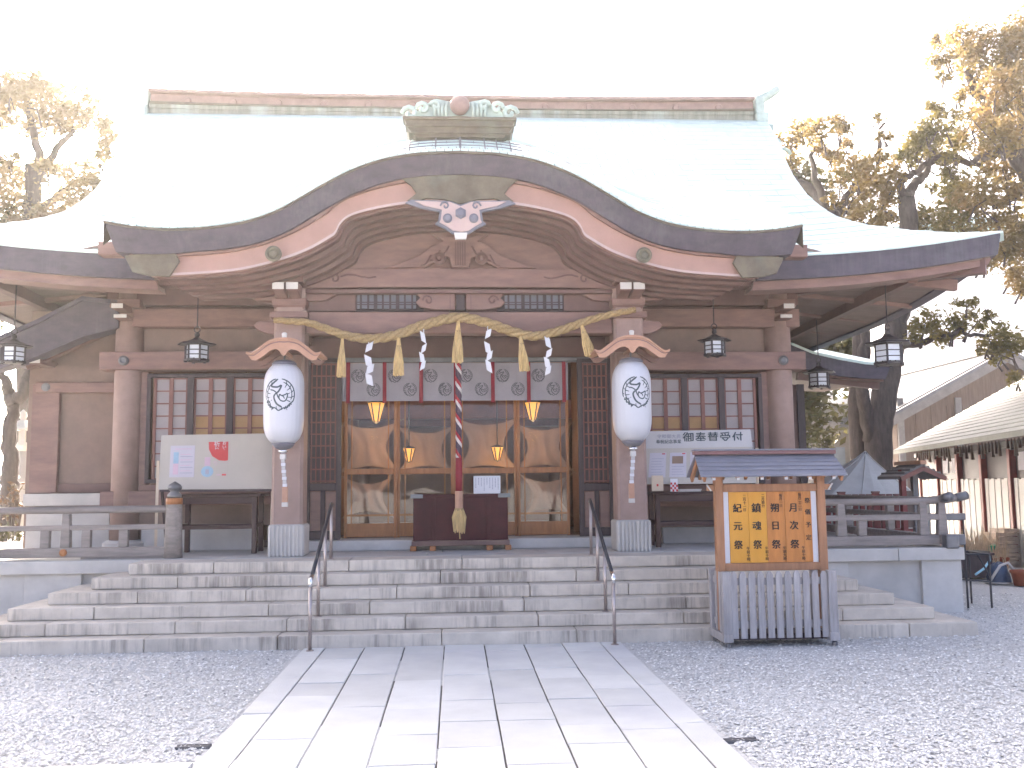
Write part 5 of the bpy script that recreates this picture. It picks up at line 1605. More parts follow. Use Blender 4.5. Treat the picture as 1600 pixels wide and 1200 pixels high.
# ================================================================== OFFERING BOX, NOTICE, BELL ROPE
def offering_box():
    Y0, Y1 = 2.72, 3.16 - .2
    x0, x1 = xat(643, Y0, 800), xat(796, Y0, 800)
    t = thing('offering_box', 'dark red lacquered offering box with iron corner fittings before the doors', 'offering box', ((x0 + x1) / 2, Y0, H))
    Z = lambda py: zat(py, Y0)
    zt, zb = Z(772), H + .065
    MB().box(x0 + .02, x1 - .02, Y0 + .02, Y1, zb + .07, zt - .02).build('box_body', MT['box_wood'], t, bevel=.01)
    rim = MB(); rim.box(x0 - .01, x1 + .01, Y0 - .01, Y0 + .03, zt - .045, zt); rim.box(x0 - .01, x1 + .01, Y1 - .03, Y1 + .02, zt - .045, zt); rim.box(x0 - .01, x0 + .03, Y0 + .031, Y1 - .031, zt - .045, zt); rim.box(x1 - .03, x1 + .01, Y0 + .031, Y1 - .031, zt - .045, zt)
    rim.build('rim', MT['box_wood'], t, bevel=.006)
    for k in range(9):
        x = x0 + .08 + k * (x1 - x0 - .16) / 8
        MB().box(x - .02, x + .02, Y0 + .031, Y1 - .031, zt - .03, zt - .005).build('grille_slat', MT['box_wood'], t)
    for a, b in ((x0 - .014, x0 + .15), (x1 - .15, x1 + .014)):
        MB().box(a, b, Y0 - .015, Y0 + .0, zt - .05, zt + .004).build('corner_plate', MT['iron'], t, bevel=.003)
    for e in (.22, .5, .78):
        x = x0 + (x1 - x0) * e
        MB().box(x - .028, x + .028, Y0 - .004, Y0 + .016, zb + .071, zt - .046).build('front_batten', MT['box_wood'], t, bevel=.004)
    MB().box(x0, x1, Y0, Y1 + .01, zb, zb + .068).build('base_skirt', MT['iron'] if False else MT['paint_dark'], t, bevel=.006)
    for e in (.0, .2, .78, .97):
        x = x0 + (x1 - x0) * e
        MB().box(x - .02, x + .06, Y0 - .02, Y1, H + .001, zb - .001).build('foot', MT['orange_wood'], t, bevel=.004)
    # notice sheet
    xa, xb = xat(740, Y0, 760), xat(782, Y0, 760); z0 = zt + .003; z1 = Z(744)
    n = thing('notice_sheet', 'small white handwritten notice standing on the offering box', 'notice', ((xa + xb) / 2, Y0 + .03, z0))
    s = MB().box(xa, xb, Y0 + .02, Y0 + .028, z0, z1).build('sheet', MT['paper'], n)
    for k in range(9):
        x = xa + .03 + k * (xb - xa - .06) / 8; ln = random.uniform(.5, .85)
        m = MB()
        zz = z1 - .025
        while zz > z1 - (z1 - z0) * ln:
            h_ = random.uniform(.008, .016); m.box(x - .006, x + .006, Y0 + .0175, Y0 + .0195, zz - h_, zz); zz -= h_ + .006
        m.build('writing_line', MT['ink_grey'], s)
    MB().box(xa + .05, xb - .05, Y0 + .03, Y0 + .07, z0, z0 + .05).build('stand', MT['dark_wood'], n)
offering_box()

def bell_rope():
    Y = 2.45
    a = at(716, 540, Y); x = a[0]
    Z = lambda py: zat(py, Y)
    t = thing('bell_rope', 'striped bell rope with red sleeve and straw tassel hanging over offering box', 'bell rope', (x, Y, Z(835)))
    z0, z1 = Z(716), zat(500, Y)
    for k, mt_ in enumerate(('rope_white', 'rope_red', 'rope_dark', 'rope_dark')):
        pts = []
        for i in range(110):
            u = i / 109; z = z1 + (z0 - z1) * u; ph = (z1 - z) * 2 * math.pi / .24 + k * math.pi / 2
            pts.append((x + .022 * math.cos(ph), Y + .022 * math.sin(ph), z))
        MB().tube(pts, .021, 6).build('strand', MT[mt_], t, smooth=True)
    MB().lathe([(.044, Z(767)), (.046, Z(745)), (.042, Z(715))], 16, (x, Y, 0)).build('red_sleeve', MT['red_cloth'], t, smooth=True)
    MB().lathe([(.053, Z(796)), (.053, Z(768)), (.048, Z(767.4))], 8, (x, Y, 0)).build('wooden_sleeve', MT['pale_wood'] if False else MT['new_wood'], t)
    m = MB()
    for j in range(46):
        an = j * 2.399; rr = math.sqrt((j + .5) / 46)
        ez = Z(828) + random.uniform(-.05, .03)
        m.tube([(x + .05 * rr * math.cos(an), Y + .05 * rr * math.sin(an), Z(795)), (x + .09 * rr * math.cos(an), Y + .09 * rr * math.sin(an), Z(808)), (x + .075 * rr * math.cos(an + .2), Y + .075 * rr * math.sin(an + .2), ez)], [.010, .013, .008], 5)
    m.tube([(x, Y, Z(822)), (x + .01, Y, Z(842))], .007, 5)
    m.build('straw_tassel', MT['straw'], t)
    MB().lathe([(.058, Z(799)), (.062, Z(796)), (.055, Z(794))], 16, (x, Y, 0)).build('tassel_binding', MT['straw_rope'], t)
    MB().lathe([(.10, .0), (.13, .05), (.12, .13), (.06, .19), (.02, .2)], 20, (x, Y, z1)).build('bell', MT['bronze'], t, smooth=True)
bell_rope()

# ================================================================== HANGING BRONZE LANTERNS
def hanging_lantern(px, py_top, py_bot, Y, label, chain_py):
    """py_top = roof apex, py_bot = foot"""
    a, b = at(px, py_top, Y), at(px, py_bot, Y)
    x = a[0]; h = a[2] - b[2]
    t = thing('hanging_lantern', label, 'lantern', (x, Y, b[2]), 'dark bronze lanterns hanging under the eaves')
    r = h * .52
    z0 = b[2]
    m = MB(); n = 6
    prof = [(r * 1.42, z0 + h * .70), (r * 1.40, z0 + h * .74), (r * .95, z0 + h * .80), (r * .45, z0 + h * .90), (r * .16, z0 + h * 1.0)]
    m.lathe(prof, n, (x, Y, 0)); rf = m.build('roof', MT['bronze'], t)
    MB().lathe([(.018, 0), (.035, .02), (.035, .05), (.012, .07)], 10, (x, Y, z0 + h)).build('roof_knob', MT['bronze'], rf)
    rg = [(x + .04 * math.cos(a_), Y, z0 + h + .105 + .04 * math.sin(a_)) for a_ in np.linspace(0, 2 * math.pi, 13)]
    MB().tube(rg, .008, 6).build('ring', MT['bronze'], t)
    zc = float(at(px, chain_py, Y)[2])
    MB().tube([(x, Y, z0 + h + .14), (x, Y, zc)], .008, 6).build('chain', MT['bronze'], t)
    for k in range(n):
        a0, a1 = 2 * math.pi * k / n, 2 * math.pi * (k + 1) / n
        p0 = np.array([x + r * .82 * math.cos(a0), Y + r * .82 * math.sin(a0), 0]); p1 = np.array([x + r * .82 * math.cos(a1), Y + r * .82 * math.sin(a1), 0])
        MB().bar(p0 + [0, 0, z0 + h * .06], p0 + [0, 0, z0 + h * .70], .022, .022).build('corner_post', MT['bronze'], t)
        q0, q1 = p0 * .9 + p1 * .1, p0 * .1 + p1 * .9
        pn = MB().hexa([q0 + [0, 0, z0 + h * .16], q1 + [0, 0, z0 + h * .16], q1 * .999 + [0.0005 * x, .004, z0 + h * .16], q0 * .999 + [.0005 * x, .004, z0 + h * .16], q0 + [0, 0, z0 + h * .66], q1 + [0, 0, z0 + h * .66], q1 * .999 + [.0005 * x, .004, z0 + h * .66], q0 * .999 + [.0005 * x, .004, z0 + h * .66]]).build('pane', MT['bronze_pane'], t)
        MB().bar((p0 + p1) * .503 + [0, 0, z0 + h * .12] - np.array([.006 * x * .5, .006 * Y * .5, 0]), (p0 + p1) * .503 + [0, 0, z0 + h * .68] - np.array([.006 * x * .5, .006 * Y * .5, 0]), .012, .014).build('pane_bar', MT['bronze'], pn)
        for f in (.30, .48):
            MB().bar(p0 + [0, 0, z0 + h * f], p1 + [0, 0, z0 + h * f], .012, .014).build('pane_bar', MT['bronze'], pn)
        MB().bar(p0 + [0, 0, z0 - .0 + h * .02], p0 + [0, 0, z0 + h * .06], .03, .04).build('foot', MT['bronze'], t)
    MB().lathe([(r * .95, z0 + h * .06), (r * .95, z0 + h * .13), (r * .8, z0 + h * .14)], n, (x, Y, 0)).build('base_plate', MT['bronze'], t)
    MB().lathe([(r * .8, z0 + h * .66), (r * .95, z0 + h * .67), (r * .95, z0 + h * .70)], n, (x, Y, 0)).build('top_plate', MT['bronze'], t)
hanging_lantern(308, 527, 567, 2.85, 'bronze lantern hanging under the eave left of the porch', 452)
hanging_lantern(1116, 522, 558, 2.85, 'bronze lantern hanging under the eave right of the porch', 446)
hanging_lantern(22, 530, 570, 2.95, 'bronze lantern hanging at the far left below the side eave', 440)
hanging_lantern(1387, 523, 573, 2.85, 'bronze lantern hanging below the upturned right roof corner', 440)
hanging_lantern(1279, 572, 608, 5.6, 'shaded bronze lantern hanging deeper under the right eave', 500)

# ================================================================== LIT LAMPS BEHIND THE GLASS
GLOW_IN = glow('lamp_glow', (1.0, 0.44, 0.08), 0.10)
def lit_lamp(px, y0, y1, Y, label, energy, tall=True):
    a, b = at(px, y0, Y), at(px, y1, Y)
    x = a[0]; h = a[2] - b[2]
    t = thing('lit_lantern', label, 'lamp', (x, Y, b[2]), 'glowing lanterns inside the hall')
    r = h * .36
    body = MB().lathe([(r * .42, b[2] + h * .04), (r * .62, b[2] + h * .3), (r, b[2] + h * .80), (r * 1.02, b[2] + h * .84)], 6, (x, Y, 0)).build('shade', GLOW_IN, t)
    for k in range(6):
        a_ = 2 * math.pi * k / 6
        MB().tube([(x + r * .43 * math.cos(a_), Y + r * .43 * math.sin(a_), b[2] + h * .02), (x + r * 1.03 * math.cos(a_), Y + r * 1.03 * math.sin(a_), b[2] + h * .82)], .010, 5).build('shade_rib', MT['bronze'], body)
    MB().lathe([(r * 1.12, b[2] + h * .85), (r * 1.1, b[2] + h * .9), (r * .5, b[2] + h * .98), (.01, b[2] + h * 1.03)], 6, (x, Y, 0)).build('cap', MT['bronze'], t)
    MB().lathe([(.01, b[2] - h * .06), (r * .3, b[2]), (r * .45, b[2] + h * .04)], 6, (x, Y, 0)).build('bottom_knob', MT['bronze'], t)
    MB().tube([(x, Y, b[2] + h), (x, Y, 4.28)], .012, 6).build('hanging_rod', MT['bronze'], t)
    ld = bpy.data.lights.new('lamp_light', 'POINT'); ld.energy = energy; ld.color = (1.0, .58, .22); ld.shadow_soft_size = .08
    lo = bpy.data.objects.new('lamp_light', ld); COL.objects.link(lo); lo.parent = t; lo.location = (0, 0, -.22)
lit_lamp(588, 624, 660, 3.95, 'glowing amber lantern behind the left glazed door', 1.5)
lit_lamp(832, 624, 657, 3.95, 'glowing amber lantern behind the right glazed door', 1.5)
lit_lamp(639, 697, 722, 4.3, 'smaller glowing lantern deep inside left of the bell rope', 0.9)
lit_lamp(777, 695, 720, 4.3, 'smaller glowing lantern deep inside right of the bell rope', 0.9)

# ================================================================== ROOFED NOTICE BOARD IN THE FOREGROUND
def notice_board():
    Yf = -0.40                     # front of the slatted base
    t = thing('notice_board', 'roofed wooden notice board with amber lettered panels on grey slatted base', 'notice board', (xat(1215, Yf, 950), Yf + .2, 0))
    X = lambda px: xat(px, Yf, 950); Z = lambda py, Y=Yf: zat(py, Y, 1215)
    xl, xr = X(1130), X(1306)
    depth = .46
    # slatted base
    zb, zt = .055, Z(892)
    for x in (xl + .035, xr - .035):
        for y in (Yf, Yf + depth):
            MB().box(x - .045, x + .045, y - .04, y + .04, zb, zt).build('base_post', MT['grey_wood'], t, bevel=.006)
        MB().box(x - .06, x + .06, Yf - .09, Yf + depth + .09, zb - .0, zb + .085).build('sled_foot', MT['grey_wood'], t, bevel=.01) if False else MB().box(x - .052, x + .052, Yf - .05, Yf + depth + .05, .05, .135).build('sled_foot', MT['grey_wood'], t, bevel=.01)
        for y in (Yf - .02, Yf + depth):
            MB().lathe([(.012, .0), (.028, .006), (.028, .04), (.012, .049)], 10, (x, y, 0)).build('castor', MT['iron'], t)
    n = 11
    for k in range(n):
        x = xl + .115 + k * (xr - xl - .23) / (n - 1); w = .034
        top = zt + random.uniform(-.008, .004)
        m = MB(); m.prism([(x - w, .085), (x + w, .085), (x + w, top - .035), (x + w * .45, top), (x - w * .45, top), (x - w, top - .035)], Yf - .012, Yf + .010)
        m.build('slat', MT['grey_wood'], t, bevel=.003)
    for z in (.19, zt - .14):
        MB().box(xl + .05, xr - .05, Yf + .012, Yf + .045, z, z + .07).build('slat_rail', MT['grey_wood'], t)
        for x in (xl + .035, xr - .035):
            MB().box(x - .02, x + .02, Yf + .042, Yf + depth - .042, z, z + .07).build('side_rail', MT['grey_wood'], t)
    for x in (xl + .035, xr - .035):
        for k in range(2):
            y = Yf + .13 + k * .14
            MB().box(x - .035 if x < (xl + xr) / 2 else x + .021, x - .021 if x < (xl + xr) / 2 else x + .035, y - .032, y + .032, .14, zt - .01).build('side_slat', MT['grey_wood'], t, bevel=.003)
    MB().box(xl + .08, xr - .08, Yf + .06, Yf + depth - .05, .06, .12).build('base_weight', MT['dark_wood'], t)
    # two uprights
    Yp = Yf + depth / 2
    Xp = lambda px: xat(px, Yp, 800); Zp = lambda py: zat(py, Yp, 1200)
    pl, pr = Xp(1123), Xp(1282)
    hw = .043
    for x in (pl, pr):
        MB().box(x - hw, x + hw, Yp - .045, Yp + .045, .14, Zp(738)).build('upright', MT['board_wood'], t, bevel=.005)
    zt2 = Zp(768)
    MB().box(pl + hw + .001, pr - hw - .001, Yp - .035, Yp + .035, zt2, Zp(756)).build('top_rail', MT['board_wood'], t, bevel=.004)
    for s, x in ((-1, pl), (1, pr)):
        e = MB().box(min(x + s * hw, x + s * (hw + .075)), max(x + s * hw, x + s * (hw + .075)), Yp - .025, Yp + .025, Zp(766), Zp(757)).build('rail_nose', MT['board_wood'], t, bevel=.004)
        MB().bar((x + s * (hw + .04), Yp - .032, Zp(766)), (x + s * (hw + .085), Yp - .032, Zp(756)), .014, .012, (0, 1, 0)).build('nose_cap', MT['cap_white'], e)
    zb2 = Zp(879)
    MB().box(pl + hw + .001, pr - hw - .001, Yp - .05, Yp + .045, Zp(891), zb2).build('bottom_rail', MT['board_wood'], t, bevel=.005)
    # panels
    x0, x1 = pl + hw, pr - hw
    wl = .055
    for a in (x0 + .004, x1 - wl - .004):
        MB().box(a, a + wl, Yp - .012, Yp + .0, zb2, zt2).build('white_strip', MT['paper'], t)
    MB().box(x0, x1, Yp + .001, Yp + .02, zb2, zt2).build('back_board', MT['board_wood'], t)
    a0, a1 = x0 + wl + .006, x1 - wl - .006
    W = a1 - a0
    cols = [(0, .235, 'amber'), (.235, .455, 'amber'), (.455, .675, 'amber_dark'), (.675, .90, 'amber_dark'), (.90, 1.0, 'amber_dark')]
    pans = []
    for k, (u, v, mt_) in enumerate(cols):
        p = MB().box(a0 + W * u + .001, a0 + W * v - .001, Yp - .018 - .002 * (k % 2), Yp - .001, zb2 + .002, zt2 - .002).build('lettered_plank', MT[mt_], t, bevel=.002)
        pans.append(p)
    hh = zt2 - zb2
    yf = Yp - .0225
    def put(ch, u, v, size, k, bold=.003, sx=1.0):
        lettering(ch, (a0 + W * u, yf, zt2 - hh * v), size, MT['ink_black'], pans[k], bold=bold, sx=sx)
    big = .098
    for chs, u, k in (('紀元祭', .10, 0), ('鎮魂祭', .33, 1), ('朔日祭', .555, 2), ('月次祭', .78, 3)):
        for j, ch in enumerate(chs): put(ch, u, (.24, .49, .755)[j], big * (1.08 if k == 1 and j == 0 else 1.0), k)
    for j, ch in enumerate('祭儀予定'): put(ch, .952, (.14, .30, .48, .66)[j], .062, 4, .0014)
    def small(txt, u, v0, k, st=.048, sz=.037):
        for j, ch in enumerate(txt): put(ch, u, v0 + j * st, sz, k, .0004)
    small('二月十一日', .19, .065, 0); small('二月節分', .415, .06, 1); small('毎月一日', .63, .06, 2); small('毎月二十一日', .862, .05, 3, .042)
    small('午前十時', .215, .80, 0, .05); small('午前十時', .44, .80, 1, .05); small('午前九時', .655, .80, 2, .05); small('午前十時', .882, .80, 3, .05)
    # roof: two sheet-metal slopes with seams, ridge cap, verge boards
    Yc = Yp; ro = .30
    zr, ze = Zp(713) + .02, zat(741, Yp - ro, 1200)
    rl, rr = Xp(1088), Xp(1306)
    rl2, rr2 = xat(1092, Yp - ro, 740), xat(1320, Yp - ro, 740)
    rl2 = rl - .02; rr2 = rr + .02
    for s, nm in ((-1, 'roof_slope'), (1, 'roof_slope')):
        G = np.array([[(rl, Yc, zr), (rr, Yc, zr)], [(rl2, Yc + s * ro, ze), (rr2, Yc + s * ro, ze)]])
        sl = MB().slab(G, (0, 0, -.022)).build(nm, MT['sheet_metal'], t)
        for k in range(1, 5):
            u = k / 5; y = Yc + s * ro * u; z = zr + (ze - zr) * u
            MB().box(rl + (rl2 - rl) * u, rr + (rr2 - rr) * u, y - .006, y + .006, z + .001, z + .008).build('seam', MT['sheet_metal'], sl)
        for x, d in ((rl + .03, 0), (rr - .03, 0)):
            MB().bar((x, Yc + s * .01, zr - .055), (x, Yc + s * (ro - .02), ze - .05), .025, .06).build('verge_board', MT['board_wood'], t)
        for k in range(6):
            x = rl + .12 + k * (rr - rl - .24) / 5
            r_ = MB().bar((x, Yc, zr - .045), (x, Yc + s * (ro - .01), ze - .038), .03, .03).build('rafter', MT['board_wood'], t)
            MB().box(x - .0155, x + .0155, Yc + s * (ro - .008) - .003, Yc + s * (ro - .008) + .003, ze - .056, ze - .024).build('rafter_tip', MT['cap_white'], r_)
    MB().box(rl - .015, rr + .015, Yc - .045, Yc + .045, zr + .001, zr + .04).build('ridge_cap', MT['sheet_red'], t, bevel=.006)
    MB().box(rl - .02, rr + .02, Yc - .055, Yc + .055, zr + .041, zr + .058).build('ridge_top', MT['sheet_metal'], t, bevel=.004)
    MB().box(rl + .05, rr - .05, Yc - .05, Yc + .05, zr - .11, zr - .06).build('ridge_beam', MT['board_wood'], t)
    for x in (pl, pr):
        MB().box(x - .05, x + .05, Yc - ro + .08, Yc + ro - .08, Zp(742), Zp(736)).build('cross_arm', MT['board_wood'], t, bevel=.004)
        for y in (Yc - ro + .075, ): MB().box(x + .055, x + .085, y, y + .03, Zp(744), Zp(738)).build('peg', MT['cap_white'], t)
notice_board()

# ================================================================== RIGHT BACKGROUND
def lv(px, py, z):
    d = _fw + (px - 800) / F_PX * _rt - (py - 600) / F_PX * _up
    return CAM + d * ((z - CAM[2]) / d[2])

def shed():
    A = np.array([9.35, 4.4, 0]); B = np.array([12.25, 16.3, 0])
    d = (B - A) / np.linalg.norm(B - A); nrm = np.array([d[1], -d[0], 0])     # to the right, away from the wall
    L = np.linalg.norm(B - A)
    t = thing('white_shed', 'long shed with pale sheet roof white panels and red posts at right', 'building', A)
    P = lambda u, w, z: A + d * u + nrm * w + np.array([0, 0, z])
    def bx(u0, u1, w0, w1, z0, z1):
        return MB().hexa([P(u0, w0, z0), P(u0, w1, z0), P(u1, w1, z0), P(u1, w0, z0), P(u0, w0, z1), P(u0, w1, z1), P(u1, w1, z1), P(u1, w0, z1)])
    bx(0, L - .6, .55, .8, 0, .1).build('kerb', MT['granite'], t)
    n = 6
    for k in range(n + 1):
        u = .2 + k * (L - 1.0) / n
        bx(u - .08, u + .08, .5, .66, 0, 2.45).build('post', MT['shed_red'], t, bevel=.01)
        if k < n:
            u1 = .2 + (k + 1) * (L - 1.0) / n
            m = 8
            for j in range(m):
                a = u + .09 + (u1 - u - .18) * j / m; b = u + .09 + (u1 - u - .18) * (j + 1) / m
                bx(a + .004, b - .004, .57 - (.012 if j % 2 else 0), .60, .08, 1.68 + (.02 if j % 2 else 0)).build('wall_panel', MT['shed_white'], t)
            bx(u + .09, u1 - .09, .62, .66, 1.70, 2.45).build('upper_opening', MT['dark_wood'], t)
            for j in range(2):
                a = u + .3 + j * .8
                if k in (1, 4): bx(a, a + .5, .60, .615, 1.85, 2.2).build('paper_pane', MT['paper_pale'], t)
            for j in range(7):
                a = u + .2 + j * (u1 - u - .3) / 7; ln = random.uniform(.15, .35)
                m2 = MB(); m2.tube([P(a, .42, 2.46), P(a + .01, .42, 2.46 - ln * .6), P(a, .42, 2.46 - ln)], [.012, .03, .04], 6)
                m2.build('straw_fringe', MT['table_wood'] if j % 4 else MT['house_wall'], t)
    bx(0, L - .6, .45, .55, 2.30, 2.42).build('eave_beam', MT['dark_wood'], t)
    # roof slope in courses
    z0, z1, w1 = 2.42, 4.8, 4.3
    rf = MB().hexa([P(-1, 0, z0), P(-1, w1, z1), P(L, w1, z1), P(L, 0, z0), P(-1, 0, z0 + .08), P(-1, w1, z1 + .08), P(L, w1, z1 + .08), P(L, 0, z0 + .08)]).build('roof', MT['shed_roof'], t)
    nc = 22
    for k in range(nc):
        f0, f1 = k / nc, (k + 1) / nc
        g = lambda f, u, e: P(u, w1 * f, z0 + (z1 - z0) * f + .08 + e)
        o0 = .12 * f0
        MB().hexa([g(f0, -1, .002), g(f1, -1, .002), g(f1, L + o0, .002), g(f0, L + o0, .002), g(f0, -1, .03), g(f1, -1, .008), g(f1, L + o0, .008), g(f0, L + o0, .03)]).build('roof_course', MT['shed_roof'], rf)
    MB().hexa([P(-1, w1, z1), P(-1, 2 * w1, z0), P(L, 2 * w1, z0), P(L, w1, z1), P(-1, w1, z1 + .08), P(-1, 2 * w1, z0 + .08), P(L, 2 * w1, z0 + .08), P(L, w1, z1 + .08)]).build('roof_rear', MT['shed_roof'], rf)
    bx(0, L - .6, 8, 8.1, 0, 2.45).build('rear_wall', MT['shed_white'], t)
    bx(L - .7, L - .6, .6, 8, 0, 2.5).build('end_wall', MT['house_wall'], t)
shed()

def gable_house():
    Y0 = 22.0
    e = at(1384, 652, Y0); pk = at(1572, 548, Y0)
    t = thing('tiled_house', 'dark boarded house with grey tiled roof behind the shed', 'building', (pk[0], Y0, 0))
    x0, xp = e[0], pk[0]; z0, zp = e[2], pk[2]; xr = 2 * xp - x0; Y1 = 30.5
    MB().prism([(x0 + .6, 0), (xr - .6, 0), (xr - .6, z0 + .3), (xp, zp - .15), (x0 + .6, z0 + .3)], Y0 + .5, Y1 - .3).build('wall', MT['house_wall'], t)
    for k in range(14):
        x = x0 + .75 + k * (xr - x0 - 1.5) / 13
        MB().box(x - .03, x + .03, Y0 + .46, Y0 + .499, 0, 4.3).build('wall_batten', MT['house_wall'], t)
    for x in (x0 + .62, (x0 + xp) / 2 + .5): MB().box(x, x + .22, Y0 + .4, Y0 + .48, 0, zp - 1.6).build('corner_post', MT['verge_grey'], t)
    for s in (-1, 1):
        xe = x0 if s < 0 else xr
        G = np.array([[(xp, Y0, zp), (xp, Y1, zp)], [(xe, Y0, z0), (xe, Y1, z0)]])
        rf = MB().slab(G, (0, 0, -.12)).build('roof', MT['roof_grey'], t)
        for k in range(34):
            y = Y0 + .1 + k * (Y1 - Y0 - .2) / 33
            MB().bar((xp, y, zp + .04), (xe, y, z0 + .04), .13, .07).build('tile_row', MT['roof_grey'], rf)
        for k in range(10):
            f = (k + .5) / 10
            MB().box(min(xp + (xe - xp) * f - .03, 9e9), xp + (xe - xp) * f + .03, Y0, Y1, zp + (z0 - zp) * f + .0, zp + (z0 - zp) * f + .055).build('tile_course', MT['roof_grey'], rf)
        MB().bar((xp, Y0 - .06, zp - .22), (xe, Y0 - .06, z0 - .22), .08, .34).build('verge_board', MT['verge_grey'], t)
        MB().bar((xp, Y0 - .1, zp - .02), (xe, Y0 - .1, z0 - .02), .2, .10).build('verge_tile', MT['iron'], t)
    MB().box(xp - .2, xp + .2, Y0 - .1, Y1 + .1, zp, zp + .3).build('ridge', MT['roof_grey'], t, bevel=.05)
gable_house()

def grey_shed_left():
    Y = 26.0
    a, b = at(1256, 702, Y), at(1296, 618, Y)
    t = thing('metal_hut', 'small grey hut with pale roof and window behind the railing', 'hut', (a[0], Y, 0))
    MB().box(a[0], a[0] + 3.6, Y, Y + 3, 0, b[2] - .5).build('wall', MT['verge_grey'], t)
    MB().box(a[0] - .2, a[0] + 3.8, Y - .3, Y + 3.3, b[2] - .35, b[2] - .1).build('roof', MT['concrete'], t, bevel=.03)
    MB().box(a[0] + .5, a[0] + 1.2, Y - .4, Y + .2, b[2] - .1, b[2] + .25).build('roof_box', MT['concrete'], t, bevel=.04)
    w = MB().box(a[0] + .5, a[0] + 1.6, Y - .04, Y - .002, 1.9, 3.0).build('window', MT['far_window'], t)
    MB().box(a[0] + .45, a[0] + 1.65, Y - .06, Y - .041, 1.8, 1.9).build('window_sill', MT['concrete'], w)
    MB().box(a[0] - .12, a[0] - .02, Y - .3, Y - .2, 0, b[2] - .3).build('downpipe', MT['concrete'], t)
grey_shed_left()

def far_block(px0, px1, py_top, Y, label, rows, cols, depth=14, roof=None, nm='apartment_block'):
    a, b = at(px0, py_top, Y), at(px1, py_top, Y)
    t = thing(nm, label, 'building', ((a[0] + b[0]) / 2, Y, 0))
    z1 = a[2]
    MB().box(a[0], b[0], Y, Y + depth, 0, z1).build('wall', MT['concrete'], t)
    MB().box(a[0] - .2, b[0] + .2, Y - .2, Y + depth + .2, z1, z1 + .5).build('parapet', roof or MT['concrete'], t)
    W = b[0] - a[0]; hs = 3.0
    for r_ in range(rows):
        for c in range(cols):
            x = a[0] + W * (c + .25) / cols; z = z1 - 2.4 - r_ * hs
            if z < 1: continue
            w = MB().box(x, x + W / cols * .45, Y - .05, Y + .1, z, z + 1.3).build('window', MT['far_window'], t)
            MB().box(x - .1, x + W / cols * .45 + .1, Y - .2, Y - .051, z - .15, z - .001).build('sill', MT['concrete'], w)
far_block(1478, 1640, 452, 75, 'pale apartment block far behind the trees at right', 6, 3)
far_block(1215, 1330, 505, 70, 'pale low building far behind the hall right end', 4, 4)
far_block(1405, 1478, 480, 90, 'narrow white tower block between trees at right', 6, 2)

def teal_hall():
    Y = 45
    a, b = at(1395, 318, Y), at(1640, 318, Y)
    t = thing('teal_roofed_building', 'large building with teal roof glimpsed behind the right trees', 'building', ((a[0] + b[0]) / 2, Y, 0))
    MB().box(a[0] + 1, b[0], Y + 1.5, Y + 14, 0, a[2] - 1.2).build('wall', MT['concrete'], t)
    G = np.array([[(a[0] + 2, Y + 8, a[2] + .6), (b[0], Y + 8, a[2] + 1.6)], [(a[0], Y, a[2] - 1.4), (b[0] + 2, Y, a[2] - 1.4)]])
    MB().slab(G, (0, 0, -.3)).build('roof', MT['teal_roof'], t)
teal_hall()

def tarp_tent():
    Y = 8.5
    pk = at(1352, 706, Y); l = at(1250, 790, Y - 1); r = at(1452, 782, Y - .6)
    t = thing('covered_tent', 'grey tarpaulin tent beyond the terrace railing', 'tent', (pk[0], Y, 0))
    rim = []
    n = 28; hw = (r[0] - l[0]) / 2; cx = (r[0] + l[0]) / 2
    rows = 10; G = []
    for j in range(rows + 1):
        f = j / rows; row = []
        for k in range(n + 1):
            a = 2 * math.pi * k / n
            sq = 1 / max(abs(math.cos(a)), abs(math.sin(a)))
            rr = f ** .92 * (1 + (sq - 1) * .5) + .012 * math.sin(k * 3.1 + j) * f
            z = pk[2] + (1.25 - pk[2]) * f ** .8 + .03 * math.sin(k * 2.2) * f
            row.append((pk[0] + (cx - pk[0]) * f + hw * rr * math.cos(a), Y + 1.3 * rr * math.sin(a), z))
        G.append(row)
    low = [(p[0], p[1], .15 + .1 * math.sin(i * 1.7)) for i, p in enumerate(G[-1])]
    G.append(low)
    MB().grid(np.array(G)).build('tarpaulin', MT['tarp'], t)
    MB().tube([(pk[0], Y, 0), (pk[0], Y, pk[2] - .01)], .05, 8).build('pole', MT['iron'], t)
    for k in range(0, n, 4):
        MB().tube([np.array(G[j][k]) + np.array([0, 0, .012]) for j in range(rows + 1)], .012, 5).build('seam', MT['tarp'], t)
tarp_tent()

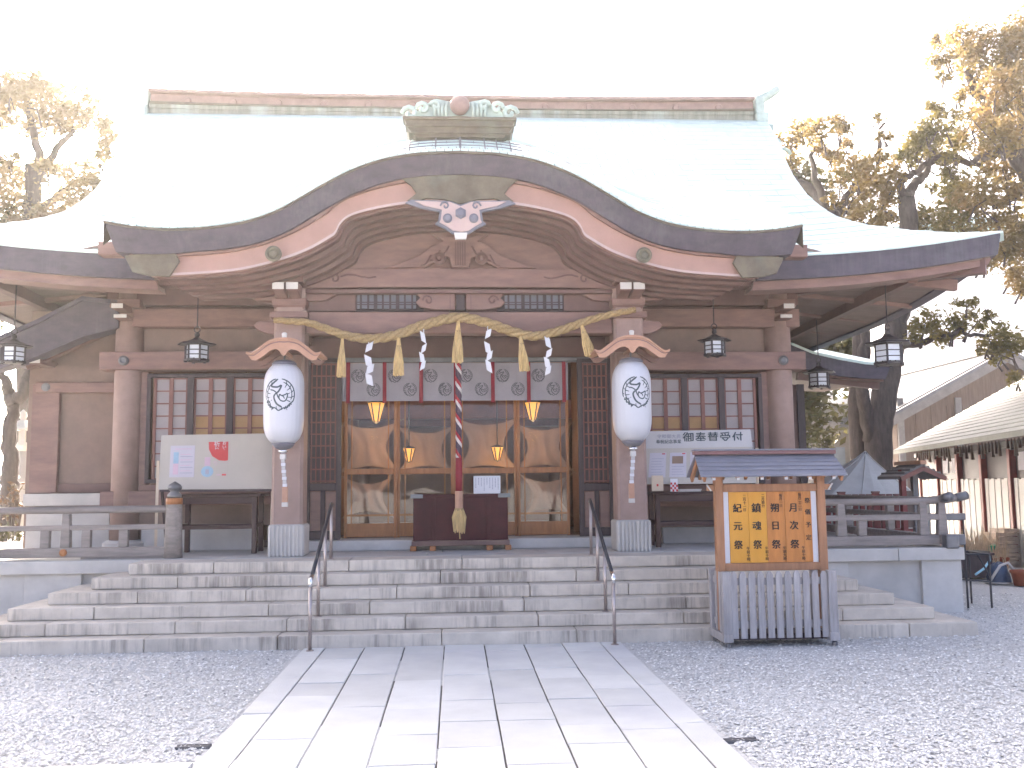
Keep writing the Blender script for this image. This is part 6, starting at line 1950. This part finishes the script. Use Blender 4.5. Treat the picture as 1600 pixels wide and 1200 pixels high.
def red_fence():
    Y = 6.6
    x0, x1 = xat(1262, Y, 800), xat(1412, Y, 800); z1 = zat(775, Y, 1340)
    t = thing('red_fence', 'dark red picket fence seen through the right railing', 'fence', ((x0 + x1) / 2, Y, 0))
    for z in (.35, .75, z1 - .12):
        MB().box(x0, x1, Y + .03, Y + .08, z, z + .07).build('rail', MT['shed_red'], t)
    n = 15
    for k in range(n):
        x = x0 + k * (x1 - x0) / (n - 1)
        w = .035 if k % 5 else .06
        m = MB(); m.box(x - w, x + w, Y - .03, Y + .029, 0, z1 + (.05 if k % 5 == 0 else 0)); p = m.build('picket', MT['shed_red'], t)
        MB().box(x - w - .006, x + w + .006, Y - .036, Y + .04, z1 + (.05 if k % 5 == 0 else 0) + .001, z1 + .03 + (.05 if k % 5 == 0 else 0)).build('picket_cap', MT['red_wood'], p)
    bx = thing('red_stand', 'low dark red wooden stand beside the tent', 'stand', (xat(1390, Y, 830), Y - .4, 0))
    xa, xb = xat(1368, Y - .5, 820), xat(1420, Y - .5, 820)
    MB().box(xa, xb, Y - .7, Y - .3, .75, .85).build('top', MT['shed_red'], bx, bevel=.01)
    for x in (xa + .03, xb - .09):
        for y in (Y - .69, Y - .37): MB().box(x, x + .06, y, y + .06, 0, .749).build('leg', MT['shed_red'], bx)
    MB().box(xa + .1, xb - .1, Y - .66, Y - .34, .4, .44).build('shelf', MT['shed_red'], bx)
red_fence()

def small_roofed_post():
    Y = 5.4
    c = at(1425, 728, Y)
    t = thing('small_roofed_sign', 'small dark shingled roof on posts beyond the right railing end', 'sign', (c[0], Y, 0))
    zr = zat(726, Y, 1425); ze = zat(744, Y, 1425)
    hw = xat(1460, Y, 740) - c[0]
    for s in (-1, 1):
        G = np.array([[(c[0], Y - .35, zr), (c[0], Y + .5, zr)], [(c[0] + s * hw, Y - .35, ze), (c[0] + s * hw, Y + .5, ze)]])
        sl = MB().slab(G, (0, 0, -.05)).build('roof_slope', MT['verge_grey'], t)
        for k in range(3):
            f = (k + 1) / 4
            MB().box(c[0] + s * hw * f - .02, c[0] + s * hw * f + .02, Y - .36, Y + .51, zr + (ze - zr) * f - .01, zr + (ze - zr) * f + .02).build('roof_course', MT['verge_grey'], sl)
        MB().bar((c[0], Y - .37, zr - .07), (c[0] + s * hw, Y - .37, ze - .05), .03, .07).build('verge_board', MT['red_wood'], t)
    MB().box(c[0] - .05, c[0] + .05, Y - .4, Y + .55, zr, zr + .06).build('ridge', MT['new_wood'], t)
    for x, m_ in ((c[0] - .18, 'shed_red'), (c[0] + .02, 'verge_grey')):
        MB().box(x - .04, x + .04, Y - .05, Y + .05, 0, zr - .08).build('post', MT[m_], t)
    MB().box(c[0] - .14, c[0] - .02, Y - .02, Y + .02, .9, 1.5).build('board', MT['house_wall'], t)
small_roofed_post()

# ---- yard clutter at the right edge
def clutter():
    # iron stand
    p = lv(1513, 950, 0); q = lv(1550, 950, 0)
    t = thing('iron_stand', 'black iron stand with arched braces at terrace corner', 'stand', (p[0], p[1], 0))
    zt = zat(866, p[1], 1520); xb = p[0] - .55; Yb = p[1] + .45
    legs = [(p[0], p[1]), (q[0], q[1]), (p[0] + .0, Yb), (q[0], Yb)]
    for x, y in legs: MB().tube([(x, y, 0), (x, y, zt)], .014, 8).build('leg', MT['grip'], t)
    MB().tube([(p[0], p[1], zt), (q[0], q[1], zt), (q[0], Yb, zt), (p[0], Yb, zt), (p[0], p[1], zt)], .014, 8).build('top_ring', MT['grip'], t)
    MB().tube([(p[0], p[1], .36), (q[0], q[1], .34)], .012, 8).build('cross_bar', MT['grip'], t)
    MB().tube([(p[0], p[1], .36), (p[0], Yb, .36)], .012, 8).build('cross_bar', MT['grip'], t)
    MB().tube([(p[0], p[1], .36), (p[0] - .05, p[1], .5), (p[0] - .16, p[1] + .02, zt)], .012, 8).build('brace', MT['grip'], t)
    MB().tube([(q[0], q[1], .34), (q[0] - .05, q[1], .5), (q[0] - .14, q[1] + .02, zt)], .012, 8).build('brace', MT['grip'], t)
    MB().tube([(p[0] - .16, p[1] + .02, zt), (q[0] + .02, q[1], zt)], .012, 8).build('top_bar', MT['grip'], t)
    MB().tube([(p[0], p[1], zt), (p[0], p[1], zt + .45), (p[0] - .3, p[1], zt + .46)], .013, 8).build('upright_hook', MT['grip'], t)
    # planter box behind
    c = lv(1515, 905, 0)
    b = thing('planter_box', 'dark planter box behind the iron stand', 'planter', (c[0], c[1], 0))
    zz = zat(868, c[1], 1520)
    x0, x1 = xat(1488, c[1], 890), xat(1552, c[1], 890)
    MB().box(x0, x1, c[1], c[1] + .45, .02, zz).build('box', MT['dark_wood'], b, bevel=.01)
    MB().box(x0 - .03, x1 + .03, c[1] - .03, c[1] + .48, zz + .001, zz + .04).build('rim', MT['table_wood'], b, bevel=.01)
    MB().box(x0 + .02, x1 - .02, c[1] + .03, c[1] + .42, zz + .041, zz + .06).build('soil', MT['joint'], b)
    # terracotta pots
    for px, py, r_, lab, col in ((1562, 893, .17, 'terracotta pot between planter box and blue bundle', 'terracotta'), (1597, 915, .16, 'dark red pot at the right picture edge', 'terracotta'), (1553, 902, .12, 'shallow stone coloured pot in front of terracotta pot', 'shed_white')):
        c = lv(px, py, 0)
        o = MB().lathe([(r_ * .7, 0), (r_ * .95, r_ * 1.2), (r_ * 1.05, r_ * 1.25), (r_ * 1.05, r_ * 1.5), (r_ * .9, r_ * 1.5), (r_ * .85, r_ * 1.2)], 20, (c[0], c[1], 0)).build('plant_pot', MT[col], None, smooth=True, org=(c[0], c[1], 0))
        tag(o, lab, 'pot', 'pots in the right yard')
    # green bucket on the planter edge
    c = lv(1553, 892, 0); z0 = .38
    g = thing('green_bucket', 'green plastic bucket in front of the crates', 'bucket', (c[0], c[1], z0 - .02))
    zb = zat(871, c[1], 1553); ztp = zat(853, c[1], 1553); r_ = (xat(1559, c[1], 860) - xat(1547, c[1], 860)) / 2
    MB().lathe([(r_ * .75, zb), (r_, ztp), (r_ * 1.08, ztp + .01), (r_ * .95, ztp), (r_ * .72, zb + .02)], 18, (c[0], c[1], 0)).build('body', MT['plastic_green'], g, smooth=True)
    MB().tube([(c[0] + r_ * math.cos(a), c[1], ztp + r_ * .5 * math.sin(a)) for a in np.linspace(0, math.pi, 10)], .008, 6).build('handle', MT['chrome'], g)
    MB().lathe([(r_ * 1.1, 0), (r_ * 1.1, zb)], 12, (c[0], c[1] + .0, 0)).build('block_below', MT['granite'], g)
    # pale blue strap
    a = at(1545, 868, 3.2); b_ = at(1528, 895, 3.2)
    o = MB().tube([a, at(1546, 876, 3.2), at(1538, 888, 3.2), b_, at(1524, 898, 3.2)], .016, 6).build('blue_strap', MT['cyan'], None, smooth=True, org=tuple(a))
    tag(o, 'pale blue plastic strap hanging inside the iron stand', 'strap')
    # blue bundle
    c = lv(1575, 914, 0)
    m = MB(); rows = 9; n = 18
    R0 = .15
    vs = []; fs = []
    for j in range(rows):
        f = j / (rows - 1)
        for k in range(n):
            a = 2 * math.pi * k / n
            rr = R0 * math.cos(f * 1.35) * (1 + .10 * math.sin(k * 2.3 + j * 1.1)) + .01
            vs.append((c[0] + rr * math.cos(a) * 1.1, c[1] + .25 + rr * math.sin(a), .01 + .32 * math.sin(f * 1.5) + .02 * math.sin(k * 1.9)))
    for j in range(rows - 1):
        for k in range(n): fs.append((j * n + k, j * n + (k + 1) % n, (j + 1) * n + (k + 1) % n, (j + 1) * n + k))
    fs.append(tuple(range((rows - 1) * n, rows * n)))
    u = thing('blue_bundle', 'crumpled blue plastic bundle on white tray by the crates', 'bundle', (c[0], c[1] + .25, 0))
    m.add(vs, fs).build('sheet', MT['plastic_blue'], u, smooth=True)
    MB().lathe([(.20, .0), (.23, .02), (.23, .035), (.19, .02)], 20, (c[0], c[1] + .25, 0)).build('tray', MT['shed_white'], u)
    MB().tube([(c[0] - .26, c[1] + .1, .02), (c[0] - .08, c[1] + .05, .30), (c[0] + .08, c[1] + .1, .34), (c[0] + .2, c[1] + .12, .2)], .022, 6).build('pale_edge', MT['shed_white'], u, smooth=True)
    # stacked crates
    base = lv(1588, 888, 0)
    Yk = base[1] + .3
    k_ = 0
    for col, (pxa, pxb, top, nlay) in enumerate(((1557, 1571, 832, 4), (1570, 1588, 826, 5), (1588, 1612, 826, 5))):
        xa, xb = xat(pxa, Yk, 850), xat(pxb, Yk, 850); zt = zat(top, Yk, 1585); hl = .155
        for j in range(nlay):
            z1 = zt - j * hl; z0 = z1 - hl + .012
            pos = ['left', 'middle', 'right'][col]; lev = ['topmost', 'second from top', 'third from top', 'fourth from top', 'lowest'][j]
            c = thing('wooden_tray', '%s wooden tray in the %s stack by the white shed' % (lev, pos), 'tray', ((xa + xb) / 2, Yk + .2, z0), 'wooden trays stacked at right')
            MB().box(xa, xb, Yk, Yk + .5, z0, z0 + .03).build('tray_floor', MT['crate_wood'], c)
            MB().box(xa, xb, Yk - .012, Yk - .001, z0 + .002, z0 + .06).build('front_slat', MT['crate_wood'], c)
            MB().box(xa, xb, Yk - .012, Yk - .001, z0 + .075, z1 - .002).build('front_slat', MT['crate_wood'], c)
            for x in (xa, xb - .03): MB().box(x, x + .03, Yk, Yk + .5, z0 + .031, z1 - .002).build('end_board', MT['crate_wood'], c)
        zb = zt - nlay * hl
        s = thing('crate_plinth', 'upright grey boards carrying the %s stack of trays' % pos, 'plinth', ((xa + xb) / 2, Yk + .2, 0), 'plinths under the tray stacks')
        nb = 4
        for q_ in range(nb):
            a, b2 = xa + (xb - xa) * q_ / nb, xa + (xb - xa) * (q_ + 1) / nb
            MB().box(a + .004, b2 - .004, Yk + .01, Yk + .5, 0, zb + .008 - .01 * (q_ % 2)).build('board', MT['crate_wood'], s)
clutter()

def reeds():
    V = []
    m = MB()
    for k in range(420):
        px = random.uniform(1496, 1572); Y = random.uniform(6.6, 8.6)
        x = xat(px, Y, 860); h_ = random.uniform(.25, .85) * (1.0 if px < 1560 else .7)
        dx, dy = random.uniform(-.15, .15), random.uniform(-.12, .12)
        w = .012
        m.add([(x - w, Y, 0), (x + w, Y, 0), (x + dx * .5 + w * .7, Y + dy * .4, h_ * .6), (x + dx * .5 - w * .7, Y + dy * .4, h_ * .6), (x + dx, Y + dy, h_)], [(0, 1, 2, 3), (3, 2, 4)])
    o = m.build('dry_reeds', MT['reed']); tag(o, 'dry straw coloured reeds growing along the white shed wall', 'reeds', kind='stuff')
reeds()

# ================================================================== TREES
def leaf_cloud(clumps, n_per_m2, size, rng):
    """clumps: (centre, radii) ; many small folded leaves through each clump's volume"""
    VV = []; 
    for c, rad in clumps:
        rad = np.asarray(rad, float)
        n = int(n_per_m2 * (rad[0] * rad[2]) * 3.2) + 12
        # sub-clumps give an uneven outline with gaps
        k = max(5, int(n / 55))
        sub = rng.normal(0, 1, (k, 3)); sub /= np.linalg.norm(sub, axis=1)[:, None]; sub *= rng.uniform(.25, 1.0, (k, 1)) ** .6
        idx = rng.integers(0, k, n)
        p = (sub[idx] + rng.normal(0, .27, (n, 3))) * rad + np.asarray(c)
        a = rng.normal(0, 1, (n, 3)); a[:, 2] *= .7; a /= np.linalg.norm(a, axis=1)[:, None]
        b = np.cross(a, rng.normal(0, 1, (n, 3))); b /= np.linalg.norm(b, axis=1)[:, None]
        s = size * rng.uniform(.6, 1.3, (n, 1))
        VV.append(np.stack([p - a * s, p + b * s * .42, p + a * s, p - b * s * .42], 1))
    V = np.concatenate(VV); n = len(V)
    return V.reshape(-1, 3), np.arange(n * 4).reshape(-1, 4)

def quick_mesh(name, V, Fq, m, parent):
    root = parent
    off = ORIGIN.get(root, np.zeros(3))
    me = bpy.data.meshes.new(name)
    me.vertices.add(len(V)); me.vertices.foreach_set('co', (V - off).ravel())
    me.loops.add(Fq.size); me.loops.foreach_set('vertex_index', Fq.ravel().astype(np.int32))
    me.polygons.add(len(Fq)); me.polygons.foreach_set('loop_start', np.arange(len(Fq)) * 4); me.polygons.foreach_set('loop_total', np.full(len(Fq), 4))
    me.update(); me.validate(); me.materials.append(m)
    o = bpy.data.objects.new(name, me); COL.objects.link(o); o.parent = parent
    return o

def limb(pts, r0, r1, n=9, wob=.04):
    P = spline(pts, 6)
    P = P + RNG.normal(0, wob, P.shape) * np.linspace(.3, 1, len(P))[:, None]
    return P, list(np.linspace(r0, r1, len(P)))

def tree(name, label, trunk_px, Y, r0, limbs_px, blobs, leaf, size=.11, dens=1000, base=None, spread=1.6, twig=True):
    """trunk_px: pixels from foot up; limbs: lists of (px,py,dY); blobs: (px,py,r_px[,dY])"""
    T = [at(a, b, Y) for a, b in trunk_px]
    if base is None: base = np.array([T[0][0], Y, 0.0])
    if T[0][2] > .3: T = [base + np.array([0, 0, -.1])] + T
    t = thing(name, label, 'tree', base)
    P, rs = limb(T, r0, r0 * .55, wob=.02)
    rs[0] *= 1.35
    MB().tube(P, rs, 12).build('trunk', MT['bark'], t, smooth=True)
    for L in limbs_px:
        pts = [at(q[0], q[1], Y + (q[2] if len(q) > 2 else 0)) for q in L]
        ra = L[0][3] if len(L[0]) > 3 else r0 * .38
        Pl, rl = limb(pts, ra, ra * .3, wob=.05)
        MB().tube(Pl, rl, 8).build('limb', MT['bark'], t, smooth=True)
    cl = []; tw = MB()
    D = Y - CAM[1]
    P_all = []
    for q in blobs:
        dY = q[3] if len(q) > 3 else random.uniform(-spread, spread)
        c = at(q[0], q[1], Y + dY); r = q[2] * (D + dY) / F_PX * 1.22
        cl.append((c, (r, r * 1.1, r * .9)))
        P_all.append(c)
        if twig:
            for k in range(2):
                e = c + RNG.normal(0, r * .5, 3)
                d = c + np.array([RNG.normal(0, r * .4), RNG.normal(0, r * .4), -r * 1.4])
                tw.tube([d, (c + d) / 2 + RNG.normal(0, r * .15, 3), e], [.028, .018, .008], 5)
    V, Fq = leaf_cloud(cl, dens, size, RNG)
    quick_mesh('crown', V, Fq, MT[leaf], t)
    if twig: tag(tw.build('twigs', MT['bark'], t), kind='stuff')
    return t

# behind the right roof corner
tree('camphor_tree', 'tall tree with warm brown leaves rising just behind the right roof slope',
     [(1345, 690), (1341, 610), (1345, 520), (1320, 430), (1292, 330)], 13.5, .30,
     [[(1292, 330, 0, .16), (1270, 298, .3), (1240, 280, .6), (1228, 250, .8)], [(1290, 325, 0, .12), (1272, 270, -.4), (1268, 215, -.6)], [(1300, 345, 0, .13), (1335, 290, .4), (1370, 240, .6), (1378, 195, .6)], [(1310, 380, 0, .10), (1365, 345, .5), (1395, 300, .8), (1408, 280, .9)]],
     [(1240, 215, 20), (1262, 200, 19), (1285, 204, 20), (1310, 198, 17), (1236, 250, 13), (1300, 238, 15), (1330, 262, 24), (1360, 266, 26), (1388, 276, 20), (1280, 228, 9), (1342, 300, 24), (1372, 310, 19), (1312, 285, 15), (1325, 335, 24), (1350, 345, 24), (1371, 186, 8), (1382, 215, 10), (1374, 238, 12), (1300, 310, 12), (1385, 345, 16), (1400, 250, 12), (1315, 222, 12)],
     'leaf_warm', size=.075)
tree('camphor_tree', 'forked trunk tree with pruned limbs rising behind the upturned right eave',
     [(1372, 705), (1378, 640), (1392, 560), (1402, 500), (1420, 420), (1418, 330), (1414, 306)], 13.0, .36,
     [[(1416, 310, 0, .16), (1428, 290, .1), (1448, 268, .2), (1452, 250, .3)], [(1414, 308, 0, .13), (1408, 285, 0), (1430, 270, -.2), (1462, 248, -.4), (1500, 252, -.6)], [(1452, 252, .2, .14), (1490, 246, .3), (1522, 258, .4), (1560, 230, .5)],
      [(1362, 690, 0, .20), (1345, 600, -.3), (1352, 520, -.5), (1350, 440, -.6)], [(1400, 540, 0, .12), (1440, 535, -.5), (1490, 520, -.8), (1540, 525, -1.0)]],
     [(1440, 210, 22), (1470, 190, 26), (1450, 238, 22), (1420, 245, 16), (1500, 226, 20), (1432, 228, 18), (1482, 230, 18), (1460, 172, 16), (1456, 292, 8), (1478, 260, 16), (1500, 290, 26), (1482, 318, 26), (1460, 350, 28), (1430, 345, 20), (1444, 375, 18), (1505, 345, 28), (1470, 380, 20), (1525, 380, 22),
      (1450, 505, 20, -.8), (1480, 510, 20, -.8), (1510, 506, 18, -.8), (1432, 520, 15, -.6), (1508, 476, 13, -.8), (1545, 492, 9, -1), (1555, 530, 20, -1), (1580, 542, 22, -1), (1562, 555, 15, -1), (1590, 592, 12, -1.2), (1540, 545, 10, -1)],
     'leaf_green', size=.075)
tree('camphor_tree', 'large spreading tree with orange brown leaves reaching in from the right edge',
     [(1680, 700), (1670, 560), (1655, 420), (1640, 320)], 12.0, .42,
     [[(1640, 330, 0, .26), (1590, 250, 0), (1545, 180, .2), (1510, 110, .3)], [(1640, 320, 0, .22), (1600, 225, -.3), (1560, 235, -.5), (1520, 250, -.5)], [(1645, 360, 0, .2), (1600, 300, .2), (1560, 320, .4), (1530, 310, .5)], [(1600, 225, 0, .16), (1590, 150, .2), (1570, 80, .3)]],
     [(1480, 80, 22), (1520, 72, 30), (1560, 70, 33), (1592, 90, 33), (1530, 112, 28), (1572, 132, 33), (1546, 166, 23), (1592, 182, 33), (1560, 210, 28), (1520, 196, 20), (1592, 218, 24), (1540, 232, 20), (1476, 120, 10), (1500, 150, 12), (1582, 246, 20), (1470, 60, 12), (1500, 55, 14),
      (1530, 302, 28), (1552, 330, 26), (1562, 370, 33), (1592, 402, 36), (1576, 300, 18), (1592, 352, 24), (1542, 270, 13), (1570, 272, 18), (1540, 400, 20), (1600, 440, 22), (1650, 150, 60), (1660, 300, 60), (1640, 60, 50)],
     'leaf_warm', size=.075)
# left of the hall, in the glare of the low sun
tree('forked_tree', 'tree with forked bare trunk at the left edge beside the wing',
     [(14, 800), (16, 740), (14, 680), (20, 630)], 9.0, .20,
     [[(20, 632, 0, .15), (8, 600, 0), (-8, 560, .2)], [(20, 632, 0, .14), (40, 604, 0), (60, 540, .3), (70, 430, .6)]],
     [(-40, 480, 40), (-90, 520, 45)], 'leaf_cool', size=.075)
tree('backlit_tree', 'tall backlit tree fading into the glare left of the roof',
     [(45, 640), (40, 480), (48, 360), (52, 260)], 15.0, .34,
     [[(50, 300, 0, .16), (60, 240, 0), (45, 170, .2), (35, 130, .3)], [(50, 290, 0, .14), (90, 230, .3), (130, 190, .4)], [(48, 340, 0, .14), (100, 300, .3), (140, 270, .5)]],
     [(40, 150, 33), (82, 160, 33), (120, 170, 28), (150, 192, 22), (60, 196, 22), (18, 140, 24), (100, 196, 18), (166, 215, 15), (28, 292, 26), (70, 268, 15), (112, 272, 22), (150, 272, 20), (122, 312, 26), (82, 325, 22), (40, 332, 22), (8, 335, 24), (162, 250, 13), (5, 180, 16), (15, 245, 12), (140, 330, 15), (165, 300, 14), (60, 365, 25), (110, 345, 20),
      (-60, 150, 60), (-70, 280, 70), (-150, 220, 80)],  # clumps out of view, added for shade
     'leaf_pale', size=.08)
tree('backlit_tree', 'second tree behind the left wing, mostly out of view, added for shade',
     [(-60, 760), (-62, 640), (-70, 520), (-60, 400)], 13.0, .3,  # mostly out of view, added to block low sun from the left
     [[(-62, 500, 0, .15), (-30, 430, 0), (0, 380, .2)]],
     [(-40, 400, 55), (-100, 380, 70), (-30, 470, 35), (-140, 480, 70), (-90, 560, 50), (10, 385, 22)], 'leaf_cool', size=.08)

def shrub(px, py, Y, r_px, label, leaf, name='shrub'):
    D = Y - CAM[1]; c = at(px, py, Y); r = r_px * D / F_PX
    t = thing(name, label, 'shrub', (c[0], Y, 0.0))
    cl = [(c + RNG.normal(0, r * .3, 3), (r * .8, r * .8, r * .8)) for _ in range(4)] + [((c[0], Y, max(.3, c[2] * .45)), (r * .8, r * .8, max(.3, c[2] * .45)))]
    V, Fq = leaf_cloud(cl, 110, .07, RNG)
    V[:, 2] = np.maximum(V[:, 2], .02)
    quick_mesh('foliage', V, Fq, MT[leaf], t)
    m = MB()
    for k in range(6):
        m.tube([(c[0] + RNG.normal(0, .06), Y + RNG.normal(0, .06), 0), c + RNG.normal(0, r * .4, 3)], [.03, .012], 5)
    m.build('stems', MT['bark'], t)
shrub(22, 780, 8.0, 26, 'reddish leaved shrub behind the left railing', 'leaf_red')
shrub(8, 830, 7.0, 24, 'dark green shrub low behind the left railing', 'leaf_cool')
shrub(-15, 755, 10.0, 28, 'bronze green shrub at the far left edge', 'leaf_green')
tree('shed_shade_tree', 'evergreen foliage below the right eave, its unseen crown added to shade the shed',
     [(1240, 740), (1238, 640), (1230, 520), (1200, 420)], 19.0, .4, [[(1230, 520, 0, .2), (1280, 500, 0), (1310, 545, 0)], [(1220, 480, 0, .2), (1150, 430, 0), (1090, 400, .5)]],
     [(1312, 548, 22, 0)] + [(px_ + random.uniform(-15, 15), py_ + random.uniform(-15, 15), 62) for px_ in (1010, 1085, 1160, 1225) for py_ in (330, 410, 490, 570, 640)], 'leaf_cool', size=.16, dens=520, twig=False)  # first clump is the visible bush, the unseen rest is added to shade the shed
shrub(1290, 690, 18.0, 18, 'small bush behind the tarpaulin tent', 'leaf_cool')
for i_, (px_, py_, Y_, r_) in enumerate([(1440, 420, 30, 60), (1540, 400, 30, 70), (1500, 360, 32, 50)]): pass

def stone_lantern():
    Y = 11.0
    b = at(32, 745, Y); x = b[0]
    t = thing('stone_lantern', 'grey stone lantern between trunk and wing at the left edge', 'stone lantern', (x, Y, 0))
    Z = lambda py: zat(py, Y, 32)
    MB().lathe([(.42, 0), (.42, .2), (.3, .3)], 6, (x, Y, 0)).build('base', MT['granite'], t)
    MB().lathe([(.16, .3), (.13, .8), (.16, Z(705))], 14, (x, Y, 0)).build('shaft', MT['granite'], t, smooth=True)
    MB().lathe([(.17, Z(705)), (.32, Z(697)), (.32, Z(692))], 6, (x, Y, 0)).build('platform', MT['granite'], t)
    fb = MB()
    for k in range(6):
        a = math.pi * k / 3
        fb.box(x + .2 * math.cos(a) - .04, x + .2 * math.cos(a) + .04, Y + .2 * math.sin(a) - .04, Y + .2 * math.sin(a) + .04, Z(692), Z(672))
    fb.build('fire_box', MT['granite'], t)
    MB().lathe([(.40, Z(672)), (.36, Z(668)), (.12, Z(658)), (.05, Z(656))], 6, (x, Y, 0)).build('cap', MT['granite'], t)
    MB().lathe([(.05, Z(656)), (.09, Z(650)), (.07, Z(645)), (.01, Z(640))], 12, (x, Y, 0)).build('finial', MT['granite'], t, smooth=True)
stone_lantern()

def boundary_wall():
    # low plastered wall closing the yard far behind on both sides
    for x0, x1, Y, lab in ((-60, -11, 34, 'low pale boundary wall far behind at left'), (20, 70, 38, 'low pale boundary wall far behind at right')):
        t = thing('boundary_wall', lab, 'wall', ((x0 + x1) / 2, Y, 0))
        MB().box(x0, x1, Y, Y + .3, 0, 2.2).build('wall', MT['concrete'], t)
        MB().box(x0, x1, Y - .12, Y + .42, 2.2, 2.4).build('coping', MT['roof_grey'], t)
boundary_wall()

# ================================================================== HAZY LOW-SUN AIR
def haze():
    m = bpy.data.materials.new('haze_air'); m.use_nodes = True
    nt = m.node_tree; nt.nodes.remove(nt.nodes['Principled BSDF'])
    v = nt.nodes.new('ShaderNodeVolumePrincipled')
    v.inputs['Color'].default_value = (0.96, 0.95, 0.94, 1); v.inputs['Density'].default_value = 0.0012; v.inputs['Anisotropy'].default_value = 0.55
    nt.links.new(v.outputs[0], nt.nodes['Material Output'].inputs['Volume'])
    o = MB().box(-720, 720, -320, 820, -1.2, 30).build('haze', m)
    tag(o, 'pale haze in the low sun over the whole forecourt', 'haze', kind='stuff')
haze()
